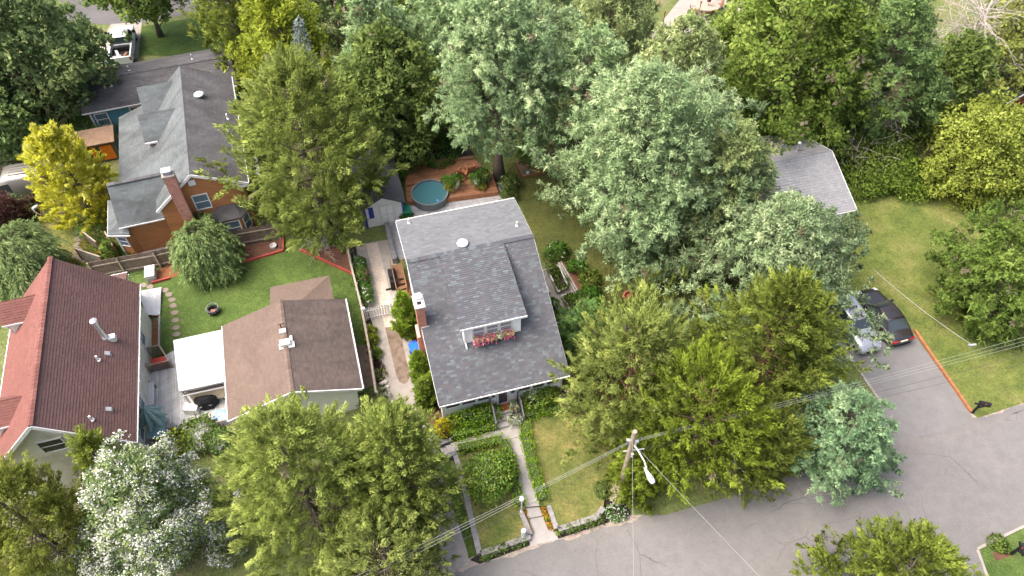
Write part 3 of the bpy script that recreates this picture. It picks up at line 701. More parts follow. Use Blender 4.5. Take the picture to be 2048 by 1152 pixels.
# ------------------------------------------------------------------ orange cedar house, upper left
OF = Frame(P(495, 364, 6.0), 18.3)
V0, V1 = 1.0, 13.6
UR, ZRo = -3.38, 6.75
H2 = thing('cedar_house', 'orange cedar-sided house with grey gabled roof, brick chimney and bay window', 'house', OF.loc, OF.t)
roof(H2, [[(-0.12, V0, 5.1), (-0.12, V1, 5.1), (UR, V1, ZRo), (UR, V0, ZRo)]], M['sh_dark'], M['white'], seed=11, expo=0.15, tab=0.3, spread=0.2, name='roof')
UM, ZM = -6.3, 4.3
UL, ZL = -9.05, 3.35
WINGV = 3.2
roof(H2, [[(UR, V0, ZRo), (UR, V1, ZRo), (UM, V1, ZM), (UM, V0, ZM)], [(UM, WINGV, ZM), (UM, V1, ZM), (UL, V1, ZL), (UL, WINGV, ZL)]], M['sh_orange_house'], M['white'], seed=12, expo=0.15, tab=0.3, spread=0.2, name='roof')
# two gabled dormers on the left slope
for dv in (12.75, 9.35):
    zr = 6.15; ul = -6.75; half = 1.45; ze = 4.75
    def us(z): return UR - (ZRo - z) * (UR - UM) / (ZRo - ZM)
    roof(H2, [[(us(zr), dv, zr), (ul, dv, zr), (ul, dv - half, ze), (us(ze), dv - half, ze)], [(us(zr), dv, zr), (ul, dv, zr), (ul, dv + half, ze), (us(ze), dv + half, ze)]], M['sh_orange_house'], M['white'], th=0.1, seed=int(dv * 10), expo=0.16, tab=0.3, spread=0.2, name='dormer_roof')
    mb = MB(); mb.wall([(ul + 0.2, dv - half + 0.2, 3.7), (ul + 0.2, dv + half - 0.2, 3.7), (ul + 0.2, dv + half - 0.2, ze + 0.1), (ul + 0.2, dv, zr - 0.12), (ul + 0.2, dv - half + 0.2, ze + 0.1)], (-1, 0, 0), 0.12); mb.build('dormer_wall', M['sid_orange'], H2)
    mb = MB(); mb.wall([(ul + 0.2, dv - half + 0.2, 3.7), (us(ze), dv - half + 0.2, 3.7), (us(ze), dv - half + 0.2, ze), (ul + 0.2, dv - half + 0.2, ze)], (0, -1, 0), 0.1); mb.build('dormer_cheek', M['sid_orange'], H2)
    mb = MB(); mb.beam((ul, dv - half - 0.03, ze - 0.06), (us(ze) - 0.12, dv - half - 0.03, ze - 0.06), 0.1, 0.14); mb.build('fascia', M['white'], H2)
# wing with its own ridge, front left
ZWR, ZWE, WE, WU0 = 5.55, 3.3, 1.35, -9.1
roof(H2, [[(WU0, WE, ZWE), (-6.15, WE, ZWE), (-4.7, WINGV, ZWR), (WU0 + 0.1, WINGV, ZWR)], [(WU0 + 0.1, WINGV, ZWR), (-4.7, WINGV, ZWR), (-6.6, 5.3, 3.9), (WU0, 5.3, 3.9)]], M['sh_orange_house'], M['white'], seed=15, expo=0.16, tab=0.3, spread=0.2, name='wing_roof')
ridge_cap(H2, (WU0 + 0.1, WINGV, ZWR + 0.02), (-4.7, WINGV, ZWR + 0.02), M['sh_dark'], 0.3, 0.25, 2)
# small porch roof hipped round the wing corner
roof(H2, [[(-10.0, 1.5, 2.75), (-9.15, 2.1, 3.15), (-9.15, 4.5, 3.15), (-10.0, 5.0, 2.75)], [(-10.0, 1.5, 2.75), (-8.6, 1.05, 2.75), (-8.6, 1.7, 3.1), (-9.15, 2.1, 3.15)]], M['sh_orange_house'], M['white'], seed=17, expo=0.15, tab=0.3, spread=0.2, th=0.1, name='porch_roof')
gutter(H2, (-10.03, 1.45, 2.75), (-10.03, 5.0, 2.75)); gutter(H2, (WU0, WE - 0.05, ZWE), (-6.15, WE - 0.05, ZWE))
gutter(H2, (-10.0, 1.42, 2.75), (-8.6, 0.98, 2.75))
# walls
mb = MB(); mb.wall([(-0.45, V0 + 0.25, 0), (UM + 0.2, V0 + 0.25, 0), (UM + 0.2, V0 + 0.25, ZM), (UR, V0 + 0.25, ZRo - 0.12), (-0.45, V0 + 0.25, 5.05)], (0, -1, 0), 0.2); mb.build('gable_wall', M['sid_orange'], H2)
mb = MB(); mb.wall([(-0.45, V0 + 0.45, 0), (-0.45, V1 - 0.3, 0), (-0.45, V1 - 0.3, 5.1), (-0.45, V0 + 0.45, 5.1)], (1, 0, 0), 0.2); mb.build('side_wall', M['sid_orange'], H2)
mb = MB(); mb.wall([(-0.45, V1 - 0.3, 0), (UL + 0.4, V1 - 0.3, 0), (UL + 0.4, V1 - 0.3, ZL), (UM, V1 - 0.3, ZM - 0.1), (UR, V1 - 0.3, ZRo - 0.12), (-0.45, V1 - 0.3, 5.05)], (0, 1, 0), 0.2); mb.build('rear_wall', M['sid_orange'], H2)
mb = MB(); mb.wall([(UL + 0.4, 3.2, 0), (UL + 0.4, V1 - 0.5, 0), (UL + 0.4, V1 - 0.5, ZL), (UL + 0.4, 3.2, ZL)], (-1, 0, 0), 0.2); mb.build('side_wall', M['sid_orange'], H2)
mb = MB(); mb.wall([(-9.0, 1.7, 0), (UM + 0.2, 1.7, 0), (UM + 0.2, 1.7, ZWE), (-9.0, 1.7, ZWE)], (0, -1, 0), 0.2); mb.build('wing_wall', M['sid_orange'], H2)
mb = MB(); mb.wall([(-9.0, 1.9, 0), (-9.0, 5.2, 0), (-9.0, 5.2, 3.8), (-9.0, WINGV, ZWR - 0.1), (-9.0, 1.9, ZWE)], (-1, 0, 0), 0.2); mb.build('wing_wall', M['sid_orange'], H2)
mb = MB(); mb.prism([(-9.7, 1.85), (-9.0, 1.45), (-8.55, 1.7), (-8.55, 2.0), (-9.0, 2.0)], 0, 2.7); mb.build('corner_bay', M['sid_orange'], H2)
nb = math.degrees(math.atan2(-0.45, 0.7)) - 0
window(H2, (-9.36, 1.64, 1.75), -90 - math.degrees(math.atan2(0.4, 0.7)) , 0.72, 0.95, 1, 2, 0.06)
mb = MB(); mb.box(-9.06, 1.62, 0, -8.9, 1.7, 3.1); mb.beam((-9.72, 1.8, 0), (-9.72, 1.8, 2.7), 0.1, 0.1); mb.build('corner_board', M['white'], H2)
mb = MB(); mb.box(-8.95, 1.45, 0.0, -6.2, 1.69, 0.35); mb.build('foundation', M['concrete'], H2)
trim(H2, [((UR, V0 - 0.03, ZRo - 0.07), (UM, V0 - 0.03, ZM - 0.07)), ((UR, V0 - 0.03, ZRo - 0.07), (-0.1, V0 - 0.03, 5.1 - 0.07))], 0.06, 0.18, name='rake_board')
gutter(H2, (-0.06, V0, 5.1), (-0.06, V1, 5.1))
mb = MB(); mb.box(-0.85, V0 - 0.04, 4.8, -0.1, V0 + 0.24, 5.02); mb.build('eave_return', M['white'], H2)
window(H2, (-3.42, V0 + 0.25, 4.1), -90, 1.05, 1.35)
mb = MB(); mb.box(-3.75, V0 + 0.2, 5.65, -3.3, V0 + 0.249, 6.1); mb.build('gable_vent', M['white'], H2)
# bay window with its own roof
bx = [(-3.1, 1.25), (-2.75, 0.45), (-1.35, 0.45), (-0.75, 1.25)]
mb = MB(); mb.prism(bx, 0, 2.75); mb.build('bay', M['sid_orange'], H2)
roof(H2, [[(-2.85, 0.3, 2.8), (-1.25, 0.3, 2.8), (-1.5, 1.24, 3.35), (-2.6, 1.24, 3.35)], [(-1.25, 0.3, 2.8), (-0.5, 1.24, 2.8), (-1.5, 1.24, 3.35)], [(-2.85, 0.3, 2.8), (-2.6, 1.24, 3.35), (-3.35, 1.24, 2.8)]], M['sh_dark'], M['white'], th=0.08, seed=19, expo=0.15, tab=0.3, spread=0.2, name='bay_roof')
window(H2, (-2.05, 0.45, 1.85), -90, 1.15, 1.35); 
window(H2, (-1.05, 0.85, 1.85), -90 + math.degrees(math.atan2(0.8, 0.6)), 0.72, 1.35, 1, 2); window(H2, (-2.93, 0.85, 1.85), -90 - math.degrees(math.atan2(0.8, 0.35)), 0.62, 1.35, 1, 2)
# chimney against the gable wall
mb = MB(); mb.box(-4.95, V0 - 0.35, 0, -4.25, V0 + 0.24, 7.15); ch = mb.build('chimney', M['brick'], H2)
mb = MB(); mb.box(-5.2, V0 - 0.42, 0, -4.1, V0 - 0.352, 2.6); mb.build('chimney_base', M['brick'], H2)
mb = MB(); mb.box(-5.0, V0 - 0.4, 7.15, -4.2, V0 + 0.29, 7.25); mb.build('crown', M['concrete'], ch)
mb = MB(); mb.box(-4.85, V0 - 0.25, 7.25, -4.4, V0 + 0.14, 7.5); mb.box(-4.93, V0 - 0.32, 7.5, -4.32, V0 + 0.22, 7.56); mb.build('flue_cap', M['lead'], ch)
# dish vent and pipes on the right slope
def zor(u): return 5.1 + (ZRo - 5.1) * (-0.12 - u) / (-0.12 - UR)
mb = MB(); mb.lathe([(0.2, -0.1), (0.2, 0.14), (0.36, 0.16), (0.37, 0.2), (0.3, 0.26), (0.02, 0.3)], 20, (-2.35, 10.1, zor(-2.35))); mb.build('dome_vent', M['white_dirty'], H2, smooth=True)
for u, v in ((-0.75, 7.9), (-0.9, 6.4)): pipe(H2, (u, v, zor(u)), 0.45, 0.055, M['white'])
mb = MB(); mb.box(-0.1, 2.9, 3.7, 0.6, 5.2, 3.82); mb.build('side_awning', M['white'], H2)
# left porch railing
mb = MB(); ra = (-10.1, 8.2, 0.9); rb_ = (-9.3, 8.0, 0.9)
mb.beam((-10.3, 7.6, 1.7), (-9.3, 7.6, 1.7), 0.08, 0.06); mb.beam((-10.3, 7.6, 0.85), (-9.3, 7.6, 0.85), 0.08, 0.06)
for i in range(8): mb.beam((-10.25 + i * 0.13, 7.6, 0.85), (-10.25 + i * 0.13, 7.6, 1.7), 0.05, 0.05)
mb.build('porch_railing', M['white'], H2)
mb = MB(); mb.box(-10.4, 7.55, 0, -9.0, 9.5, 0.6); mb.build('porch_deck', M['wood_grey'], H2)
# right-side stair railing
mb = MB(); mb.beam((-0.2, 1.4, 1.0), (1.2, 1.4, 1.0), 0.07, 0.06); mb.beam((-0.2, 1.4, 0.2), (1.2, 1.4, 0.2), 0.07, 0.06)
for i in range(11): mb.beam((-0.15 + i * 0.13, 1.4, 0.2), (-0.15 + i * 0.13, 1.4, 1.0), 0.05, 0.05)
mb.build('stair_railing', M['white'], H2)

# ------------------------------------------------------------------ blue house behind it
H3 = thing('blue_house', 'teal blue single-storey house with long dark grey roof behind the cedar house', 'house', OF.loc, OF.t)
b0, b1 = -12.15, -0.1
roof(H3, [[(b0, 16.1, 2.6), (b1, 16.1, 2.6), (b1, 18.7, 3.75), (b0, 18.7, 3.75)]], M['sh_dark'], M['white'], seed=21, expo=0.15, tab=0.3, spread=0.2, name='roof')
roof(H3, [[(b0, 18.7, 3.75), (b1, 18.7, 3.75), (b1 - 0.2, 22.0, 2.6), (b0, 22.0, 2.6)]], M['sh_dark'], M['white'], seed=22, expo=0.15, tab=0.3, spread=0.2, name='rear_roof')
ridge_cap(H3, (b0, 18.7, 3.77), (b1, 18.7, 3.77), M['sh_shed'], 0.26, 0.3, 3)
mb = MB(); mb.wall([(b0 + 0.4, 16.5, 0), (b1 - 0.3, 16.5, 0), (b1 - 0.3, 16.5, 2.6), (b0 + 0.4, 16.5, 2.6)], (0, -1, 0), 0.2); mb.build('front_wall', M['sid_blue'], H3)
for u, n in ((b0 + 0.4, -1), (b1 - 0.3, 1)):
    mb = MB(); mb.wall([(u, 16.7, 0), (u, 21.7, 0), (u, 21.7, 2.6), (u, 18.7, 3.6), (u, 16.7, 2.7)], (n, 0, 0), 0.2); mb.build('side_wall', M['sid_blue'], H3)
mb = MB(); mb.wall([(b0 + 0.6, 21.7, 0), (b1 - 0.5, 21.7, 0), (b1 - 0.5, 21.7, 2.6), (b0 + 0.6, 21.7, 2.6)], (0, 1, 0), 0.2); mb.build('rear_wall', M['sid_blue'], H3)
gutter(H3, (b0, 16.05, 2.6), (b1, 16.05, 2.6))
mb = MB(); mb.box(b0 + 0.36, 16.44, 0, b0 + 0.48, 16.5, 2.5); mb.build('corner_board', M['white'], H3)
window(H3, (-11.0, 16.5, 1.5), -90, 1.0, 1.2); window(H3, (-8.3, 16.5, 1.6), -90, 1.0, 1.1)
def zbl(v): return 2.6 + (3.75 - 2.6) * ((v - 16.1) / 2.6 if v < 18.7 else (22.0 - v) / 3.3)
for u, v, h_, c in ((-9.6, 19.9, 0.9, True), (-8.2, 19.6, 0.4, False), (-3.2, 19.7, 0.45, False), (-9.6, 17.9, 0.4, False)):
    pipe(H3, (u, v, zbl(v)), h_, 0.075 if c else 0.06, M['metal'], c)

# ------------------------------------------------------------------ red-roofed house, lower left
RF = Frame(P(272, 885, 3.4), 16.5)
H4 = thing('red_roof_house', 'cream house with red gabled roof toned lit salmon and shaded maroon, and metal flue pipe', 'house', RF.loc, RF.t)
RU, RZ, RE, RL = -3.62, 7.1, 3.4, -7.35
va, vb = 0.0, 11.5
roof(H4, [[(0, va, RE), (0, vb, RE), (RU, vb, RZ), (RU, va, RZ)]], M['sh_red_shaded'], M['white'], seed=31, expo=0.15, tab=0.3, spread=0.12, th=0.015, name='roof')
roof(H4, [[(RU, va, RZ), (RU, vb, RZ), (RL, vb, RE), (RL, va, RE)]], M['sh_red_lit'], M['white'], seed=32, expo=0.15, tab=0.3, spread=0.22, name='roof')
ridge_cap(H4, (RU, va, RZ + 0.02), (RU, vb, RZ + 0.02), M['sh_red_lit'], 0.3, 0.25, 4)
for dv in (9.85, 2.8):
    zr, ze, half = 5.98, 5.0, 0.95; ul = -6.95
    def us4(z): return RU - (RZ - z) * (RU - RL) / (RZ - RE)
    roof(H4, [[(us4(zr), dv, zr), (ul, dv, zr), (ul, dv - half, ze), (us4(ze), dv - half, ze)], [(us4(zr), dv, zr), (ul, dv, zr), (ul, dv + half, ze), (us4(ze), dv + half, ze)]], M['sh_red_lit'], M['white'], th=0.1, seed=int(dv * 13), expo=0.15, tab=0.3, spread=0.22, name='dormer_roof')
    mb = MB(); mb.wall([(ul + 0.15, dv - half + 0.15, 3.5), (us4(ze) - 0.02, dv - half + 0.15, 3.5), (us4(ze) - 0.02, dv - half + 0.15, ze + 0.02), (ul + 0.15, dv - half + 0.15, ze + 0.02)], (0, -1, 0), 0.1); mb.build('dormer_cheek', M['sid_cream'], H4)
    mb = MB(); mb.wall([(ul + 0.15, dv - half + 0.15, 3.3), (ul + 0.15, dv + half - 0.15, 3.3), (ul + 0.15, dv + half - 0.15, ze + 0.05), (ul + 0.15, dv, zr - 0.12), (ul + 0.15, dv - half + 0.15, ze + 0.05)], (-1, 0, 0), 0.1); mb.build('dormer_wall', M['sid_cream'], H4)
    mb = MB(); mb.beam((ul, dv - half - 0.02, ze - 0.05), (us4(ze), dv - half - 0.02, ze - 0.05), 0.06, 0.12); mb.build('fascia', M['white'], H4)
mb = MB(); mb.wall([(-0.45, 0.35, 0), (RL + 0.45, 0.35, 0), (RL + 0.45, 0.35, RE + 0.3), (RU, 0.35, RZ - 0.12), (-0.45, 0.35, RE + 0.3)], (0, -1, 0), 0.2); mb.build('gable_wall', M['sid_cream'], H4)
mb = MB(); mb.wall([(-0.45, vb - 0.35, 0), (RL + 0.45, vb - 0.35, 0), (RL + 0.45, vb - 0.35, RE + 0.3), (RU, vb - 0.35, RZ - 0.12), (-0.45, vb - 0.35, RE + 0.3)], (0, 1, 0), 0.2); mb.build('gable_wall', M['sid_cream'], H4)
for u, n in ((-0.45, 1), (RL + 0.45, -1)):
    mb = MB(); mb.wall([(u, 0.55, 0), (u, vb - 0.55, 0), (u, vb - 0.55, RE + 0.2), (u, 0.55, RE + 0.2)], (n, 0, 0), 0.2); mb.build('side_wall', M['sid_cream'], H4)
trim(H4, [((RU, -0.03, RZ - 0.08), (0, -0.03, RE - 0.08)), ((RU, -0.03, RZ - 0.08), (RL, -0.03, RE - 0.08))], 0.06, 0.2, name='rake_board')
gutter(H4, (0.06, va, RE), (0.06, vb, RE)); gutter(H4, (RL - 0.06, va, RE), (RL - 0.06, vb, RE))
window(H4, (-3.72, 0.35, 4.5), -90, 1.25, 1.15, 1, 2, 0.06, M['glass_dark'])
for v in (1.8, 3.6, 8.6): window(H4, (-0.45, v, 1.7), 0, 1.0, 1.3)
def zr4(u): return RE + (RZ - RE) * (-u) / (-RU)
q = (-1.28, 6.55); z = zr4(q[0])
mb = MB(); mb.lathe([(0.2, -0.1), (0.2, 0.12), (0.12, 0.25), (0.12, 1.55), (0.2, 1.57), (0.2, 1.72), (0.06, 1.8)], 14, (q[0], q[1], z)); mb.build('flue_pipe', M['metal'], H4)
mb = MB(); mb.box(q[0] + 0.1, q[1] - 0.15, z - 0.3, q[0] + 0.5, q[1] + 0.2, z + 0.06); mb.build('flashing', M['white_dirty'], H4)
for u, v in ((-1.5, 4.9), (-1.6, 0.95)): pipe(H4, (u, v, zr4(u)), 0.4, 0.06, M['white'])
for u, v in ((-1.15, 5.45), (-1.0, 1.75)):
    mb = MB(); z = zr4(u); mb.hexa([(u - 0.13, v - 0.13, z + 0.13), (u + 0.13, v - 0.13, z - 0.1), (u + 0.13, v + 0.13, z - 0.1), (u - 0.13, v + 0.13, z + 0.13)], [(u - 0.12, v - 0.12, z + 0.24), (u + 0.12, v - 0.12, z + 0.08), (u + 0.12, v + 0.12, z + 0.08), (u - 0.12, v + 0.12, z + 0.24)]); mb.build('roof_vent', M['lead'], H4)
# small rear entry with its own roof
roof(H4, [[(-2.6, vb - 0.4, 3.2), (-1.0, vb - 0.4, 3.2), (-1.0, 13.3, 2.8), (-2.6, 13.3, 2.8)]], M['sh_red_shaded'], M['white'], th=0.1, seed=35, expo=0.15, tab=0.3, spread=0.2, name='entry_roof')
mb = MB(); mb.box(-2.5, vb - 0.35, 0, -1.1, 13.1, 2.75); mb.build('entry', M['sid_cream'], H4); gutter(H4, (-2.6, 13.36, 2.82), (-1.0, 13.36, 2.82))
mb = MB(); mb.box(-0.95, 13.06, 0, -0.9, 13.12, 2.8); mb.build('downspout', M['white'], H4)

# ------------------------------------------------------------------ tan-roofed cottage, left of the drive
TF = Frame(P(442.4, 651, 2.6), 16.3)
H5 = thing('tan_roof_cottage', 'low white cottage with gable roof toned lit tan and shaded stained brown beside the driveway', 'house', TF.loc, TF.t)
tl, tr_, tu, tz, ta, tb = 0.08, 7.62, 3.88, 3.95, -6.92, -0.05
roof(H5, [[(tl, ta, 2.6), (tl, tb, 2.6), (tu, tb - 0.15, tz), (tu, ta, tz)]], M['sh_tan_lit'], M['white'], seed=41, expo=0.15, tab=0.3, spread=0.22, name='roof')
roof(H5, [[(tr_, ta, 2.6), (tr_, tb, 2.6), (tu, tb - 0.15, tz), (tu, ta, tz)]], M['sh_tan_shaded'], M['white'], seed=42, expo=0.15, tab=0.3, spread=0.22, name='roof')
ridge_cap(H5, (tu, ta, tz + 0.02), (tu, tb - 0.15, tz + 0.02), M['sh_tan_lit'], 0.3, 0.25, 5)
for v, n in ((ta + 0.35, -1), (tb - 0.4, 1)):
    mb = MB(); mb.wall([(tl + 0.4, v, 0), (tr_ - 0.4, v, 0), (tr_ - 0.4, v, 2.65), (tu, v, tz - 0.1), (tl + 0.4, v, 2.65)], (0, n, 0), 0.18); mb.build('gable_wall', M['sid_white'], H5)
for u, n in ((tl + 0.4, -1), (tr_ - 0.4, 1)):
    mb = MB(); mb.wall([(u, ta + 0.53, 0), (u, tb - 0.58, 0), (u, tb - 0.58, 2.6), (u, ta + 0.53, 2.6)], (n, 0, 0), 0.18); mb.build('side_wall', M['sid_white'], H5)
trim(H5, [((tu, ta - 0.03, tz - 0.07), (tl, ta - 0.03, 2.53)), ((tu, ta - 0.03, tz - 0.07), (tr_, ta - 0.03, 2.53))], 0.06, 0.17, name='rake_board')
gutter(H5, (tl - 0.06, ta, 2.6), (tl - 0.06, tb, 2.6)); gutter(H5, (tr_ + 0.06, ta, 2.6), (tr_ + 0.06, tb, 2.6), w=0.1)
# hipped rear extension
roof(H5, [[(3.12, 2.45, 2.35), (6.9, 2.38, 2.35), (5.0, 0.0, 3.3), (3.12, 0.0, 3.3)], [(6.9, 2.38, 2.35), (6.92, 0.05, 2.35), (5.0, 0.0, 3.3)]], M['sh_tan_lit'], M['white'], th=0.1, seed=44, expo=0.15, tab=0.3, spread=0.22, name='rear_roof')
mb = MB(); mb.box(3.3, -0.2, 0, 6.7, 2.2, 2.3); mb.build('rear_extension', M['sid_white'], H5)
mb = MB(); mb.box(6.92, -0.35, 2.1, 7.45, 0.02, 2.2); mb.box(6.92, -0.35, 0.9, 6.96, 0.1, 2.1); mb.build('green_awning', plain('green_trim', (0.02, 0.13, 0.09), 0.5), H5)
# white chimney cap and aerial box on the ridge
mb = MB(); mb.box(tu - 0.3, -3.75, tz - 0.1, tu + 0.3, -3.35, tz + 0.22); mb.build('ridge_vent', M['white'], H5)
mb = MB(); mb.box(tu - 0.38, -3.85, tz - 0.16, tu + 0.5, -3.45, tz - 0.02); mb.box(tu + 0.28, -3.4, tz - 0.2, tu + 0.42, -3.0, tz - 0.02); mb.build('flashing', M['white_dirty'], H5)
mb = MB(); mb.box(tu - 0.25, -2.75, tz - 0.12, tu + 0.12, -2.45, tz + 0.1); mb.build('vent_box', M['white'], H5)
mb = MB(); mb.tube([(tu - 0.1, -2.4, tz), (tu - 0.1, -2.4, tz + 0.5)], 0.03, 6); mb.tube([(tu - 0.25, -2.4, tz + 0.45), (tu + 0.15, -2.3, tz + 0.35)], 0.02, 6); mb.build('aerial', M['black'], H5)

# ------------------------------------------------------------------ grey-roofed house on the right, half under the pines
GF = Frame(P(878, 812, 3.2), 15.5)
H6 = thing('grey_roof_house', 'white house with pale grey shingle roof half hidden by the big pine', 'house', LOT.w(27, 8), LOT.t)
g0, g1 = -4.0, 4.15
roof(H6, [[(g0, -0.35, 3.0), (g1, -0.35, 3.0), (g1, 4.0, 4.65), (g0, 4.0, 4.65)]], M['sh_pale'], M['white'], seed=51, expo=0.2, tab=0.3, spread=0.25, name='roof')
roof(H6, [[(g0, 4.0, 4.65), (g1, 4.0, 4.65), (g1, 8.4, 3.0), (g0, 8.4, 3.0)]], M['sh_pale'], M['white'], seed=52, expo=0.2, tab=0.3, spread=0.22, name='rear_roof')
for v, n in ((0.05, -1), (8.0, 1)):
    mb = MB(); mb.wall([(g0 + 0.3, v, 0), (g1 - 0.3, v, 0), (g1 - 0.3, v, 3.0), (g0 + 0.3, v, 3.0)], (0, n, 0), 0.2); mb.build('wall', M['sid_white'], H6)
for u, n in ((g0 + 0.3, -1), (g1 - 0.3, 1)):
    mb = MB(); mb.wall([(u, 0.25, 0), (u, 7.8, 0), (u, 7.8, 3.05), (u, 4.0, 4.5), (u, 0.25, 3.05)], (n, 0, 0), 0.2); mb.build('gable_wall', M['sid_white'], H6)
gutter(H6, (g0, -0.4, 3.0), (g1, -0.4, 3.0)); window(H6, (3.0, 0.05, 1.6), -90, 1.0, 1.2)
trim(H6, [((g1 + 0.06, -0.3, 2.93), (g1 + 0.08, 4.0, 4.58)), ((g1 + 0.08, 4.0, 4.58), (g1 + 0.08, 8.4, 2.93))], 0.04, 0.15, name='rake_board')
pipe(H6, (2.1, 5.0, 4.25), 0.7, 0.09, M['metal'], True)

# ------------------------------------------------------------------ pool shed, red barn shed, garden shed
SF = Frame(PX(790, 440) + (0,), 15.5)
H7 = thing('pool_shed', 'white shed with dark slate roof and blue trim beside the round pool', 'shed', LOT.w(-0.4, 17.9), LOT.t)
roof(H7, [[(0, -0.4, 3.1), (1.6, -0.4, 2.2), (1.6, 6.0, 2.2), (0, 6.0, 3.1)], [(0, -0.4, 3.1), (-1.6, -0.4, 2.2), (-1.6, 6.0, 2.2), (0, 6.0, 3.1)]], M['sh_shed'], plain('blue_trim', (0.02, 0.05, 0.22), 0.5), th=0.09, seed=61, expo=0.15, tab=0.3, spread=0.2)
mb = MB(); mb.wall([(-1.4, 0, 0), (1.4, 0, 0), (1.4, 0, 2.25), (0, 0, 3.0), (-1.4, 0, 2.25)], (0, -1, 0), 0.15); mb.build('gable_wall', M['white'], H7)
mb = MB(); mb.box(-1.4, 0.15, 0, -1.25, 5.8, 2.2); mb.box(1.25, 0.15, 0, 1.4, 5.8, 2.2); mb.box(-1.25, 5.65, 0, 1.25, 5.8, 2.2); mb.build('walls', M['white'], H7)
mb = MB(); mb.box(-0.35, -0.05, 0.05, 0.75, 0, 2.0); d7 = mb.build('door', M['white_dirty'], H7)
mb = MB()
for a in ((-0.25, 1.1, 0.15, 1.85), (0.25, 1.1, 0.65, 1.85), (-0.25, 0.2, 0.15, 0.9), (0.25, 0.2, 0.65, 0.9)): mb.box(a[0], -0.08, a[1], a[2], -0.05, a[3])
mb.build('door_panel', M['white'], d7)
blue = plain('royal_blue_paint', (0.02, 0.04, 0.24), 0.45)
mb = MB(); mb.box(-1.46, -0.06, 0, -1.3, 0.0, 2.25); mb.box(1.32, -0.06, 0, 1.46, 0, 2.25); mb.box(-1.1, -0.05, 0.9, -0.75, 0, 1.95); mb.build('trim', blue, H7)
RSF = LOT.w(51.0, 15.7)
H8 = thing('red_shed', 'dark red barn shed with grey roof under the yellow-green trees', 'shed', RSF, LOT.t)
roof(H8, [[(0, -0.3, 3.2), (2.2, -0.3, 2.1), (2.2, 4.2, 2.1), (0, 4.2, 3.2)], [(0, -0.3, 3.2), (-2.2, -0.3, 2.1), (-2.2, 4.2, 2.1), (0, 4.2, 3.2)]], M['sh_shed'], M['white'], th=0.1, seed=63, expo=0.15, tab=0.3, spread=0.2)
redp = siding_mat('barn_red_siding', (0.22, 0.02, 0.02), 0.2, 0.15, 0.6, 0.6)
mb = MB(); mb.wall([(-1.9, 0, 0), (1.9, 0, 0), (1.9, 0, 2.15), (0, 0, 3.1), (-1.9, 0, 2.15)], (0, -1, 0), 0.12); mb.build('gable_wall', redp, H8)
mb = MB(); mb.box(-1.9, 0.12, 0, -1.75, 4.0, 2.2); mb.box(1.75, 0.12, 0, 1.9, 4.0, 2.2); mb.box(-1.75, 3.88, 0, 1.75, 4, 2.2); mb.build('walls', redp, H8)
trim(H8, [((0, -0.32, 3.13), (-2.2, -0.32, 2.03)), ((0, -0.32, 3.13), (2.2, -0.32, 2.03))], 0.05, 0.14)
mb = MB(); mb.box(-0.9, -0.05, 0, 0.9, 0, 1.9); mb.build('door', plain('dark_brown_paint', (0.08, 0.03, 0.025), 0.6), H8)

# ------------------------------------------------------------------ trees and shrubs
def _unit(a): return a / np.maximum(np.linalg.norm(a, axis=-1, keepdims=True), 1e-9)
def leaf_mesh(name, base, axis, side, ln, wd, tint, mat, parent, quad, nv=None):
    """base (n,3), axis and side unit vectors, length, width -> one triangle or one diamond per leaf"""
    n = len(base); ln = ln[:, None]; wd = wd[:, None]
    if quad:
        v = np.empty((n, 4, 3)); v[:, 0] = base; v[:, 1] = base + axis * ln * 0.5 + side * wd * 0.5
        v[:, 2] = base + axis * ln; v[:, 3] = base + axis * ln * 0.5 - side * wd * 0.5; k = 4
    else:
        v = np.empty((n, 3, 3)); v[:, 0] = base + side * wd * 0.5; v[:, 1] = base + axis * ln; v[:, 2] = base - side * wd * 0.5; k = 3
    me = bpy.data.meshes.new(name)
    me.vertices.add(n * k); me.vertices.foreach_set('co', v.reshape(-1).astype(np.float32))
    me.loops.add(n * k); me.loops.foreach_set('vertex_index', np.arange(n * k, dtype=np.int32))
    me.polygons.add(n); me.polygons.foreach_set('loop_start', np.arange(0, n * k, k, dtype=np.int32))
    try: me.polygons.foreach_set('loop_total', np.full(n, k, dtype=np.int32))
    except Exception: pass
    at = me.attributes.new('tint', 'FLOAT', 'FACE'); at.data.foreach_set('value', np.where(tint < -0.02, 0.0, np.clip(tint, 0.075, 1)).astype(np.float32))
    # soft foliage normals: leaves shade with the rounded clump they belong to
    if nv is None: nv = _unit(axis * 0.5 + np.array([0, 0, 0.8]))
    an = me.attributes.new('cn', 'FLOAT_VECTOR', 'FACE'); an.data.foreach_set('vector', nv.reshape(-1).astype(np.float32))
    me.materials.append(mat); me.update(calc_edges=True)
    o = bpy.data.objects.new(name, me); COL.objects.link(o)
    if parent is not None: o.parent = parent
    return o

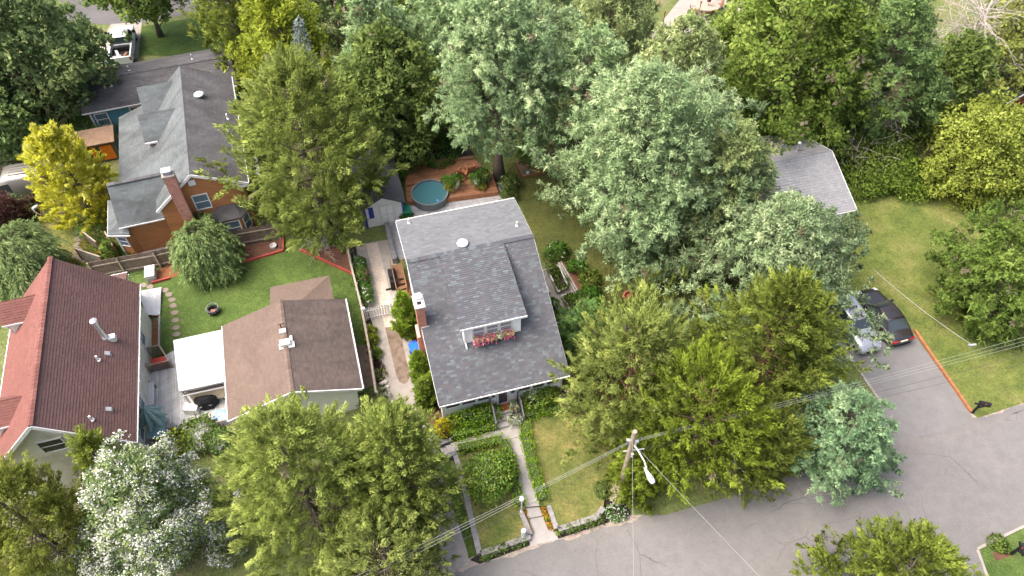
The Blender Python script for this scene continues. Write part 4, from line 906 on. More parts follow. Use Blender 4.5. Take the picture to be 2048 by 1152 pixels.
def grow(sp_o, sp_d, sp_l, sp_t, m, rg, ln, wd, spread=0.12, fwd=0.7, droop=0.0, quad=False, jit=0.5, tv=0.12, tip=0.28, flat=0.0):
    """leaves round each spray axis (origin, direction, length, tint)"""
    n = len(sp_o); idx = np.repeat(np.arange(n), m)
    u = rg.random(n * m) ** 0.8
    d = sp_d[idx]
    rnd = rg.normal(size=(n * m, 3)); rad = _unit(rnd - d * np.sum(rnd * d, 1, keepdims=True))
    if flat: rad[:, 2] *= (1 - flat); 
    r = spread * (0.25 + rg.random(n * m)) * (1.05 - 0.55 * u) * np.minimum(1.4, sp_l[idx] / np.mean(sp_l))
    base = sp_o[idx] + d * (sp_l[idx] * u)[:, None] + rad * r[:, None]
    base[:, 2] -= droop * u * u * sp_l[idx]
    ax = _unit(d * fwd + rad * (1 - fwd) + rg.normal(size=(n * m, 3)) * jit * 0.5 + np.array([0, 0, -droop * 0.6]))
    ax2 = rg.normal(size=(n * m, 3))
    side = _unit(np.cross(ax, ax2))
    L = ln * np.exp(rg.normal(size=n * m) * 0.35) * 0.92; Wd = wd * np.exp(rg.normal(size=n * m) * 0.35) * 0.9
    t = sp_t[idx] + rg.normal(size=n * m) * tv + tip * (u - 0.5)
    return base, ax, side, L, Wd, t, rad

def lobes(rg, k=9, amp=0.25):
    dirs = _unit(rg.normal(size=(k, 3))); a = amp * (0.4 + rg.random(k)); s_ = 3 + 5 * rg.random(k); sg = np.where(rg.random(k) < 0.62, 1, -1)
    def f(d): return 1 + np.sum(sg * a * np.exp(-(1 - d @ dirs.T) * s_), axis=1)
    return f

def tree(label, cat, loc, H, R, kind='juniper', zb=0.1, mat=None, seed=0, boughs=90, subs=9, m=26, bark=None, name=None, group=None,
         prof='ovoid', ln=0.17, wd=0.055, lob=0.22, lean=(0, 0), rise=None, sublen=None, spread=None, tv=0.06, blossom=None, trunk_r=None, inner=0.35, squash=1.0, limb_mat=None, fill=None, clump=0.34):
    rg = np.random.default_rng(seed + 1000); loc = (float(loc[0]), float(loc[1]), float(loc[2]) if len(loc) > 2 else 0.0)
    root = thing(name or (kind + '_tree'), label, cat, loc, 0.0, group)
    root['kind'] = 'thing' if False else root.get('kind', '')
    del root['kind']
    bark = bark or M['bark']; zb = zb * H; tr = trunk_r or 0.022 * H
    lean = np.array([lean[0], lean[1]])
    # trunk
    path = []; rad = []
    wob = rg.normal(size=(8, 2)) * 0.012 * H
    for i in range(8):
        f = i / 7; path.append((lean[0] * f * f + wob[i, 0] * f, lean[1] * f * f + wob[i, 1] * f, H * 0.93 * f)); rad.append(tr * (1 - f) ** 0.8 + 0.012)
    rad[0] *= 1.5
    def tp(z):
        f = np.clip(z / (H * 0.93), 0, 1); x = np.interp(f * 7, np.arange(8), [p[0] for p in path]); y = np.interp(f * 7, np.arange(8), [p[1] for p in path]); return np.stack([x, y, z], -1)
    mb = MB(); mb.tube(path, rad, 8); mb.build('trunk', bark, root, smooth=True)
    # boughs
    t = (np.arange(boughs) + rg.random(boughs)) / boughs
    if prof == 'cone': rr = lambda t: (1 - t) ** 0.75 * (0.25 + 0.75 * np.minimum(1, t / 0.10 + 0.35)); t = 1 - np.sqrt(1 - t * 0.985)
    elif prof == 'ovoid': rr = lambda t: np.sin(pi * np.clip(0.12 + 0.86 * t, 0, 1)) ** 0.75 * (1.12 - 0.3 * t)
    elif prof == 'dome': rr = lambda t: np.sqrt(np.clip(1 - (t * 0.97) ** 2.2, 0, 1)) * np.minimum(1, 0.72 + t * 1.2)
    elif prof == 'pine': rr = lambda t: np.clip((1 - t) ** 0.6, 0.0, 1) * np.minimum(1, 0.62 + t * 1.6); t = 1 - (1 - t * 0.98) ** 0.72
    elif prof == 'broad': rr = lambda t: np.sin(pi * np.clip(0.2 + 0.74 * t, 0, 1)) ** 0.55
    az = np.arange(boughs) * 2.39996 + rg.normal(size=boughs) * 0.35
    z = zb + t * (H - zb)
    fl = lobes(rg, 11, lob)
    d3 = _unit(np.stack([np.cos(az), np.sin(az), (t - 0.45) * 1.6], 1))
    lo_, hi_ = dict(pine=(0.62, 0.5), juniper=(0.74, 0.36)).get(kind, (0.82, 0.28)); r = R * rr(t) * fl(d3) * (lo_ + hi_ * rg.random(boughs)) * squash
    # main limbs carry rounded masses of foliage with valleys between them
    K = max(7, int(boughs / (8 if kind != 'pine' else 7))); kt = (np.arange(K) + rg.random(K)) / K * 0.96; kaz = np.arange(K) * 2.39996 + rg.normal(size=K) * 0.4
    kr = R * rr(kt) * squash; Ck = np.stack([np.cos(kaz) * kr, np.sin(kaz) * kr, zb + kt * (H - zb)], 1)
    e0 = np.stack([np.cos(az) * R * rr(t) * squash, np.sin(az) * R * rr(t) * squash, z], 1)
    dk_ = np.linalg.norm(e0[:, None] - Ck[None], axis=2); kb = np.argmin(dk_, 1); sp_ = np.sqrt(2 * pi * R * (H - zb) * 0.62 / K)
    r = r * (1.10 - clump * np.clip(np.min(dk_, 1) / (0.72 * sp_), 0, 1.25) ** 2)
    rise_ = rise if rise is not None else dict(juniper=0.75, pine=0.12, deciduous=0.7, weeping=0.5, spruce=-0.05).get(kind, 0.5)
    end = tp(z) + np.stack([np.cos(az) * r, np.sin(az) * r, np.zeros(boughs)], 1)
    zs = np.clip(z - rise_ * r - 0.3, 0.06 * H, H * 0.95); st = tp(zs)
    blen = np.linalg.norm(end - st, axis=1)
    # foliage sprays along each bough
    ns = np.maximum(3, (subs * (0.35 + 0.75 * blen / max(blen.mean(), 0.1))).astype(int)); bi = np.repeat(np.arange(boughs), ns)
    f = inner + (1 - inner) * rg.random(len(bi)) ** 0.62
    bow = dict(pine=0.10, deciduous=0.12, juniper=-0.05, weeping=0.35, spruce=0.06).get(kind, 0.05)
    o = st[bi] + (end[bi] - st[bi]) * f[:, None]; o[:, 2] += bow * blen[bi] * np.sin(pi * f) * (1 if kind != 'juniper' else 1)
    bd = _unit(end[bi] - st[bi]); lat = _unit(np.cross(bd, np.array([0, 0, 1.0]))) * np.where(rg.random(len(bi)) < 0.5, -1, 1)[:, None]
    sl0 = sublen or dict(juniper=0.12, pine=0.13, deciduous=0.14, weeping=0.16, spruce=0.13).get(kind, 0.12) * R
    sl = sl0 * (0.55 + 0.75 * rg.random(len(bi))) * (1.25 - 0.5 * f)
    tb = rg.normal(size=boughs) * 0.08 + 0.5 + (rg.normal(size=K) * 0.10)[kb]
    tt = tb[bi] + rg.normal(size=len(bi)) * 0.15
    tt[rg.random(len(bi)) < dict(pine=0.018, juniper=0.01).get(kind, 0.0)] = -0.25
    up = np.array([0, 0, 1.0]); jit = rg.normal(size=(len(bi), 3))
    kin = tp(Ck[:, 2] - 0.3 * sp_)[:, :] * 0.35 + (Ck - np.array([0, 0, 0.25 * sp_])) * 0.65; away = _unit(o - kin[kb[bi]])      # away from the middle of its foliage mass
    if kind == 'juniper': d = _unit(bd * 0.45 + away * 0.6 + lat * 0.35 + up * 0.4 + jit * 0.25); o += jit * 0.05 * R
    elif kind == 'pine': d = _unit(bd * 0.55 + away * 0.45 + lat * 0.5 + up * 0.25 + jit * 0.25); o = o + lat * (rg.random(len(bi)) * 0.17 * R * (1.2 - f))[:, None] + up * (rg.normal(size=len(bi)) * 0.03 * R)[:, None]
    elif kind == 'spruce': d = _unit(bd * 0.8 + lat * 0.7 - up * 0.05 + jit * 0.15); o = o + lat * (rg.random(len(bi)) * 0.10 * R)[:, None]
    elif kind == 'weeping': d = _unit(bd * 0.45 + lat * 0.35 - up * 0.75 + jit * 0.18)
    else: d = _unit(bd * 0.6 + lat * 0.5 + up * 0.15 + jit * 0.5); o = o + jit * 0.07 * R
    spr = spread or dict(juniper=0.11, pine=0.15, deciduous=0.30, weeping=0.10, spruce=0.10).get(kind, 0.15)
    quad = kind in ('deciduous', 'leafy')
    kw = dict(juniper=dict(fwd=0.78, jit=0.28), pine=dict(fwd=0.42, jit=0.5), spruce=dict(fwd=0.6, jit=0.3), weeping=dict(fwd=0.85, jit=0.3, droop=0.35), deciduous=dict(fwd=0.45, jit=0.9, droop=0.12)).get(kind, {})
    # inner and top sprays that close the crown
    nf = int(len(bi) * (fill if fill is not None else dict(pine=0.3, juniper=0.62).get(kind, 0.45))); tf = rg.random(nf) ** 0.75; azf = rg.random(nf) * 2 * pi
    d3f = _unit(np.stack([np.cos(azf), np.sin(azf), (tf - 0.45) * 1.6], 1)); rf = R * rr(tf) * fl(d3f) * squash * (0.1 + 0.70 * np.sqrt(rg.random(nf)))
    of = tp(zb + tf * (H - zb) * 0.97) + np.stack([np.cos(azf) * rf, np.sin(azf) * rf, np.zeros(nf)], 1)
    out = np.stack([np.cos(azf), np.sin(azf), np.zeros(nf)], 1); upk = dict(juniper=0.9, pine=0.35, deciduous=0.3, weeping=-0.8, spruce=0.1).get(kind, 0.4)
    df = _unit(out * 0.8 + up * upk + rg.normal(size=(nf, 3)) * 0.35)
    slf = sl0 * (0.6 + 0.7 * rg.random(nf)); ttf = 0.42 + rg.normal(size=nf) * 0.16
    a = grow(np.concatenate([o, of]), np.concatenate([d, df]), np.concatenate([sl, slf]), np.concatenate([tt, ttf]), m, rg, ln, wd, spread=spr, quad=quad, tv=tv, **kw)
    def soft(b_, rad): return _unit(_unit(b_ - np.array([lean[0] * 0.4, lean[1] * 0.4, zb + 0.3 * (H - zb)])) * 0.5 + np.array([0, 0, 0.6]) + rad * 0.45)
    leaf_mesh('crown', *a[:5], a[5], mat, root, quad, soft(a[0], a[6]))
    if blossom:
        bm, cnt, bl, bw, thr = blossom
        sel = np.where((f > 0.72) & (rg.random(len(bi)) < thr))[0]
        a = grow(o[sel] + up * 0.08, d[sel], sl[sel], tt[sel], cnt, rg, bl, bw, spread=spr * 0.95, quad=True, fwd=0.3, jit=1.0)
        a[0][:, 2] += 0.06
        leaf_mesh('blossom', *a[:5], a[5], bm, root, True, soft(a[0], a[6]))
    # limbs
    mb = MB()
    for i in range(0, boughs, max(1, boughs // 60)):
        p, q = st[i], end[i]; mid = p * 0.45 + q * 0.55 + np.array([0, 0, bow * blen[i] * 0.9]); rb = tr * 0.2 * min(1, blen[i] / max(R, 0.1)) + 0.008
        mb.tube([p, mid, p + (q - p) * 0.55], [rb, rb * 0.6, 0.008], 4, cap=False)
    mb.build('limbs', limb_mat or bark, root)
    return root

def shrub(label, loc, rx, ry, h, mat, seed=0, n=900, ln=0.14, wd=0.09, name='shrub', cat='shrub', group=None, z=0.0, flowers=None, rot=0.0, boxy=False, quad=True, tv=0.15, upright=0.3, open_=0.0, parent_part=None, stem=True, shell=0.65):
    rg = np.random.default_rng(seed + 77)
    loc = (float(loc[0]), float(loc[1]), float(z))
    root = thing(name, label, cat, loc, rot, group)
    if boxy:
        q = rg.random((n, 3)) * 2 - 1
        k = rg.integers(0, 3, n); k = np.where(k == 0, 0, np.where(k == 1, 1, 2)); sgn = np.sign(q[np.arange(n), k]); q[np.arange(n), k] = sgn * (0.8 + 0.22 * rg.random(n))
        bump_ = 1 + 0.10 * np.sin(q[:, 0] * rx * 5 + seed) * np.cos(q[:, 1] * ry * 5 + 1.3)
        c = np.stack([q[:, 0] * rx, q[:, 1] * ry, (q[:, 2] * 0.5 + 0.5) * h * bump_], 1); nd = _unit(q * np.array([1, 1, 1.0]) + 1e-3)
    else:
        dd = _unit(rg.normal(size=(n, 3))); dd[:, 2] = np.abs(dd[:, 2]) * 1.15 - 0.25; dd = _unit(dd)
        fl = lobes(rg, 10, 0.28); rr = (shell + (1 - shell) * rg.random(n)) * fl(dd)
        c = np.stack([dd[:, 0] * rx * rr, dd[:, 1] * ry * rr, h * 0.42 + dd[:, 2] * h * 0.58 * rr], 1); c[:, 2] = np.maximum(c[:, 2], 0.03); nd = dd
    ax = _unit(nd * 0.6 + np.array([0, 0, upright]) + rg.normal(size=(n, 3)) * 0.55); side = _unit(np.cross(ax, rg.normal(size=(n, 3))))
    L = ln * (0.6 + 0.8 * rg.random(n)); Wd = wd * (0.6 + 0.8 * rg.random(n))
    ph = np.sin(c[:, 0] * 4.1 + seed) * np.sin(c[:, 1] * 3.7 + 2 * seed) * 0.12
    leaf_mesh('foliage', c, ax, side, L, Wd, 0.5 + ph + rg.normal(size=n) * tv, mat, root, quad, _unit(nd * 0.7 + np.array([0, 0, 0.4]) + rg.normal(size=(n, 3)) * 0.3))
    if stem:
        mb = MB()
        for k in range(5):
            a = k * 1.257 + seed; mb.tube([(0.04 * cos(a), 0.04 * sin(a), 0), (rx * 0.5 * cos(a), ry * 0.5 * sin(a), h * 0.7)], [0.025, 0.01], 5)
        mb.build('stems', M['bark'], root)
    if flowers:
        fm, fn, fs = flowers
        sel = rg.choice(n, fn, replace=fn > n); up = np.where(nd[sel, 2] > -0.1)[0]; sel = sel[up]
        cc = c[sel] + nd[sel] * 0.04; k = len(sel)
        # each flower head is a small tuft of petals
        idx = np.repeat(np.arange(k), 7); ax = _unit(nd[sel][idx] * 0.5 + rg.normal(size=(k * 7, 3))); side = _unit(np.cross(ax, rg.normal(size=(k * 7, 3))))
        leaf_mesh('blooms', cc[idx], ax, side, np.full(k * 7, fs) * (0.7 + 0.6 * rg.random(k * 7)), np.full(k * 7, fs * 0.8), rg.random(k * 7), fm, root, True)['kind'] = 'stuff'
    return root

def lm(name, dark, mid, light, **k):
    if 'petal' in name: return leaf_mat(name, [(0.0, dark), (0.5, mid), (1.0, light)], **k)
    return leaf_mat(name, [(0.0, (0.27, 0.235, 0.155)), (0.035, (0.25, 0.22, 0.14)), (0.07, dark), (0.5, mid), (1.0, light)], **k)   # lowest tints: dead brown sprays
M['lf_juniper'] = lm('olive_cedar_foliage', (0.204, 0.256, 0.059), (0.341, 0.427, 0.099), (0.586, 0.682, 0.191))
M['lf_juniper_y'] = lm('yellow_olive_cedar_foliage', (0.139, 0.182, 0.026), (0.230, 0.303, 0.043), (0.416, 0.505, 0.085))
M['lf_juniper_b'] = lm('bronze_olive_cedar_foliage', (0.184, 0.233, 0.055), (0.308, 0.388, 0.091), (0.530, 0.603, 0.171))
M['lf_pine'] = lm('blue_green_pine_needles', (0.204, 0.292, 0.139), (0.328, 0.471, 0.224), (0.602, 0.728, 0.389), trans=0.38)
M['lf_pine_b'] = lm('silver_green_pine_needles', (0.156, 0.255, 0.133), (0.251, 0.411, 0.214), (0.443, 0.595, 0.325), trans=0.38)
M['lf_pine_warm'] = lm('grey_green_pine_needles', (0.215, 0.280, 0.108), (0.347, 0.451, 0.174), (0.608, 0.670, 0.307), trans=0.38)
M['lf_pine_dark'] = lm('dark_pine_needles', (0.111, 0.178, 0.065), (0.185, 0.296, 0.108), (0.391, 0.518, 0.186), trans=0.38)
M['lf_dec'] = lm('mid_green_leaves', (0.115, 0.175, 0.038), (0.186, 0.282, 0.062), (0.356, 0.461, 0.123))
M['lf_dec_dark'] = lm('dark_green_leaves', (0.138, 0.210, 0.072), (0.222, 0.339, 0.116), (0.482, 0.580, 0.197))
M['lf_dec_bright'] = lm('bright_green_leaves', (0.115, 0.178, 0.029), (0.186, 0.287, 0.046), (0.373, 0.478, 0.106))
M['lf_dec_yellow'] = lm('yellow_green_leaves', (0.184, 0.221, 0.031), (0.297, 0.356, 0.050), (0.499, 0.546, 0.110))
M['lf_gold'] = lm('golden_cypress_foliage', (0.600, 0.580, 0.030), (0.760, 0.780, 0.060), (0.820, 0.820, 0.200), trans=0.5)
M['lf_olive_gold'] = lm('ochre_green_leaves', (0.205, 0.241, 0.050), (0.330, 0.389, 0.081), (0.486, 0.551, 0.152))
M['lf_arb'] = lm('arborvitae_foliage', (0.114, 0.185, 0.022), (0.222, 0.330, 0.039), (0.367, 0.488, 0.077))
M['lf_weep'] = lm('weeping_cherry_leaves', (0.169, 0.231, 0.089), (0.272, 0.373, 0.144), (0.449, 0.558, 0.230))
M['lf_hedge'] = lm('box_hedge_leaves', (0.135, 0.260, 0.022), (0.270, 0.460, 0.037), (0.495, 0.689, 0.074))
M['lf_shrub'] = lm('dark_shrub_leaves', (0.062, 0.157, 0.027), (0.124, 0.270, 0.042), (0.250, 0.436, 0.084))
M['lf_magnolia'] = lm('glossy_magnolia_leaves', (0.105, 0.231, 0.019), (0.234, 0.420, 0.035), (0.608, 0.714, 0.094), rough=0.35, spec=0.5)
M['lf_maple'] = lm('purple_maple_leaves', (0.065, 0.029, 0.026), (0.111, 0.052, 0.043), (0.169, 0.085, 0.065))
M['lf_fern'] = lm('green_cedar_sprays', (0.116, 0.221, 0.059), (0.187, 0.356, 0.095), (0.340, 0.526, 0.157))
M['lf_blue'] = lm('blue_spruce_needles', (0.15, 0.20, 0.18), (0.26, 0.33, 0.29), (0.38, 0.45, 0.40), trans=0.15)
M['fl_white'] = lm('white_petals', (0.55, 0.58, 0.46), (0.72, 0.74, 0.65), (0.82, 0.82, 0.78), trans=0.25)
M['fl_cream'] = lm('cream_petals', (0.42, 0.40, 0.20), (0.58, 0.55, 0.32), (0.70, 0.67, 0.48), trans=0.25)
M['fl_pink'] = lm('pink_petals', (0.45, 0.06, 0.13), (0.62, 0.16, 0.25), (0.72, 0.34, 0.42), trans=0.25)
M['fl_orange'] = lm('orange_petals', (0.55, 0.13, 0.01), (0.68, 0.25, 0.02), (0.75, 0.42, 0.04), trans=0.25)
M['fl_mix'] = lm('red_and_yellow_petals', (0.50, 0.06, 0.03), (0.62, 0.26, 0.04), (0.72, 0.55, 0.06), trans=0.25)
M['fl_yellow'] = lm('yellow_shrub_leaves', (0.28, 0.27, 0.02), (0.46, 0.42, 0.03), (0.62, 0.56, 0.07), trans=0.25)
M['lf_varieg'] = lm('variegated_leaves', (0.15, 0.22, 0.08), (0.42, 0.47, 0.30), (0.72, 0.74, 0.62), trans=0.25)

# crown-centre pixel and crown-centre height give the ground position of each trunk
def at(px, py, hc): q = P(px, py, hc); return (float(q[0]), float(q[1]), 0.0)

# --- upper left
tree('huge dark green broadleaf tree filling the top left corner', 'tree', at(-2, 84, 8), 13, 5.1, 'deciduous', 0.15, M['lf_dec_dark'], 1, 110, 6, 36, spread=0.42, prof='broad', ln=0.30, wd=0.240, name='broadleaf_tree', lob=0.3)
tree('shaded dark broadleaf tree behind the silver van', 'tree', at(-20, 238, 4), 7, 3.2, 'deciduous', 0.1, M['lf_dec_dark'], 2, 60, 5, 32, spread=0.42, prof='broad', ln=0.26, wd=0.204, name='broadleaf_tree')
tree('golden yellow cypress between the van and the cedar house', 'tree', at(140, 350, 3.6), 7.6, 3.0, 'juniper', 0.02, M['lf_gold'], 3, 130, 4, 62, prof='ovoid', ln=0.16, wd=0.105, fill=0.3, name='golden_cypress', lob=0.25, rise=0.3, sublen=0.71, spread=0.172)
tree('bright green street tree with exposed roots on the shaded lawn', 'tree', (*PX(322, 72),), 10, 4.2, 'deciduous', 0.33, M['lf_dec'], 4, 70, 6, 36, spread=0.42, prof='broad', ln=0.27, wd=0.216, name='broadleaf_tree')
tree('olive conifer behind the blue house beside the yellow-green tree', 'tree', at(470, 45, 5.5), 11, 3.3, 'juniper', 0.05, M['lf_juniper_y'], 5, 90, 4, 47, prof='ovoid', ln=0.24, wd=0.120, name='cedar_tree', sublen=1.02, spread=0.195)
tree('yellow-green broadleaf tree between the blue house and the big cedar', 'tree', at(570, 95, 6.5), 11.5, 3.9, 'deciduous', 0.15, M['lf_dec_yellow'], 6, 90, 6, 32, spread=0.42, prof='ovoid', ln=0.24, wd=0.192, name='broadleaf_tree')
tree('huge olive cedar standing right of the cedar-sided house', 'tree', at(614, 312, 6.6), 13.5, 5.5, 'juniper', 0.08, M['lf_juniper_b'], 7, 190, 4, 74, prof='ovoid', ln=0.20, wd=0.098, name='cedar_tree', lob=0.3, sublen=1.10, spread=0.218)
tree('silver-blue spruce tip rising behind the yellow-green tree', 'tree', at(612, 112, 8), 11.5, 1.6, 'spruce', 0.2, M['lf_blue'], 8, 60, 7, 16, prof='cone', ln=0.18, wd=0.060, name='spruce_tree')
tree('mid green broadleaf tree behind the pool shed', 'tree', at(775, 185, 6.0), 11, 4.3, 'deciduous', 0.1, M['lf_dec'], 9, 90, 6, 36, spread=0.42, prof='ovoid', ln=0.25, wd=0.204, name='broadleaf_tree')
tree('dark leafy tree at the top edge above the bare far yard', 'tree', at(660, -10, 5), 9, 3.2, 'deciduous', 0.1, M['lf_dec_dark'], 10, 50, 5, 28, spread=0.42, prof='broad', ln=0.28, wd=0.216, name='broadleaf_tree')
# --- pines along the back
tree('largest white pine standing over the pool deck', 'tree', at(995, 150, 9.5), 16, 6.9, 'pine', 0.34, M['lf_pine'], 11, 150, 10, 48, prof='pine', ln=0.202, wd=0.088, name='pine_tree', lob=0.28, sublen=0.62, spread=0.187)
tree('pale pine behind the mid green tree, left of the largest pine', 'tree', at(745, 80, 7.5), 13, 4.2, 'pine', 0.15, M['lf_pine'], 12, 90, 8, 40, prof='pine', ln=0.218, wd=0.099, name='pine_tree', sublen=0.6, spread=0.187)
tree('pine at the top edge behind the largest pine', 'tree', at(900, 35, 8), 14, 5.6, 'pine', 0.15, M['lf_pine'], 13, 100, 8, 40, prof='pine', ln=0.227, wd=0.105, name='pine_tree', sublen=0.65, spread=0.187)
tree('grey-green pine at the top edge left of the far patio', 'tree', at(1215, 70, 8), 14, 4.6, 'pine', 0.15, M['lf_pine_warm'], 14, 110, 9, 40, prof='pine', ln=0.210, wd=0.099, name='pine_tree', sublen=0.6, spread=0.187)
tree('dark pine squeezed behind the two biggest pines', 'tree', at(1170, 190, 7.5), 12.5, 5.0, 'pine', 0.1, M['lf_pine'], 15, 80, 8, 35, prof='ovoid', ln=0.210, wd=0.099, name='pine_tree')
tree('broad silvery pine in the middle, overhanging the back lawn', 'tree', at(1275, 345, 8.0), 15.5, 8.6, 'pine', 0.16, M['lf_pine'], 16, 190, 11, 49, prof='pine', ln=0.193, wd=0.082, name='pine_tree', lob=0.3, sublen=0.65, spread=0.187)
tree('feathery pine behind the silvery one, beside the grey-roofed house', 'tree', at(1360, 190, 8.0), 14, 5.8, 'pine', 0.15, M['lf_pine_warm'], 17, 120, 9, 44, prof='pine', ln=0.202, wd=0.088, name='pine_tree', sublen=0.62, spread=0.187)
tree('pine with long boughs reaching over the grey roof and cars', 'tree', at(1540, 518, 5.2), 9.5, 7.5, 'pine', 0.2, M['lf_pine'], 18, 140, 11, 48, prof='pine', ln=0.185, wd=0.080, name='pine_tree', lob=0.35, sublen=0.62, spread=0.187, lean=(0.5, 0.3))
tree('pale warm-toned pine bough crown just left of the grey roof', 'tree', at(1445, 375, 7.0), 12, 4.5, 'pine', 0.2, M['lf_pine_warm'], 19, 110, 9, 44, prof='pine', ln=0.185, wd=0.080, name='pine_tree', lob=0.3, sublen=0.6, spread=0.187)
# --- upper right
tree('tall bright green broadleaf tree between the far patio and grey roof', 'tree', at(1582, 105, 8.0), 14.5, 6.0, 'deciduous', 0.1, M['lf_dec_bright'], 20, 130, 7, 36, spread=0.42, prof='broad', ln=0.26, wd=0.204, name='broadleaf_tree', lob=0.3)
tree('dark pine clump right of the tall bright green tree', 'tree', at(1770, 130, 6.5), 12, 4.2, 'pine', 0.05, M['lf_pine_dark'], 21, 90, 9, 40, prof='ovoid', ln=0.202, wd=0.099, name='pine_tree', sublen=0.6, spread=0.187)
tree('vine-covered bright green tree behind the grey roof ridge', 'tree', at(1650, 215, 3.6), 7.5, 2.8, 'deciduous', 0.0, M['lf_dec_bright'], 22, 70, 6, 32, spread=0.42, prof='ovoid', ln=0.22, wd=0.180, name='broadleaf_tree')
tree('leafy green tree between the dark pine and the red shed', 'tree', at(1900, 170, 4.5), 8.5, 3.4, 'deciduous', 0.0, M['lf_dec'], 23, 70, 6, 32, spread=0.42, prof='ovoid', ln=0.24, wd=0.192, name='broadleaf_tree')
tree('yellow-green tree in the top right corner behind the bare tree', 'tree', at(2045, 75, 6.0), 11, 4.0, 'deciduous', 0.1, M['lf_olive_gold'], 24, 80, 6, 32, spread=0.42, prof='ovoid', ln=0.25, wd=0.192, name='broadleaf_tree')
tree('green tree at the top edge behind the dark pine clump', 'tree', at(1760, -10, 7), 11, 4.5, 'deciduous', 0.1, M['lf_dec_dark'], 25, 70, 6, 32, spread=0.42, prof='broad', ln=0.28, wd=0.216, name='broadleaf_tree')
tree('ochre-green rounded tree on the right-hand lawn', 'tree', at(1962, 305, 3.6), 7.2, 4.1, 'deciduous', 0.02, M['lf_olive_gold'], 26, 110, 6, 39, spread=0.42, prof='dome', ln=0.19, wd=0.156, name='broadleaf_tree', lob=0.28)
tree('dark green fir cut by the right edge of the picture', 'tree', at(2025, 560, 4.2), 9, 4.4, 'pine', 0.0, M['lf_dec'], 27, 120, 9, 48, prof='ovoid', ln=0.176, wd=0.099, name='fir_tree', rise=0.05, sublen=0.6, spread=0.187)
# --- front right junipers
tree('olive cedar beside the raised beds and the white house', 'tree', at(1262, 742, 4.4), 9.0, 4.2, 'juniper', 0.03, M['lf_juniper_b'], 30, 150, 4, 74, prof='ovoid', ln=0.17, wd=0.083, name='cedar_tree', sublen=0.94, spread=0.179, bark=M['bark_red'], lob=0.28)
tree('yellow-olive cedar in front of the parked cars', 'tree', at(1540, 690, 5.4), 10.5, 4.6, 'juniper', 0.03, M['lf_juniper_y'], 31, 170, 4, 74, prof='ovoid', ln=0.17, wd=0.083, name='cedar_tree', sublen=1.02, spread=0.179, bark=M['bark_red'], lob=0.3)
tree('straggly cedar with bare reddish trunk and dead twigs by the street', 'tree', at(1400, 848, 4.2), 8.6, 4.3, 'juniper', 0.22, M['lf_juniper_y'], 32, 120, 4, 68, prof='dome', clump=0.42, ln=0.16, wd=0.077, name='cedar_tree', sublen=0.94, spread=0.172, bark=M['bark_red'], lob=0.35)
tree('low olive cedar overhanging the street beside the utility pole', 'tree', LOT.w(9.85, -6.3), 4.7, 1.6, 'juniper', 0.02, M['lf_juniper_y'], 33, 120, 4, 68, prof='dome', ln=0.15, wd=0.075, name='cedar_tree', sublen=0.85, spread=0.156, bark=M['bark_red'], lob=0.3)
tree('drooping cedar between the utility pole and the small pine', 'tree', at(1520, 890, 2.6), 5.4, 2.6, 'juniper', 0.02, M['lf_juniper_y'], 34, 100, 4, 62, prof='dome', ln=0.15, wd=0.075, name='cedar_tree', sublen=0.85, spread=0.156, bark=M['bark_red'])
tree('small blue-green pine spreading over the street and driveway mouth', 'tree', at(1680, 868, 3.0), 6.2, 2.9, 'pine', 0.03, M['lf_pine_b'], 35, 110, 9, 48, prof='dome', ln=0.143, wd=0.065, name='pine_tree', sublen=0.42, spread=0.145, lob=0.28)
tree('feathery dark green cedar against the right wall of the white house', 'tree', at(1172, 668, 1.8), 3.8, 1.75, 'juniper', 0.0, M['lf_fern'], 36, 80, 4, 52, prof='ovoid', ln=0.17, wd=0.083, name='cedar_tree', sublen=0.85, spread=0.148, rise=0.4)
tree('yellow-olive cedar at the bottom edge across the street', 'tree', at(1775, 1175, 3.8), 8.5, 4.0, 'juniper', 0.02, M['lf_juniper_y'], 37, 150, 4, 68, prof='ovoid', ln=0.14, wd=0.069, name='cedar_tree', sublen=0.85, spread=0.156, lob=0.35)
# --- bottom left
tree('tall olive cedar in front of the tan-roofed cottage', 'tree', at(600, 965, 5.2), 11.0, 4.0, 'juniper', 0.02, M['lf_juniper'], 40, 170, 4, 80, prof='ovoid', ln=0.15, wd=0.073, name='cedar_tree', sublen=0.88, spread=0.172, lob=0.3)
tree('olive cedar between the cottage and the driveway mouth', 'tree', at(800, 950, 4.4), 9.2, 3.6, 'juniper', 0.02, M['lf_juniper_b'], 41, 160, 4, 80, prof='ovoid', ln=0.15, wd=0.073, name='cedar_tree', sublen=0.85, spread=0.172, lob=0.3)
tree('cedar at the bottom edge below the two tall olive cedars', 'tree', at(770, 1130, 3.0), 6.5, 3.2, 'juniper', 0.02, M['lf_juniper'], 42, 110, 4, 68, prof='dome', ln=0.14, wd=0.069, name='cedar_tree', sublen=0.85, spread=0.156)
tree('white-blossomed tree in front of the red-roofed house', 'tree', at(290, 1005, 4.4), 8.2, 3.5, 'deciduous', 0.05, M['lf_dec_dark'], 43, 110, 6, 28, spread=0.42, prof='dome', ln=0.16, wd=0.120, name='blossom_tree', lob=0.3, blossom=(M['fl_white'], 60, 0.085, 0.08, 0.95))
tree('yellow-green cedar in the bottom left corner', 'tree', at(55, 1050, 4.2), 8.6, 2.9, 'juniper', 0.02, M['lf_dec_yellow'], 44, 120, 4, 68, prof='ovoid', ln=0.14, wd=0.075, name='cedar_tree', sublen=0.85, spread=0.172, rise=0.3)
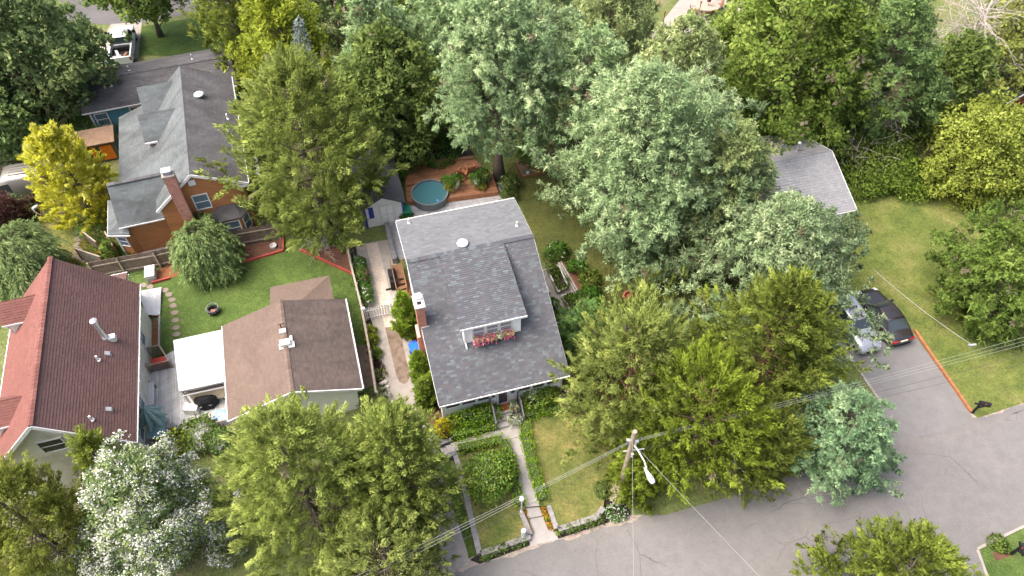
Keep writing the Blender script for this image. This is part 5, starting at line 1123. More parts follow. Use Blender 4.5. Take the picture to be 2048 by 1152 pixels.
tree('slim yellow-green cedar rising in front of the red-roofed gable', 'tree', at(195, 920, 4.2), 6.4, 0.95, 'juniper', 0.02, M['lf_juniper_y'], 45, 40, 4, 47, prof='ovoid', ln=0.14, wd=0.075, name='cedar_tree', sublen=0.68, spread=0.148)
# --- weeping trees
tree('weeping cherry spreading over the wooden fence and red-edged bed', 'tree', at(404, 500, 2.2), 4.4, 2.7, 'weeping', 0.08, M['lf_weep'], 46, 110, 13, 22, prof='dome', ln=0.17, wd=0.072, name='weeping_tree', sublen=0.85, spread=0.12, lob=0.28)
tree('weeping tree at the left edge behind the red-roofed house', 'tree', at(38, 520, 2.4), 4.8, 2.8, 'weeping', 0.05, M['lf_weep'], 47, 110, 12, 22, prof='dome', ln=0.18, wd=0.072, name='weeping_tree', sublen=0.9, spread=0.12, lob=0.28)
# --- arborvitae by the house
for i, (px, py, hc, H_, R_, lab) in enumerate(((812, 632, 2.0, 4.3, 0.85, 'tallest arborvitae, beside the white picket gate and chimney'), (841, 738, 1.5, 3.2, 0.72, 'arborvitae just below the blue bin'),
        (866, 776, 1.3, 2.7, 0.55, 'arborvitae tucked against the front corner of the house'), (850, 788, 1.4, 2.9, 0.62, 'lowest arborvitae, beside the driveway and the cream house corner'))):
    if i == 3: lab = 'lowest arborvitae at the edge of the concrete driveway'
    tree(lab, 'arborvitae', at(px, py, hc), H_, R_, 'juniper', 0.0, M['lf_arb'], 50 + i, 70, 9, 20, prof='ovoid', ln=0.11, wd=0.060, name='arborvitae', sublen=0.22, spread=0.09, rise=1.4, lob=0.12, group='arborvitae beside the white house', inner=0.2)
# magnolia on the front lawn
shrub('dense round glossy magnolia on the left front lawn', PX(980, 955, 1.2), 1.32, 1.3, 2.3, M['lf_magnolia'], 55, 4600, 0.17, 0.10, name='magnolia_tree', cat='tree', z=0.3, shell=0.6, upright=0.15)
tree('purple-leaved maple at the left edge by the van', 'tree', at(8, 432, 1.4), 2.8, 1.5, 'deciduous', 0.05, M['lf_maple'], 56, 50, 4, 25, spread=0.42, prof='dome', ln=0.16, wd=0.120, name='maple_tree')
# canopy closing the top edge
tree('pale pine at the top edge above the largest pine crown', 'tree', at(1075, -8, 7), 12.5, 5.2, 'pine', 0.1, M['lf_pine'], 60, 80, 8, 30, prof='pine', ln=0.25, wd=0.09, name='pine_tree', sublen=0.65, spread=0.2)
tree('broadleaf tree at the top edge between the two pale back pines', 'tree', at(815, -12, 6), 10.5, 4.4, 'deciduous', 0.1, M['lf_dec'], 61, 70, 6, 30, spread=0.42, prof='broad', ln=0.28, wd=0.2, name='broadleaf_tree')
tree('grey-green pine at the top edge just left of the far patio', 'tree', at(1262, 5, 6), 10.5, 3.6, 'pine', 0.05, M['lf_pine_warm'], 62, 60, 8, 28, prof='pine', ln=0.25, wd=0.09, name='pine_tree', sublen=0.6, spread=0.2)

# ------------------------------------------------------------------ main lot: fences, gate, driveway things
V3 = lambda px, py, h=0.0: np.array(P(px, py, h))
def fence(label, pts, h, name='wooden_fence', bw=0.14, rails=(0.3, 1.3), side=1, board=None, rail=None, post_every=2.4, cap=None, cat='fence'):
    """board fence along ground points: posts and rails as parts, the narrow boards joined"""
    pts = [np.array([p[0], p[1], 0.0]) for p in pts]
    root = thing(name, label, cat, tuple(pts[0])); o = pts[0]
    rng = random.Random(len(label)); mbB = MB()
    for a, b in zip(pts, pts[1:]):
        L = np.linalg.norm(b - a); d = (b - a) / L; nn = np.array([d[1], -d[0], 0]) * side
        x = 0.0
        while x < L - 0.02:
            w = min(bw, L - x); p = a - o + d * x; q = p + d * (w - 0.012); hh = h * (0.985 + 0.03 * rng.random())
            mbB.hexa([p - nn * 0.012, q - nn * 0.012, q + nn * 0.012, p + nn * 0.012], [p - nn * 0.012 + (0, 0, hh), q - nn * 0.012 + (0, 0, hh), q + nn * 0.012 + (0, 0, hh), p + nn * 0.012 + (0, 0, hh)], rng.random()); x += bw
        n = max(1, round(L / post_every))
        for i in range(n + 1):
            p = a - o + d * (L * i / n) + nn * 0.08; mb = MB(); mb.box(p[0] - 0.05, p[1] - 0.05, 0, p[0] + 0.05, p[1] + 0.05, h + 0.06); mb.build('post', rail or M['wood_rail'], root)
        for z in rails:
            mb = MB(); mb.beam(a - o + nn * 0.045 + (0, 0, z), b - o + nn * 0.045 + (0, 0, z), 0.05, 0.09); mb.build('rail', rail or M['wood_rail'], root)
        if cap:
            mb = MB(); mb.beam(a - o + (0, 0, h + 0.03), b - o + (0, 0, h + 0.03), 0.13, 0.04); mb.build('cap_rail', cap, root)
    mbB.build('boards', board or M['wood_fence'], root, kind='stuff')
    return root
fence('weathered wooden board fence with rails between the cedar house and the green lawn', [V3(196, 557), V3(252, 546), V3(323, 534), V3(402, 516), V3(473, 494), V3(562, 478)], 1.65, rails=(0.35, 1.25), side=1)
fence('long low wooden fence with pale top rail between green lawn and driveway', [V3(700, 516, 0), V3(707, 550), V3(727, 630), V3(744, 720), V3(757, 805)], 1.15, rails=(0.3, 0.9), side=-1, cap=M['wood_rail'])
# white picket gate
g0_, g1_, g2_ = V3(732, 641), V3(779, 631), V3(799, 626)
root = thing('picket_gate', 'white picket driveway gate beside the tallest arborvitae', 'gate', tuple(g0_))
for i, p in enumerate((g0_, g1_)):
    p = p - g0_; mb = MB(); mb.box(p[0] - 0.07, p[1] - 0.07, 0, p[0] + 0.07, p[1] + 0.07, 1.3); mb.box(p[0] - 0.1, p[1] - 0.1, 1.3, p[0] + 0.1, p[1] + 0.1, 1.36)
    mb.add([(p[0] - 0.07, p[1] - 0.07, 1.36), (p[0] + 0.07, p[1] - 0.07, 1.36), (p[0] + 0.07, p[1] + 0.07, 1.36), (p[0] - 0.07, p[1] + 0.07, 1.36), (p[0], p[1], 1.46)], [(0, 1, 4), (1, 2, 4), (2, 3, 4), (3, 0, 4)])
    mb.build('post', M['white'], root)
for a, b in ((g0_, g1_), (g1_, g2_)):
    L = np.linalg.norm(b - a); d = (b - a) / L; n = int(L / 0.17)
    for z in (0.25, 0.95):
        mb = MB(); mb.beam(a - g0_ + d * 0.08 + (0, 0, z), b - g0_ - d * 0.08 + (0, 0, z), 0.04, 0.08); mb.build('rail', M['white'], root)
    for k in range(1, n):
        p = a - g0_ + d * (L * k / n); top = 1.12 + 0.12 * abs(2 * k / n - 1); mb = MB(); q = d * 0.05
        mb.add([p - q, p + q, p + q + (0, 0, top), p + (0, 0, top + 0.07), p - q + (0, 0, top)], [(0, 1, 2, 3, 4)])
        nn = np.array([d[1], -d[0], 0]) * 0.02
        f = [np.array(v_) for v_ in mb.v]; mb = MB(); mb.wall(f, nn, 0.02); mb.build('picket', M['white'], root)

def bin_(label, px, py, col, rot=0.0, name='wheelie_bin', hgt=1.0):
    c = P(px, py, hgt); root = thing(name, label, 'bin', (c[0], c[1], 0.045), radians(rot))
    mb = MB(); mb.hexa([(-0.22, -0.26, 0.05), (0.22, -0.26, 0.05), (0.22, 0.26, 0.05), (-0.22, 0.26, 0.05)], [(-0.28, -0.34, hgt - 0.08), (0.28, -0.34, hgt - 0.08), (0.28, 0.34, hgt - 0.08), (-0.28, 0.34, hgt - 0.08)]); mb.build('body', col, root)
    mb = MB(); mb.hexa([(-0.31, -0.38, hgt - 0.08), (0.31, -0.38, hgt - 0.08), (0.31, 0.36, hgt - 0.08), (-0.31, 0.36, hgt - 0.08)], [(-0.27, -0.32, hgt + 0.02), (0.27, -0.32, hgt + 0.02), (0.27, 0.3, hgt + 0.02), (-0.27, 0.3, hgt + 0.02)]); l = mb.build('lid', col, root)
    mb = MB(); mb.box(-0.2, -0.24, hgt + 0.02, 0.2, 0.22, hgt + 0.035); mb.build('lid_panel', col, l)
    mb = MB(); mb.beam((-0.24, 0.4, hgt - 0.04), (0.24, 0.4, hgt - 0.04), 0.05, 0.05); mb.build('handle', col, root)
    for s in (-1, 1):
        mb = MB(); mb.tube([(s * 0.24, 0.3, 0.09), (s * 0.3, 0.3, 0.09)], 0.1, 12); mb.build('wheel', M['black'], root)
    return root
M['blue_plastic'] = plain('blue_plastic', (0.012, 0.11, 0.62), 0.4, 0.08, 3)
M['green_plastic'] = plain('green_plastic', (0.01, 0.17, 0.09), 0.4, 0.1, 3)
bin_('bright blue recycling bin between the two arborvitae on the drive', 828, 694, M['blue_plastic'], 20)
bin_('green bin standing beside the white pool shed', 813, 418, M['green_plastic'], 15)
bin_('dark blue bin against the porch of the cedar house', 228, 292, plain('navy_plastic', (0.01, 0.03, 0.2), 0.4), 15)

# covered grill by the wooden side steps
c = P(786, 556, 0.6); root = thing('covered_grill', 'black covered grill on the driveway beside the wooden side steps', 'grill', (c[0], c[1], 0.045), LOT.t - pi / 2)
mb = MB(); mb.hexa([(-0.66, -0.27, 0.08), (0.66, -0.27, 0.08), (0.66, 0.27, 0.08), (-0.66, 0.27, 0.08)], [(-0.62, -0.25, 0.85), (0.62, -0.25, 0.85), (0.62, 0.25, 0.85), (-0.62, 0.25, 0.85)])
mb.build('cover', M['black'], root)
mb = MB(); mb.hexa([(-0.4, -0.27, 0.852), (0.4, -0.27, 0.852), (0.4, 0.27, 0.852), (-0.4, 0.27, 0.852)], [(-0.3, -0.14, 1.16), (0.3, -0.14, 1.16), (0.3, 0.16, 1.16), (-0.3, 0.16, 1.16)]); mb.build('hood', M['black'], root)
mb = MB(); mb.box(-0.08, -0.272, 0.5, 0.08, -0.262, 0.56); mb.build('label_patch', M['white_dirty'], root)
# wooden side steps of the house
c = LOT.w(-0.42, 11.95); root = thing('side_steps', 'brown wooden steps and landing at the side of the white house', 'steps', c, LOT.t); root.scale = (0.62, 1.0, 0.8)
mb = MB(); mb.box(-0.55, 0.0, 0.72, 0.55, 1.3, 0.8); mb.build('landing', M['wood_tan'], root)
for i in range(3):
    mb = MB(); mb.box(-0.5, -0.32 * (i + 1), 0.72 - 0.2 * (i + 1), 0.5, -0.32 * i - 0.02, 0.78 - 0.2 * (i + 1)); mb.build('tread', M['wood_tan'], root)
for s in (-1, 1):
    mb = MB(); mb.beam((s * 0.53, 0, 0.75), (s * 0.53, -1.0, 0.12), 0.05, 0.25); mb.build('stringer', M['wood_tan'], root)
    mb = MB(); mb.beam((s * 0.57, 1.3, 1.65), (s * 0.57, 0.0, 1.65), 0.08, 0.05); mb.beam((s * 0.57, 0, 1.65), (s * 0.57, -1.0, 1.05), 0.08, 0.05)
    for v, z in ((1.25, 1.65), (0.0, 1.65), (-0.98, 1.05)): mb.box(s * 0.57 - 0.04, v - 0.04, 0, s * 0.57 + 0.04, v + 0.04, z)
    mb.build('handrail', M['wood_tan'], root)
mb = MB(); mb.box(-0.5, 1.3, 0, 0.5, 1.36, 0.72); mb.box(-0.5, 0, 0, -0.45, 1.3, 0.72); mb.build('skirt', M['wood_brown'], root)
mb = MB(); a, b = V3(772, 580, 0.08), V3(808, 570, 0.08); mb.beam(a, b, 0.1, 0.12); tag(mb.build('edging_timber', M['black'], None, loc=tuple(a)), 'dark timber lying across the driveway below the covered grill', 'timber')
# dark dry-stone wall between drive and patio
def block_wall(label, pts, h, z0=0.0, bl=0.45, bh=0.15, w=0.24, mat=None, name='retaining_wall', seed=0, cap=False):
    pts = [np.array([p[0], p[1], 0.0]) for p in pts]; o = pts[0]; root = thing(name, label, 'wall', (o[0], o[1], z0)); rng = random.Random(seed)
    for a, b in zip(pts, pts[1:]):
        L = np.linalg.norm(b - a); d = (b - a) / L; rows = max(1, round(h / bh)); rh = h / rows
        for r in range(rows):
            x = 0.0 if r % 2 == 0 else -bl / 2
            while x < L - 0.03:
                x0 = max(0, x); x1 = min(L, x + bl * (0.85 + 0.3 * rng.random())); ww = w * (0.94 + 0.12 * rng.random())
                p = a - o + d * (x0 + 0.006); q = a - o + d * max(x0 + 0.02, x1 - 0.006); mb = MB(); mb.beam(p + (0, 0, rh * (r + 0.5)), q + (0, 0, rh * (r + 0.5)), ww, rh * 0.955); mb.build('block', mat or M['block'], root); x = x1
    return root
block_wall('dark dry-stone wall between the driveway end and the patio', [V3(774, 447, .4), V3(780, 480, .4), V3(790, 520, .4)], 0.5, 0.04, 0.5, 0.17, 0.32, M['stone_dark'], 'stone_wall', 3)
rng = random.Random(8)
# pale rocks edging the bed by the lower driveway, and along the fence top
for i, (px, py) in enumerate(((763, 767), (770, 764), (759, 779), (767, 777), (774, 774), (762, 790), (771, 788), (779, 790), (767, 800), (776, 802), (784, 806), (773, 813), (783, 818))):
    c = P(px, py, 0.08); mb = MB(); mb.stone((c[0], c[1], 0.1), 0.15 + 0.06 * rng.random(), 0.13 + 0.05 * rng.random(), 0.1, rng); o = mb.build('rock', plain('pale_rock', (0.50, 0.46, 0.40), 0.9, 0.2, 5) if i == 0 else bpy.data.materials['pale_rock'], None, loc=(c[0], c[1], 0.03), smooth=True)
    tag(o, 'pale rounded rock in the bed at the lower end of the low fence', 'rock', 'pale rocks beside the driveway')
for i in range(12):
    t = i / 11; c = P(695 + 11 * t, 497 + 38 * t, 0.08); mb = MB(); mb.stone((c[0], c[1], 0.09), 0.13, 0.1, 0.08, rng); o = mb.build('rock', bpy.data.materials['pale_rock'], None, loc=(c[0], c[1], 0.03), smooth=True)
    tag(o, '%s small pale rock from the top of the row by the triangular bed' % ('first second third fourth fifth sixth seventh eighth ninth tenth eleventh twelfth'.split()[i]), 'rock', 'row of rocks by the triangular bed')

# ------------------------------------------------------------------ pool deck
DK = thing('pool_deck', 'reddish brown wooden deck around the round pool', 'deck', (*PX(900, 360), 0.0))
dk = [V3(808, 330, 0.45), V3(946, 316, 0.45), V3(984, 346, 0.45), V3(997, 383, 0.45), V3(896, 397, 0.45), V3(813, 404, 0.45)]
o_ = np.array([*PX(900, 360), 0.0])
def deck_boards(poly, z, th, bw, ang, mat, parent, o, seed=0, lift=0.0):
    ca, sa = cos(ang), sin(ang); q = [((p[0] - o[0]) * ca + (p[1] - o[1]) * sa, -(p[0] - o[0]) * sa + (p[1] - o[1]) * ca) for p in poly]
    if sum(q[i][0] * q[(i + 1) % len(q)][1] - q[(i + 1) % len(q)][0] * q[i][1] for i in range(len(q))) < 0: q = q[::-1]
    y = min(p[1] for p in q); y1 = max(p[1] for p in q); x0 = min(p[0] for p in q); x1 = max(p[0] for p in q); mb = MB(); rng = random.Random(seed)
    while y < y1:
        c = _clip([(x0, y), (x1, y), (x1, y + bw - 0.012), (x0, y + bw - 0.012)], q)
        if len(c) >= 3: mb.prism([(a * ca - b * sa, a * sa + b * ca) for a, b in c], z - th, z + (rng.random() - 0.5) * 0.004, rng.random())
        y += bw
    return mb.build('boards', mat, parent, kind='stuff', tint=True)
def board_mat(name, a, b, rough=0.6):
    m, nt, bs = new_mat(name); at_ = nt.nodes.new('ShaderNodeAttribute'); at_.attribute_name = 'tint'
    col = ramp_node(nt, at_.outputs['Fac'], [(0, a), (1, b)]).outputs['Color']; n = noise_node(nt, 2.0, 5, 0.65, objvec(nt))
    col = mixc(nt, col, ramp_node(nt, n.outputs['Fac'], [(0.3, (0.72,) * 3), (0.7, (1.2,) * 3)]).outputs['Color'], 1.0, 'MULTIPLY')
    nt.links.new(col, bs.inputs['Base Color']); bs.inputs['Roughness'].default_value = rough; return m
M['boards_brown'] = board_mat('stained_deck_boards', (0.185, 0.082, 0.04), (0.265, 0.125, 0.065), 0.55)
M['boards_pale'] = board_mat('whitewashed_deck_boards', (0.42, 0.415, 0.40), (0.52, 0.515, 0.50), 0.75)
deck_boards(dk, 0.45, 0.035, 0.14, LOT.t, M['boards_brown'], DK, o_, 1)
mb = MB(); mb.prism([(p[0] - o_[0], p[1] - o_[1]) for p in dk], 0.03, 0.405); mb.build('skirt', M['wood_brown'], DK)
dk2 = [V3(812, 345, 0.6), V3(876, 338, 0.6), V3(882, 362, 0.6), V3(815, 370, 0.6)]
deck_boards(dk2, 0.6, 0.13, 0.14, LOT.t, M['boards_brown'], DK, o_, 2)
mb = MB()
for a, b in ((dk[0], dk[1]),): mb.beam(a - o_ + (0, 0, 0.06), b - o_ + (0, 0, 0.06), 0.3, 0.1)
mb.build('border_board', M['wood_tan'], DK)
c = P(859.5, 386, 0.62); root = thing('round_pool', 'round blue plunge pool set into the brown deck', 'pool', (c[0], c[1], 0.04))
mb = MB(); n = 40; prof = [(1.36, 0.0), (1.40, 0.30), (1.38, 0.62), (1.42, 0.63), (1.42, 0.69), (1.30, 0.69), (1.30, 0.10), (0.02, 0.08)]; mb.lathe(prof, n); mb.build('tank', plain('grey_pool_wall', (0.13, 0.145, 0.15), 0.6, 0.2, 3), root, smooth=False)
mw, nt, b = new_mat('pool_water'); b.inputs['Base Color'].default_value = (0.045, 0.13, 0.155, 1); b.inputs['Roughness'].default_value = 0.05; b.inputs['Specular IOR Level'].default_value = 0.5
nw_ = noise_node(nt, 2.5, 3, 0.5, objvec(nt)); bump(nt, b, nw_.outputs['Fac'], 0.06, 0.03)
mb = MB(); mb.lathe([(1.298, 0.5), (1.298, 0.565), (0.01, 0.565)], n); mb.build('water', mw, root)
mb = MB(); mb.tube([(0.75, -0.95, 0.6), (0.6, -0.75, 0.58)], 0.09, 8); mb.build('floating_skimmer', plain('skimmer_blue', (0.05, 0.25, 0.5), 0.4), root)
def pot(label, px, py, h, r, mat, plant=None, z=0.45, n=260, seed=0, fl=None, ph=0.7):
    c = P(px, py, z + h * 0.6); root = thing('planter_pot', label, 'planter', (c[0], c[1], z))
    mb = MB(); mb.lathe([(r * 0.62, 0), (r * 0.95, h * 0.75), (r, h), (r * 0.88, h), (r * 0.8, h * 0.8), (0.01, h * 0.8)], 18); mb.build('pot', mat, root, smooth=False)
    if plant is not None:
        s = shrub(label + ' plant', (c[0], c[1]), r * 1.5, r * 1.5, ph, plant, seed, n, 0.2, 0.09, stem=False, z=z + h * 0.75, flowers=fl)
        for ch in list(s.children): ch.parent = root; ch.location = (0, 0, h * 0.75)
        bpy.data.objects.remove(s)
    return root
pot('white pot with leafy plant on the deck right of the pool', 912, 370, 0.45, 0.26, M['white'], M['lf_shrub'], 0.45, 420, 1, None, 0.9)
pot('white bowl planter on the deck between the chair and the blue pot', 953, 366, 0.4, 0.3, M['white'], M['lf_shrub'], 0.45, 420, 2, None, 0.8)
pot('dark blue pot with fern at the right end of the deck', 970, 362, 0.5, 0.26, plain('cobalt_glaze', (0.015, 0.03, 0.12), 0.25), M['lf_dec'], 0.45, 300, 3, None, 0.6)
shrub('yellow-flowered plant at the right rim of the pool', PX(901, 377, 0.6), 0.4, 0.4, 0.7, M['lf_dec_yellow'], 4, 260, 0.16, 0.09, z=0.45, flowers=(M['fl_yellow'], 30, 0.07))
shrub('bushy green plant on the deck behind the white pot', PX(897, 362, 0.8), 0.4, 0.35, 0.7, M['lf_shrub'], 5, 300, 0.2, 0.1, z=0.45)
shrub('leafy bush on the deck behind the blue pot', PX(962, 349, 0.8), 0.5, 0.4, 0.9, M['lf_shrub'], 6, 450, 0.2, 0.1, z=0.45)
shrub('variegated low plant at the deck corner', PX(962, 374, 0.6), 0.4, 0.4, 0.5, M['lf_dec_yellow'], 7, 240, 0.16, 0.08, z=0.45)
def adirondack(label, px, py, rot, mat, z):
    c = P(px, py, z + 0.4); root = thing('adirondack_chair', label, 'chair', (c[0], c[1], z), rot)
    for i in range(5):
        mb = MB(); x = -0.22 + i * 0.11; mb.beam((x, 0.12, 0.3), (x * 1.25, 0.5, 1.0), 0.09, 0.02, up=(0, -1, 0.4)); mb.build('back_slat', mat, root)
    for i in range(4):
        mb = MB(); y = -0.32 + i * 0.13; mb.beam((-0.27, y, 0.36 - i * 0.025), (0.27, y, 0.36 - i * 0.025), 0.11, 0.02); mb.build('seat_slat', mat, root)
    for s in (-1, 1):
        mb = MB(); mb.box(s * 0.33 - 0.06, -0.4, 0.55, s * 0.33 + 0.06, 0.3, 0.575); mb.build('armrest', mat, root)
        mb = MB(); mb.box(s * 0.32 - 0.04, -0.38, 0, s * 0.32 + 0.04, -0.3, 0.55); mb.build('leg', mat, root)
        mb = MB(); mb.beam((s * 0.3, -0.36, 0.33), (s * 0.3, 0.55, 0.03), 0.03, 0.12); mb.build('leg', mat, root)
    return root
adirondack('brown slatted chair on the pool deck under the pine', 941, 337, radians(200), M['wood_brown'], 0.45)
adirondack('second brown slatted chair nearer the pool under the pine boughs', 925, 345, radians(160), M['wood_brown'], 0.45)
# sand box on the back lawn
c = P(1062, 338); root = thing('sandbox', 'timber-framed sandbox on the back lawn under the pines', 'sandbox', (c[0], c[1], 0.02), LOT.t)
for x0, y0, x1, y1 in ((-0.95, -0.9, -0.83, 0.9), (0.83, -0.9, 0.95, 0.9), (-0.83, -0.9, 0.83, -0.78), (-0.83, 0.78, 0.83, 0.9)):
    mb = MB(); mb.box(x0, y0, 0, x1, y1, 0.24); mb.build('timber', M['wood_tan'], root)
mb = MB(); mb.box(-0.83, -0.78, 0, 0.83, 0.78, 0.1); mb.build('soil', M['soil'], root)
for lab, px, py, col, dd in (('orange plastic rake lying across the sandbox', 1065, 333, (0.6, 0.2, 0.02), 0.5), ('yellow toy shovel in the sandbox corner', 1072, 342, (0.6, 0.45, 0.03), 0.25)):
    c = P(px, py, 0.2); mb = MB(); mb.tube([(c[0] - dd, c[1] + dd * 0.4, 0.2), (c[0] + dd, c[1] - dd * 0.4, 0.22)], 0.035, 6); mb.beam((c[0] + dd, c[1] - dd * 0.4 - 0.15, 0.22), (c[0] + dd, c[1] - dd * 0.4 + 0.15, 0.22), 0.08, 0.05); tag(mb.build('garden_toy', plain(lab.split()[0] + '_plastic', col, 0.4), None, loc=(c[0], c[1], 0.13)), lab, 'toy')
c = P(1055, 347, 0.2); mb = MB(); mb.lathe([(0.1, 0), (0.14, 0.2), (0.12, 0.2), (0.1, 0.03)], 12, (c[0], c[1], 0.14)); tag(mb.build('toy_bucket', plain('pale_teal_plastic', (0.4, 0.6, 0.58), 0.4), None, loc=(c[0], c[1], 0.13)), 'pale toy bucket in the sandbox', 'toy')

# ------------------------------------------------------------------ raised vegetable beds right of the house
def raised_bed(label, cor, h=0.35):
    pts = [V3(x, y, h) for x, y in cor]; o = pts[0] * 1.0; o[2] = 0.03; root = thing('raised_bed', label, 'planter', tuple(o)); pts = [p - o for p in pts]
    cx = sum(pts) / len(pts)
    for i in range(4):
        a, b = pts[i].copy(), pts[(i + 1) % 4].copy(); a[2] = b[2] = h / 2 - 0.015
        mb = MB(); mb.beam(a, b, 0.07, h - 0.03); mb.build('side_board', M['wood_grey'], root)
        a[2] = b[2] = h - 0.01; mb = MB(); mb.beam(a, b, 0.1, 0.025); mb.build('cap_board', M['white_dirty'], root)
    mb = MB(); mb.prism([(p[0] * 0.96 + cx[0] * 0.04, p[1] * 0.96 + cx[1] * 0.04) for p in pts], 0.0, h - 0.1); mb.build('soil', M['mulch_black'], root)
    return root
raised_bed('upper raised garden bed with pale rim beside the white house', [(1095.6, 539.7), (1117.8, 532), (1136.5, 573), (1115.7, 583)])
raised_bed('right raised garden bed with green seedlings', [(1122.6, 591), (1144, 587), (1165, 622), (1145.5, 628)])
raised_bed('lower raised bed half hidden by the right eave of the house', [(1088, 600), (1104, 595), (1125, 642), (1108, 648)])
raised_bed('small raised bed corner showing past the right eave', [(1078, 572), (1091, 568), (1099, 584), (1086, 588)])
for lab, px, py, rx, h, n, mt in (('light green seedling in the far corner of the upper raised bed', 1107, 541, 0.4, 0.4, 260, 'lf_dec_bright'), ('ragged greens along the near end of the upper raised bed', 1122, 567, 0.55, 0.3, 260, 'lf_arb'), ('leafy greens filling the right raised bed', 1146, 604, 0.6, 0.45, 420, 'lf_dec_bright'),
        ('dark greens in the lower raised bed', 1104, 607, 0.4, 0.4, 260, 'lf_shrub'), ('bright green lettuce at the near end of the lower raised bed', 1114, 630, 0.35, 0.35, 240, 'lf_dec_bright')):
    shrub(lab, PX(px, py, 0.4), rx, rx, h, M[mt], px, n, 0.16, 0.1, z=0.26, name='vegetable_plant', cat='plant', stem=False)
for k in range(2):
    a, b = V3(1117 + k * 4, 526 - k * 2, 0.1), V3(1166 + k * 4, 611 - k * 2, 0.1); mb = MB(); mb.beam(a, b, 0.12, 0.2); tag(mb.build('edging_timber', M['wood_grey'], None, loc=tuple(a)), ('grey edging timber nearest the raised beds', 'grey edging timber bordering the red mulch bed')[k], 'timber')
c = P(1262, 595, 0.3); root = thing('terracotta_planter', 'round brick-red planter ring on the shaded lawn under the pine', 'planter', (c[0], c[1], 0.02))
mb = MB(); mb.lathe([(0.5, 0), (0.58, 0.38), (0.58, 0.42), (0.46, 0.42), (0.44, 0.2), (0.01, 0.2)], 22); mb.build('pot', M['pot'], root)
for lab, px, py, rx, h, n, mt, fl in (('white-flowered bush at the corner of the back lawn by the house', 1112, 500, 0.75, 1.0, 800, 'lf_shrub', (M['fl_white'], 14, 0.1)), ('round bush with white blooms beside the upper raised bed', 1153, 530, 0.7, 0.9, 800, 'lf_shrub', (M['fl_white'], 10, 0.1)),
        ('dark round bush right of the raised beds', 1181, 594, 0.9, 1.1, 1100, 'lf_shrub', None), ('small dark bush under the pine tips beside the mulch bed', 1180, 557, 0.7, 0.8, 600, 'lf_arb', None),
        ('leafy green bush at the corner of the patio', 1020, 366, 0.7, 1.0, 700, 'lf_dec', (M['fl_white'], 5, 0.12)), ('low green bush between the patio and the back lawn', 1013, 388, 0.6, 0.8, 500, 'lf_dec', None),
        ('wide dark shrub behind the pool deck', 870, 310, 2.0, 1.3, 2000, 'lf_shrub', None), ('shrub between the pool shed and the deck', 800, 335, 0.9, 1.6, 1000, 'lf_shrub', None), ('dark shrub behind the deck near the white fence', 815, 312, 1.4, 1.6, 1300, 'lf_arb', None),
        ('round shrub behind the green bin', 813, 433, 0.55, 0.8, 500, 'lf_shrub', None)):
    shrub(lab, PX(px, py, h * 0.5), rx, rx, h, M[mt], px + 3, n, 0.17, 0.11, flowers=fl)
fence('short white fence glimpsed behind the pool shed', [V3(788, 312), V3(826, 306)], 1.1, 'white_fence', rails=(0.3, 0.9), board=M['white'], rail=M['white'], side=1)
# hydrangeas and small plants along the driveway fence
rng = random.Random(21)
for i, (px, py, r, fl) in enumerate(((717, 528, 0.5, 'fl_white'), (722, 545, 0.5, 'fl_pink'), (727, 560, 0.5, 'fl_pink'), (729, 578, 0.55, 'fl_white'), (733, 596, 0.5, 'fl_white'))):
    shrub(('topmost white rose bush along the driveway fence', 'pink and white rose bush second from the top of the fence bed', 'pink rose bush in the middle of the fence bed', 'tall white rose bush above the picket gate', 'white-flowered bush just above the picket gate')[i], PX(px, py, 0.5), r, r, 1.0, M['lf_shrub'], 60 + i, 520, 0.15, 0.1, flowers=(M[fl], 26, 0.09), name='rose_bush')
for i, (px, py, r) in enumerate(((739, 660, 0.42), (743, 678, 0.4), (750, 705, 0.4))):
    shrub(('pale green hydrangea just below the picket gate', 'second hydrangea below the picket gate', 'bright green hydrangea across from the blue bin')[i], PX(px, py, 0.35), r, r, 0.7, M['lf_dec_bright' if i == 2 else 'lf_dec_yellow'], 70 + i, 420, 0.16, 0.12, flowers=None if i == 2 else (M['fl_cream'], 14, 0.1), name='hydrangea')
for i, (px, py) in enumerate(((755, 733), (759, 748), (777, 832), (742, 800))):
    shrub(('dark heather clump in the lower fence bed', 'second heather clump above the pale rocks', 'leafy bush at the foot of the pale rocks', 'green bush at the cottage corner below the low fence')[i], PX(px, py, 0.25), (0.4, 0.4, 0.8, 0.9)[i], (0.4, 0.4, 0.8, 0.9)[i], (0.4, 0.35, 0.9, 1.0)[i], M[('lf_maple', 'lf_juniper_b', 'lf_dec', 'lf_dec')[i]], 80 + i, (220, 220, 700, 800)[i], 0.14, 0.08)

# ------------------------------------------------------------------ front yard
ZL = 0.30
# raised lawns left and right of the walk
sheet('lawn', [(912, 906), (1010, 884), (1034, 955), (1051, 1016), (1041, 1024), (1059, 1070), (961, 1106)], ZL, M['lawn_front'], 0.28)
sheet('lawn', [(1041, 876), (1048, 846), (1160, 800), (1330, 860), (1300, 960), (1212, 975), (1206, 1020), (1196, 1030), (1114, 1058), (1096, 1012), (1078, 1012)], ZL, M['lawn_front'], 0.28)
sheet('foundation_bed', [(880, 870), (878, 838), (985, 806), (992, 862), (902, 884)], ZL - 0.01, M['mulch_black'], 0.25)
sheet('foundation_bed', [(1036, 800), (1130, 775), (1160, 800), (1048, 846), (1040, 850)], ZL - 0.01, M['mulch_black'], 0.25)
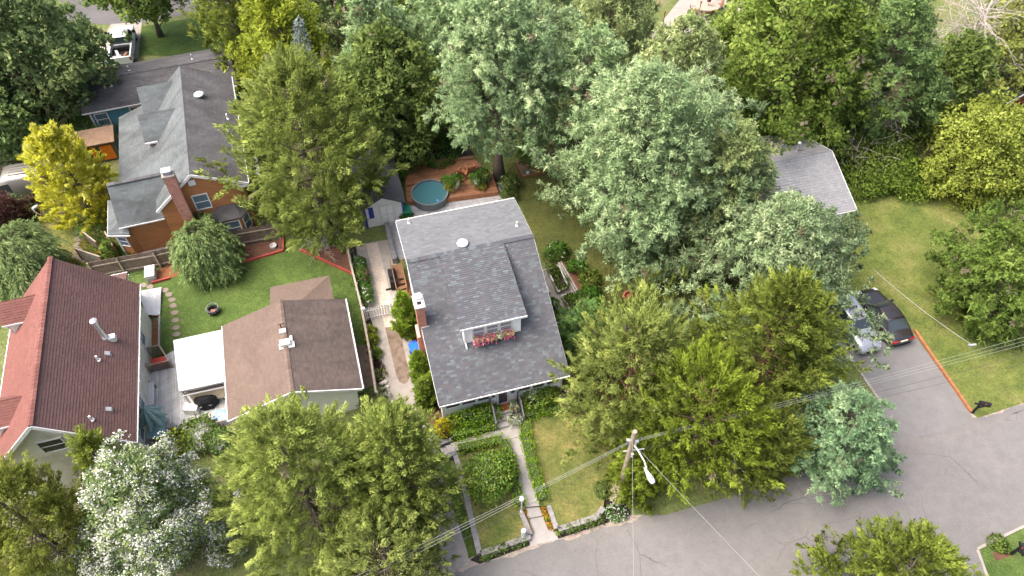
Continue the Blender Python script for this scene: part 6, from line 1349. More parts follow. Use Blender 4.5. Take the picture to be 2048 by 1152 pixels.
# walk: slabs
def quad_between(a, b, c, d, z, mat, parent, o, gap=0.015, th=0.06, name='slab'):
    cx = [(a[k] + b[k] + c[k] + d[k]) / 4 for k in (0, 1)]
    q = [(p[0] + (cx[0] - p[0]) * gap - o[0], p[1] + (cx[1] - p[1]) * gap - o[1]) for p in (a, b, c, d)]
    mb = MB(); mb.prism(q, z - th, z); mb.build(name, mat, parent); return
o0 = np.array([*PX(1040, 930), 0.0])
WK = bpy.data.objects.new('front_walk', None); COL.objects.link(WK); WK.location = tuple(o0); WK['kind'] = 'structure'
Lp = [(1013, 880), (1023, 915), (1034, 951), (1043, 985), (1051.6, 1014)]; Rp = [(1041, 874), (1051, 910), (1060, 945), (1070, 981), (1078.5, 1012)]
for i in range(4):
    quad_between(PX(*Lp[i], ZL), PX(*Rp[i], ZL), PX(*Rp[i + 1], ZL), PX(*Lp[i + 1], ZL), ZL + 0.02, M['concrete_new'], WK, o0, 0.008)
Lq = [(901, 887), (930, 878), (958, 870), (986, 862.5), (1010, 856), (1042, 847)]; Rq = [(914, 902), (943, 897), (973, 889), (1000, 883), (1013, 880), (1042, 873)]
for i in range(5):
    quad_between(PX(*Lq[i], ZL), PX(*Rq[i], ZL), PX(*Rq[i + 1], ZL), PX(*Lq[i + 1], ZL), ZL + 0.022, M['concrete_new'], WK, o0, 0.006)
quad_between(PX(1052, 1016, 0.16), PX(1079, 1014, 0.16), PX(1085, 1031, 0.16), PX(1055, 1037, 0.16), 0.17, M['concrete_new'], WK, o0, 0.01, 0.16, 'step')
quad_between(PX(1055, 1039), PX(1085, 1032), PX(1117, 1078), PX(1060, 1093), 0.035, M['concrete_new'], WK, o0, 0.0, 0.06, 'apron')
# side steps to the driveway
for i, (a, b, c, d) in enumerate((((890, 892), (902, 888), (913, 902), (900, 908)), ((880, 897), (891, 893), (899, 908), (887, 912)))):
    quad_between(PX(*a, 0.22 - 0.13 * i), PX(*b, 0.22 - 0.13 * i), PX(*c, 0.22 - 0.13 * i), PX(*d, 0.22 - 0.13 * i), 0.22 - 0.13 * i, M['concrete_new'], WK, o0, 0.0, 0.2 - 0.12 * i, 'step')
block_wall('grey block wall along the left edge of the left front lawn', [V3(910, 909, .2), V3(926, 962, .2), V3(943, 1040, .2), V3(959, 1108, .2)], 0.36, 0.0, 0.5, 0.18, 0.3, M['block'], 'retaining_wall', 4)
block_wall('grey block wall facing the street below the left front lawn', [V3(961, 1109, .2), V3(1010, 1092, .2), V3(1061, 1074, .2)], 0.36, 0.0, 0.5, 0.18, 0.3, M['block'], 'retaining_wall', 5)
block_wall('short grey block wall left of the street steps', [V3(1061, 1071, .2), V3(1042, 1026, .2)], 0.36, 0.0, 0.5, 0.18, 0.26, M['block'], 'retaining_wall', 6)
block_wall('short grey block wall right of the street steps', [V3(1097, 1013, .2), V3(1113, 1059, .2)], 0.36, 0.0, 0.5, 0.18, 0.26, M['block'], 'retaining_wall', 7)
block_wall('grey block wall facing the street below the right front lawn', [V3(1116, 1060, .2), V3(1160, 1046, .2), V3(1193, 1035, .2), V3(1206, 1017, .2)], 0.36, 0.0, 0.5, 0.18, 0.3, M['block'], 'retaining_wall', 8)
block_wall('short stone pier wall above the side steps to the driveway', [V3(878, 888, .3), V3(903, 880, .3)], 0.4, 0.0, 0.4, 0.2, 0.26, M['stone_dark'], 'retaining_wall', 9)
block_wall('short stone pier wall below the side steps to the driveway', [V3(895, 913, .3), V3(914, 905, .3)], 0.4, 0.0, 0.4, 0.2, 0.26, M['stone_dark'], 'retaining_wall', 10)
# clipped hedges
def hedge(label, px, w, h, seed, z=ZL, mat='lf_hedge'):
    pts = [V3(x, y, z + h * 0.6) for x, y in px]; o = pts[0]; root = thing('box_hedge', label, 'hedge', (o[0], o[1], z)); rg = np.random.default_rng(seed)
    C = []; 
    for a, b in zip(pts, pts[1:]):
        d = b - a; d[2] = 0; L = np.linalg.norm(d); d /= L; nn = np.array([d[1], -d[0], 0]); n = int(L * (2 * h + w) * 200)
        s = rg.random(n) * (L + w * 0.5) - w * 0.25; f = rg.random(n); per = 2 * h + w
        x = f * per; yy = np.where(x < h, -w / 2, np.where(x < h + w, x - h - w / 2, w / 2)); zz = np.where(x < h, x, np.where(x < h + w, h, 2 * h + w - x))
        wob = 1 + 0.1 * np.sin(s * 5 + seed) + 0.06 * np.sin(s * 11)
        c = (a - o)[None] + d[None] * s[:, None] + nn[None] * (yy * wob + rg.normal(size=n) * 0.03)[:, None]; c[:, 2] = zz * wob + rg.normal(size=n) * 0.03; C.append(c)
    c = np.concatenate(C); n = len(c); ax = _unit(rg.normal(size=(n, 3)) + np.array([0, 0, 0.7])); sd_ = _unit(np.cross(ax, rg.normal(size=(n, 3))))
    leaf_mesh('foliage', c, ax, sd_, 0.10 * (0.6 + 0.8 * rg.random(n)), 0.065 * (0.6 + 0.8 * rg.random(n)), 0.5 + 0.2 * rg.normal(size=n), M[mat], root, True)
    mb = MB()
    for a, b in zip(pts, pts[1:]):
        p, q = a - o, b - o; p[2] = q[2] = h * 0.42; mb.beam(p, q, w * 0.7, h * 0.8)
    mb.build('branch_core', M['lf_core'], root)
    return root
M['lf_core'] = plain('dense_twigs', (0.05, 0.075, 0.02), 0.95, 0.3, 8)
hedge('clipped box hedge bordering the left lawn along the walk', [(917, 896), (960, 887), (1004, 878)], 0.55, 0.5, 1)
hedge('clipped box hedge between the magnolia and the walk', [(1008, 881), (1020, 915), (1031, 955)], 0.55, 0.5, 2)
hedge('short box hedge below the magnolia beside the walk', [(1030, 972), (1042, 1008)], 0.6, 0.5, 3)
hedge('long clipped box hedge along the right side of the walk', [(1052, 843), (1050, 872), (1064, 925), (1077, 968), (1086, 998)], 0.6, 0.5, 4)
hedge('low front hedge under the left porch windows', [(905, 868), (950, 858), (990, 845)], 0.75, 0.5, 5)
hedge('low front hedge under the right porch windows', [(1050, 828), (1085, 818), (1120, 812)], 0.75, 0.5, 6)
for lab, px, py, rx, ry, h, n, mt in (('dark rounded shrub under the left porch windows', 945, 832, 0.85, 0.7, 1.3, 1300, 'lf_magnolia'), ('dark shrub left of the front steps', 972, 824, 0.75, 0.6, 1.3, 1100, 'lf_magnolia'), ('loose shrub at the left front corner of the house', 908, 846, 0.6, 0.5, 0.9, 700, 'lf_juniper_y'),
        ('large dark shrub right of the front steps', 1066, 798, 0.85, 0.7, 1.3, 1300, 'lf_magnolia'), ('large dark shrub under the right porch windows', 1100, 788, 0.85, 0.7, 1.3, 1300, 'lf_magnolia')):
    shrub(lab, PX(px, py, ZL + h * 0.55), rx, ry, h, M[mt], px, n, 0.13, 0.09, z=ZL, rot=LOT.t)
shrub('yellow-leaved shrub at the corner of the walk and driveway', PX(887, 856, 0.6), 0.55, 0.5, 0.9, M['fl_yellow'], 12, 900, 0.11, 0.08, z=ZL)
shrub('cream panicle hydrangea at the right front corner of the house', PX(1135, 800, 0.8), 0.62, 0.85, 1.2, M['lf_dec'], 13, 700, 0.15, 0.1, z=ZL, flowers=(M['fl_cream'], 130, 0.12), name='hydrangea')
shrub('cream-leaved shrub beside the right front lawn', PX(1236, 985, 0.45), 0.55, 0.65, 1.0, M['fl_cream'], 14, 1300, 0.10, 0.07, z=0.02)
shrub('leafy green shrub at the right end of the front lawn', PX(1207, 980, 0.4), 0.5, 0.5, 0.8, M['lf_dec'], 15, 600, 0.13, 0.09, z=0.02)
shrub('mound of white daisies at the street edge', PX(1232, 1025, 0.2), 0.62, 0.5, 0.45, M['lf_shrub'], 16, 420, 0.12, 0.08, z=0.02, flowers=(M['fl_white'], 110, 0.06), name='daisy_clump', cat='flowers')
rng = random.Random(31)
for i, (px, py) in enumerate(((1118, 1063), (1139, 1059), (1157, 1054), (1177, 1048), (1200, 1040), (973, 1112), (989, 1103), (1008, 1096), (1029, 1088), (1045, 1082))):
    lab = '%s green perennial from the walk in the strip below the %s front wall' % ((('first', 'second', 'third', 'fourth', 'fifth')[i]) if i < 5 else ('fifth', 'fourth', 'third', 'second', 'first')[i - 5], 'right' if i < 5 else 'left')
    o = shrub(lab, PX(px, py, 0.15), 0.24 + 0.12 * rng.random(), 0.24, 0.3 + 0.15 * rng.random(), M['lf_dec' if i % 3 else 'lf_dec_bright'], 100 + i, 130, 0.15, 0.08, z=0.03, name='perennial', cat='plant', group='perennials below the %s front wall' % ('right' if i < 5 else 'left'), stem=False)
for lab, px0, px1, n in (('bedding flowers left of the street steps', (1047, 1018), (1058, 1066), 7), ('bedding flowers right of the street steps', (1086, 1016), (1103, 1058), 7)):
    for i in range(n):
        t = (i + 0.5) / n; q = P(px0[0] + (px1[0] - px0[0]) * t, px0[1] + (px1[1] - px0[1]) * t, 0.15)
        shrub('%s clump from the street of the %s' % (('first', 'second', 'third', 'fourth', 'fifth', 'sixth', 'seventh')[n - 1 - i], lab), (q[0], q[1]), 0.14, 0.14, 0.2, M['lf_dec'], 120 + i, 60, 0.09, 0.05, z=0.03, flowers=(M[('fl_orange', 'fl_mix', 'fl_mix', 'fl_yellow')[i % 4]], 22, 0.06), name='bedding_flower', cat='flowers', group=lab, stem=False)
sheet('flower_bed', [(1042, 1026), (1051, 1016), (1062, 1072), (1060, 1074)], 0.026, M['mulch_black']); sheet('flower_bed', [(1079, 1013), (1096, 1012), (1114, 1062), (1108, 1064)], 0.027, M['mulch_black'])
pot('potted white and green caladium on the stoop', 1029, 816, 0.3, 0.2, M['pot'], M['lf_varieg'], 0.88, 240, 21, None, 0.45)
pot('potted white flowers at the foot of the front steps', 1032, 842, 0.3, 0.22, M['white_dirty'], M['lf_varieg'], ZL + 0.02, 260, 22, (M['fl_white'], 40, 0.07), 0.45)
# window box of pink geraniums on the dormer (hangs on the house)
bx = LOT.w(3.86, 2.62); root = thing('window_box', 'window box of pink geraniums below the dormer windows', 'window box', (bx[0], bx[1], 4.78), LOT.t)
mb = MB(); mb.box(-1.2, -0.16, 0, 1.2, 0.16, 0.2); mb.build('box', M['white_dirty'], root)
rg = np.random.default_rng(9)
def fluff(name, n, sx, sy, z0, z1, ln, wd, mat, parent, dens=None, cx=0.0):
    c = np.stack([cx + (rg.random(n) * 2 - 1) * sx, (rg.random(n) * 2 - 1) * sy - 0.1, z0 + (z1 - z0) * rg.random(n)], 1); ax = _unit(rg.normal(size=(n, 3)) + np.array([0, -0.4, 0.5])); return leaf_mesh(name, c, ax, _unit(np.cross(ax, rg.normal(size=(n, 3)))), ln * (0.6 + 0.8 * rg.random(n)), wd * (0.6 + 0.8 * rg.random(n)), rg.random(n), mat, parent, True)
fluff('leaves', 420, 1.2, 0.22, 0.1, 0.38, 0.12, 0.08, M['lf_juniper'], root)
for cx_, sx_, n_ in ((-0.85, 0.32, 260), (-0.15, 0.33, 260), (0.85, 0.3, 240)): fluff('blooms', n_, sx_, 0.28, -0.05, 0.42, 0.10, 0.09, M['fl_pink'], root, cx=cx_)['kind'] = 'stuff'
fluff('blooms', 60, 0.2, 0.2, 0.1, 0.4, 0.09, 0.08, M['fl_white'], root, cx=0.38)['kind'] = 'stuff'

# lamp post and white marker post
c = P(1043, 1023, ZL); root = thing('lamp_post', 'white globe lamp post beside the front walk', 'lamp post', (c[0], c[1], ZL))
mb = MB(); mb.lathe([(0.09, 0), (0.09, 0.08), (0.045, 0.12), (0.04, 1.45), (0.07, 1.47), (0.07, 1.52)], 12); mb.build('post', M['white_dirty'], root)
mb = MB(); mb.lathe([(0.05, 1.52), (0.12, 1.58), (0.15, 1.68), (0.12, 1.79), (0.03, 1.84)], 16); mb.build('globe', M['white'], root, smooth=True)
c = P(1049, 1075, ZL); root = thing('marker_post', 'short thick white post at the corner of the left front wall', 'post', (c[0] - 0.05, c[1] + 0.1, ZL))
mb = MB(); mb.lathe([(0.13, 0), (0.13, 0.7), (0.14, 0.72), (0.13, 0.78), (0.02, 0.82)], 16); mb.build('shaft', M['white_dirty'], root)
mb = MB(); mb.lathe([(0.15, 0), (0.15, 0.05), (0.13, 0.06)], 16); mb.build('collar', M['white_dirty'], root)

# ------------------------------------------------------------------ utility pole, street light, wires
PB = LOT.w(8.62, -6.43); PH = 7.5
M['pole'] = plain('weathered_pole_wood', (0.27, 0.22, 0.17), 0.9, 0.3, 5, stretch=(3, 3, 0.4), fine=0.15)
root = thing('utility_pole', 'weathered wooden utility pole among the cedars at the street', 'utility pole', (PB[0], PB[1], 0))
mb = MB(); mb.tube([(0, 0, 0), (0, 0, 3.5), (0, 0, PH)], [0.16, 0.14, 0.12], 14); mb.build('shaft', M['pole'], root)
mb = MB(); mb.beam((-0.3, 0.05, 6.55), (0.3, -0.05, 6.55), 0.12, 0.1); mb.tube([(0.16, -0.1, 6.30), (0.16, -0.1, 6.70)], 0.06, 8); mb.build('bracket', M['metal'], root)
mb = MB(); mb.beam((-0.35, 0, 5.40), (0.75, 0.12, 5.45), 0.05, 0.05); mb.tube([(0.1, -0.2, 5.25), (0.1, -0.2, 5.55)], 0.08, 8); mb.build('cable_arm', M['metal'], root)
LH = P(1298, 951, 6.10); r_ = LH - np.array([PB[0], PB[1], 0])
sl_ = thing('street_light', 'white cobra-head street light hanging over the street from the pole', 'street light', (PB[0], PB[1], 0))
mb = MB(); mb.tube([(0.1, -0.05, 6.20), (r_[0] * 0.35, r_[1] * 0.3, 6.45), (r_[0] * 0.7, r_[1] * 0.62, 6.40), (r_[0] * 0.86, r_[1] * 0.82, 6.22)], 0.035, 8); mb.build('arm', M['white_dirty'], sl_)
dr_ = nrm(np.array([r_[0], r_[1], 0])); st_ = np.array([r_[0], r_[1], 6.10]); MBH = MB()
hp = []
for f, w_, h_ in ((-0.45, 0.05, 0.05), (-0.2, 0.09, 0.08), (0.1, 0.15, 0.11), (0.32, 0.155, 0.1), (0.44, 0.09, 0.06)):
    p = st_ + dr_ * f; sdv = np.array([dr_[1], -dr_[0], 0]); hp.append([p + sdv * w_ * cos(a) + np.array([0, 0, 1]) * h_ * sin(a) for a in [2 * pi * k / 10 for k in range(10)]])
vs_ = [q for r in hp for q in r]; fs = [(i * 10 + k, i * 10 + (k + 1) % 10, (i + 1) * 10 + (k + 1) % 10, (i + 1) * 10 + k) for i in range(4) for k in range(10)] + [tuple(range(9, -1, -1)), tuple(range(40, 50))]
MBH.add(vs_, fs); MBH.build('lamp_head', M['white_dirty'], sl_, smooth=True)
p = st_ + dr_ * 0.15 + np.array([0, 0, 0.13]); mb = MB(); mb.lathe([(0.05, 0), (0.05, 0.05), (0.03, 0.07)], 10, tuple(p)); mb.build('photocell', M['lead'], sl_)
M['wire_pale'] = plain('pale_cable', (0.27, 0.29, 0.27), 0.5, 0.1, 3); M['wire_dark'] = plain('dark_cable', (0.05, 0.05, 0.05), 0.6, 0.1, 3)
def wire(label, a, b, sag, mat, r=0.014, ext=1.0):
    a = np.array(a, float); b = np.array(b, float); pts = []
    b = a + (b - a) * ext
    for i in range(17):
        f = i / 16; p = a + (b - a) * f; p[2] -= sag * 4 * f * (1 - f); pts.append(p)
    mb = MB(); mb.tube(pts, r, 5); tag(mb.build('power_line', mat, None, loc=tuple(a)), label, 'power line')
top = np.array([PB[0], PB[1], 0])
for k, (lab, z, off) in enumerate((('uppermost pale power line running left from the pole over the walk', 6.65, 0.0), ('middle pale power line running left from the pole', 6.55, 7), ('lowest of the three bundled lines running left from the pole', 6.42, 15))):
    wire(lab, top + (0, 0, z), P(850 + off * 0.4, 1081 + off * 0.7, 6.20), 0.25, M['wire_pale'], 0.007, 2.2)
wire('thin dark cable running left below the power lines', top + (0, 0, 5.40), P(960, 1058, 5.20), 0.2, M['wire_dark'], 0.008, 2.4)
for k, (lab, z, pz) in enumerate((('uppermost power line running right from the pole over the driveway', 6.65, (2048, 668)), ('middle power line running right from the pole over the driveway', 6.52, (2048, 676)), ('third power line running right from the pole', 6.40, (2048, 683)))):
    wire(lab, top + (0, 0, z), P(*pz, 6.20), 0.45, M['wire_pale'], 0.007, 1.5)
wire('dark telephone cable crossing low over the right driveway', top + (0, 0, 5.40), P(2048, 706, 5.00), 0.35, M['wire_dark'], 0.009, 1.5)
wire('second dark cable crossing the right driveway', top + (0, 0, 5.10), P(2048, 722, 4.50), 0.4, M['wire_dark'], 0.008, 1.5)
wire('pale wire running straight across the street from the pole', top + (0, 0, 6.50), P(1268, 1152, 5.50), 0.15, M['wire_pale'], 0.007, 1.6)
wire('pale wire slanting across the street to the lower right', top + (0, 0, 6.40), P(1522, 1152, 5.30), 0.15, M['wire_pale'], 0.008, 1.6)
node = P(1944, 690, 6.10)
wire('service wire from the power lines to the grey-roofed house', node, P(1770, 556, 4.6), 0.2, M['wire_pale'], 0.013, 1.15)
mb = MB(); mb.tube([node - (0.2, 0, 0), node + (0.2, 0, 0.05)], 0.06, 6); mb.tube([node - (0, 0, 0.25), node], 0.04, 6); tag(mb.build('wire_splice', M['metal'], None, loc=tuple(node)), 'splice where the service wire leaves the power lines', 'splice')

# ------------------------------------------------------------------ mailboxes and driveway edging
def mailbox(label, px, py, rot, z=0.0):
    c = P(px, py, z); root = thing('mailbox', label, 'mailbox', (c[0], c[1], z), rot)
    mb = MB(); mb.box(-0.055, -0.055, 0, 0.055, 0.055, 1.0); mb.build('post', M['black'], root)
    mb = MB(); mb.box(-0.05, -0.45, 0.98, 0.05, 0.3, 1.06); mb.beam((0, 0, 0.6), (0, -0.35, 0.98), 0.06, 0.07); mb.build('arm', M['black'], root)
    prof = [(-0.12, 0), (0.12, 0), (0.12, 0.16), (0.085, 0.245), (0, 0.275), (-0.085, 0.245), (-0.12, 0.16)]; n = len(prof); y0, y1 = -0.5, 0.1
    mb = MB(); mb.add([(x, y0, 1.06 + z_) for x, z_ in prof] + [(x, y1, 1.06 + z_) for x, z_ in prof], [tuple(range(n)), tuple(range(2 * n - 1, n - 1, -1))] + [(i, n + i, n + (i + 1) % n, (i + 1) % n) for i in range(n)]); bx_ = mb.build('box', M['black'], root)
    mb = MB(); mb.box(0.121, -0.35, 1.14, 0.128, -0.12, 1.22); mb.build('number_plate', M['white'], bx_)
    mb = MB(); mb.box(-0.13, -0.2, 1.2, -0.121, -0.16, 1.4); mb.build('flag', M['timber_red'], bx_)
    return root
mailbox('black mailbox on a post at the end of the orange timber edging', 1944, 826, radians(75))
mailbox('black mailbox on a post on the corner lawn across the street', 2022, 1108, radians(-10), 0.05)
e0, e1 = V3(1828, 662), V3(1941, 826)
root = thing('timber_edging', 'orange cedar timber edging along the right driveway', 'edging', tuple(e0)); L = np.linalg.norm(e1 - e0); d = (e1 - e0) / L
for j in range(1):
    nn = 5
    for i in range(nn):
        a = d * (L * (i + 0.1 * j) / nn); b = d * min(L, L * (i + 0.99 + 0.1 * j) / nn); mb = MB(); mb.beam(a + (0, 0, 0.1 + j * 0.2), b + (0, 0, 0.1 + j * 0.2), 0.16, 0.2); mb.build('timber', M['timber_orange'], root)

# ------------------------------------------------------------------ vehicles
def paint(name, c, metal=0.3, rough=0.3):
    m, nt, b = new_mat(name); b.inputs['Base Color'].default_value = (*c, 1); b.inputs['Metallic'].default_value = metal; b.inputs['Roughness'].default_value = rough
    b.inputs['Coat Weight'].default_value = 0.6; b.inputs['Coat Roughness'].default_value = 0.08; return m
M['tyre'] = plain('tyre_rubber', (0.02, 0.02, 0.02), 0.85, 0.2, 8); M['rim'] = plain('alloy_rim', (0.55, 0.56, 0.57), 0.3, 0.1, 5, metal=0.8)
M['car_glass'] = glass_mat('car_glass', (0.035, 0.045, 0.05), 0.04); M['red_light'] = glass_mat('red_lens', (0.35, 0.01, 0.012), 0.15); M['clear_light'] = glass_mat('clear_lens', (0.6, 0.62, 0.64), 0.1)
M['plate'] = plain('number_plate', (0.6, 0.58, 0.42), 0.5, 0.1, 5)
def loft(rings, mat, name, parent, smooth=True, cap=True):
    n = len(rings[0]); vs_ = [p for r in rings for p in r]; fs = [(i * n + k, i * n + (k + 1) % n, (i + 1) * n + (k + 1) % n, (i + 1) * n + k) for i in range(len(rings) - 1) for k in range(n)]
    if cap: fs += [tuple(range(n - 1, -1, -1)), tuple(range((len(rings) - 1) * n, len(rings) * n))]
    mb = MB(); mb.add(vs_, fs); return mb.build(name, mat, parent, smooth=smooth)
def wheels(root, xs, w, r=0.33):
    for x in xs:
        for s in (-1, 1):
            wo = MB(); wo.tube([(x, s * (w - 0.2), r), (x, s * (w - 0.19), r), (x, s * (w - 0.03), r), (x, s * w, r)], [r * 0.85, r, r, r * 0.85], 22); t_ = wo.build('wheel', M['tyre'], root)
            rm = MB(); rm.tube([(x, s * (w - 0.02), r), (x, s * (w + 0.008), r)], [r * 0.68, r * 0.6], 18); rm.build('rim', M['rim'], t_)
            sp = MB()
            for k in range(5): a = k * 1.2566; sp.beam((x, s * (w + 0.012), r), (x + r * 0.55 * cos(a), s * (w + 0.012), r + r * 0.55 * sin(a)), 0.012, 0.07, up=(0, 1, 0))
            sp.build('spokes', M['lead'], t_)
def car(label, loc, rot, col, L=4.6, W_=1.8, H_=1.45, name='parked_sedan', suv=False):
    root = thing(name, label, 'car', loc, rot); w = W_ / 2
    zs = 0.92 if not suv else 1.02
    # body stations: x, half width, shoulder height, centre height, floor height
    S = [(-L / 2, w * 0.72, 0.62, 0.68, 0.42), (-L / 2 + 0.06, w * 0.86, zs - 0.10, zs - 0.02, 0.32), (-L / 2 + 0.35, w * 0.95, zs - 0.03, zs + 0.06, 0.24), (-L * 0.30, w, zs, zs + 0.07, 0.2), (-L * 0.1, w, zs - 0.01, zs + 0.05, 0.2), (L * 0.12, w, zs - 0.03, zs + 0.04, 0.2),
         (L * 0.24, w * 0.99, zs - 0.06, zs + 0.02, 0.2), (L * 0.38, w * 0.95, zs - 0.14, zs - 0.07, 0.22), (L / 2 - 0.18, w * 0.88, zs - 0.24, zs - 0.17, 0.26), (L / 2 - 0.03, w * 0.74, 0.58, 0.62, 0.32), (L / 2, w * 0.6, 0.5, 0.52, 0.4)]
    rings = []
    for x, hw, sh, ce, fl in S:
        half = [(hw * 0.82, fl), (hw * 0.97, fl + 0.08), (hw, (fl + sh) / 2 + 0.02), (hw * 0.98, sh - 0.06), (hw * 0.92, sh), (hw * 0.6, sh + (ce - sh) * 0.75), (0, ce)]
        rings.append([(x, y, z) for y, z in half] + [(x, -y, z) for y, z in half[-2::-1]])
    body = loft(rings, col, 'body', root)
    # greenhouse
    if not suv: xb0, xb1, xt0, xt1 = -L * 0.37, L * 0.20, -L * 0.20, L * 0.035
    else: xb0, xb1, xt0, xt1 = -L * 0.46, L * 0.20, -L * 0.38, L * 0.06
    yb, yt, zb_, zt = w * 0.90, w * 0.68, zs - 0.04, H_
    def gh(x0, x1, y, z, dz): return [(x0, -y, z), (x0, y, z), ((x0 + x1) / 2, y * 1.03, z + dz), (x1, y * 0.96, z), (x1, -y * 0.96, z), ((x0 + x1) / 2, -y * 1.03, z + dz)]
    b_, t_ = gh(xb0, xb1, yb, zb_, 0), gh(xt0, xt1, yt, zt - 0.05, 0.02)
    mb = MB(); mb.add(b_ + t_, [(i, (i + 1) % 6, 6 + (i + 1) % 6, 6 + i) for i in range(6)]); mb.build('windows', M['car_glass'], root)
    rings = [[(x, y * f, z) for x, y, z in gh(xt0 - e, xt1 + e, yt + e * 0.5, zz, 0.02)] for e, zz, f in ((0.05, zt - 0.075, 1), (0.03, zt - 0.03, 1), (-0.12, zt, 0.85))]
    loft(rings, col, 'roof', root)
    for i, (p, q) in enumerate(((0, 0), (1, 1), (3, 3), (4, 4), (2, 2), (5, 5))):
        mb = MB(); mb.beam(b_[p], t_[q], 0.07 if i < 4 else 0.06, 0.05); mb.build('pillar', col if i < 4 else M['black'], root)
    for s in (-1, 1):
        mb = MB(); mb.box(xb1 - 0.28, s * (w + 0.0) - 0.02 if s > 0 else -w - 0.16, zs + 0.0, xb1 - 0.13, w + 0.16 if s > 0 else -w + 0.02, zs + 0.13); mb.build('mirror', col, root)
        mb = MB(); mb.hexa([(L / 2 - 0.32, s * w * 0.9, 0.62), (L / 2 - 0.06, s * w * 0.74, 0.6), (L / 2 - 0.1, s * w * 0.42, 0.62), (L / 2 - 0.3, s * w * 0.5, 0.66)], [(L / 2 - 0.38, s * w * 0.89, zs - 0.17), (L / 2 - 0.1, s * w * 0.74, 0.7), (L / 2 - 0.14, s * w * 0.42, 0.71), (L / 2 - 0.34, s * w * 0.5, zs - 0.13)]); mb.build('headlight', M['clear_light'], root)
        mb = MB(); mb.box(-L / 2 - 0.01, min(s * w * 0.45, s * w * 0.88), 0.66, -L / 2 + 0.14, max(s * w * 0.45, s * w * 0.88), 0.82); mb.build('taillight', M['red_light'], root)
        for x in (-0.55, 0.35):
            mb = MB(); mb.box(x - 0.1, min(s * w, s * (w + 0.02)), zs - 0.14, x + 0.1, max(s * w, s * (w + 0.02)), zs - 0.11); mb.build('door_handle', M['rim'], root)
    mb = MB(); mb.box(-L / 2 - 0.02, -0.26, 0.68, -L / 2 + 0.03, 0.26, 0.79); mb.build('plate', M['plate'], root)
    mb = MB(); mb.box(L / 2 - 0.06, -w * 0.45, 0.4, L / 2 + 0.01, w * 0.45, 0.56); mb.build('grille', M['black'], root)
    mb = MB(); mb.box(-L / 2 - 0.015, -w * 0.7, 0.32, -L / 2 + 0.1, w * 0.7, 0.42); mb.build('bumper_trim', M['black'], root)
    wheels(root, (-L * 0.285, L * 0.30), w)
    return root
a, b = P(1727, 609, 0.3), P(1769, 667, 0.3); hd = math.atan2(a[1] - b[1], a[0] - b[0])
cc = P(1768, 628, 0.75)
car('dark charcoal sedan parked nose-in beside the orange timber edging', (cc[0], cc[1], 0.036), hd, paint('charcoal_car_paint', (0.035, 0.03, 0.032), 0.35, 0.28), 4.5, 1.78, 1.42)
cc = P(1708, 645, 0.75)
car('silver hatchback facing the street, half hidden by the cedar', (cc[0], cc[1], 0.036), hd + pi, paint('silver_car_paint', (0.42, 0.43, 0.46), 0.5, 0.3), 4.4, 1.78, 1.5, 'parked_hatchback', True)
# silver camper van at the left edge
cc = P(62, 366, 1.2); root = thing('camper_van', 'long silver van parked at the left edge beside the golden cypress', 'van', (cc[0], cc[1], 0.03), OF.t + pi - radians(4))
pv = paint('silver_van_paint', (0.20, 0.19, 0.17), 0.3, 0.4); rings = []
for x, hw, zt, zl in ((-2.9, 0.9, 2.35, 0.45), (-2.8, 0.97, 2.5, 0.3), (0.9, 1.0, 2.55, 0.28), (1.45, 1.0, 2.45, 0.28), (1.95, 0.98, 1.9, 0.28), (2.35, 0.96, 1.28, 0.28), (2.85, 0.9, 1.08, 0.3), (3.0, 0.8, 0.75, 0.4)):
    half = [(hw * 0.9, zl), (hw, zl + 0.15), (hw, zl + (zt - zl) * 0.5), (hw * 0.95, zt - 0.22 * min(1, (zt - zl))), (hw * 0.8, zt - 0.05), (0, zt)]
    rings.append([(x, y, z) for y, z in half] + [(x, -y, z) for y, z in half[-2::-1]])
loft(rings, pv, 'body', root)
mb = MB(); mb.add([(1.50, -0.82, 2.36), (1.50, 0.82, 2.36), (2.30, 0.86, 1.36), (2.30, -0.86, 1.36)], [(3, 2, 1, 0)]); f_ = [np.array(v) + (0.06, 0, 0.06) for v in mb.v]; mb = MB(); mb.slab(f_, 0.03); mb.build('windscreen', M['car_glass'], root)
for s in (-1, 1):
    mb = MB(); mb.wall([(1.0, s * 1.005, 1.35), (2.1, s * 0.985, 1.3), (1.6, s * 0.975, 2.1), (1.0, s * 0.975, 2.15)], (0, s, 0), 0.04); mb.build('side_window', M['car_glass'], root)
    mb = MB(); mb.box(-2.6, s * 1.0 - 0.012, 0.62, 0.8, s * 1.0 + 0.012, 0.74); mb.build('side_moulding', M['lead'], root)
    mb = MB(); mb.box(1.9, min(s * 1.0, s * 1.24), 1.3, 2.05, max(s * 1.0, s * 1.24), 1.6); mb.build('mirror', M['black'], root)
    mb = MB(); mb.box(2.82, min(s * 0.55, s * 0.85), 0.72, 2.98, max(s * 0.55, s * 0.85), 0.98); mb.build('headlight', M['clear_light'], root)
for i in range(4):
    mb = MB(); mb.box(-2.6, -0.5 + i * 0.32, 2.53, 0.9, -0.44 + i * 0.32, 2.575); mb.build('roof_rib', pv, root)
wheels(root, (-1.75, 2.0), 1.0, 0.36)
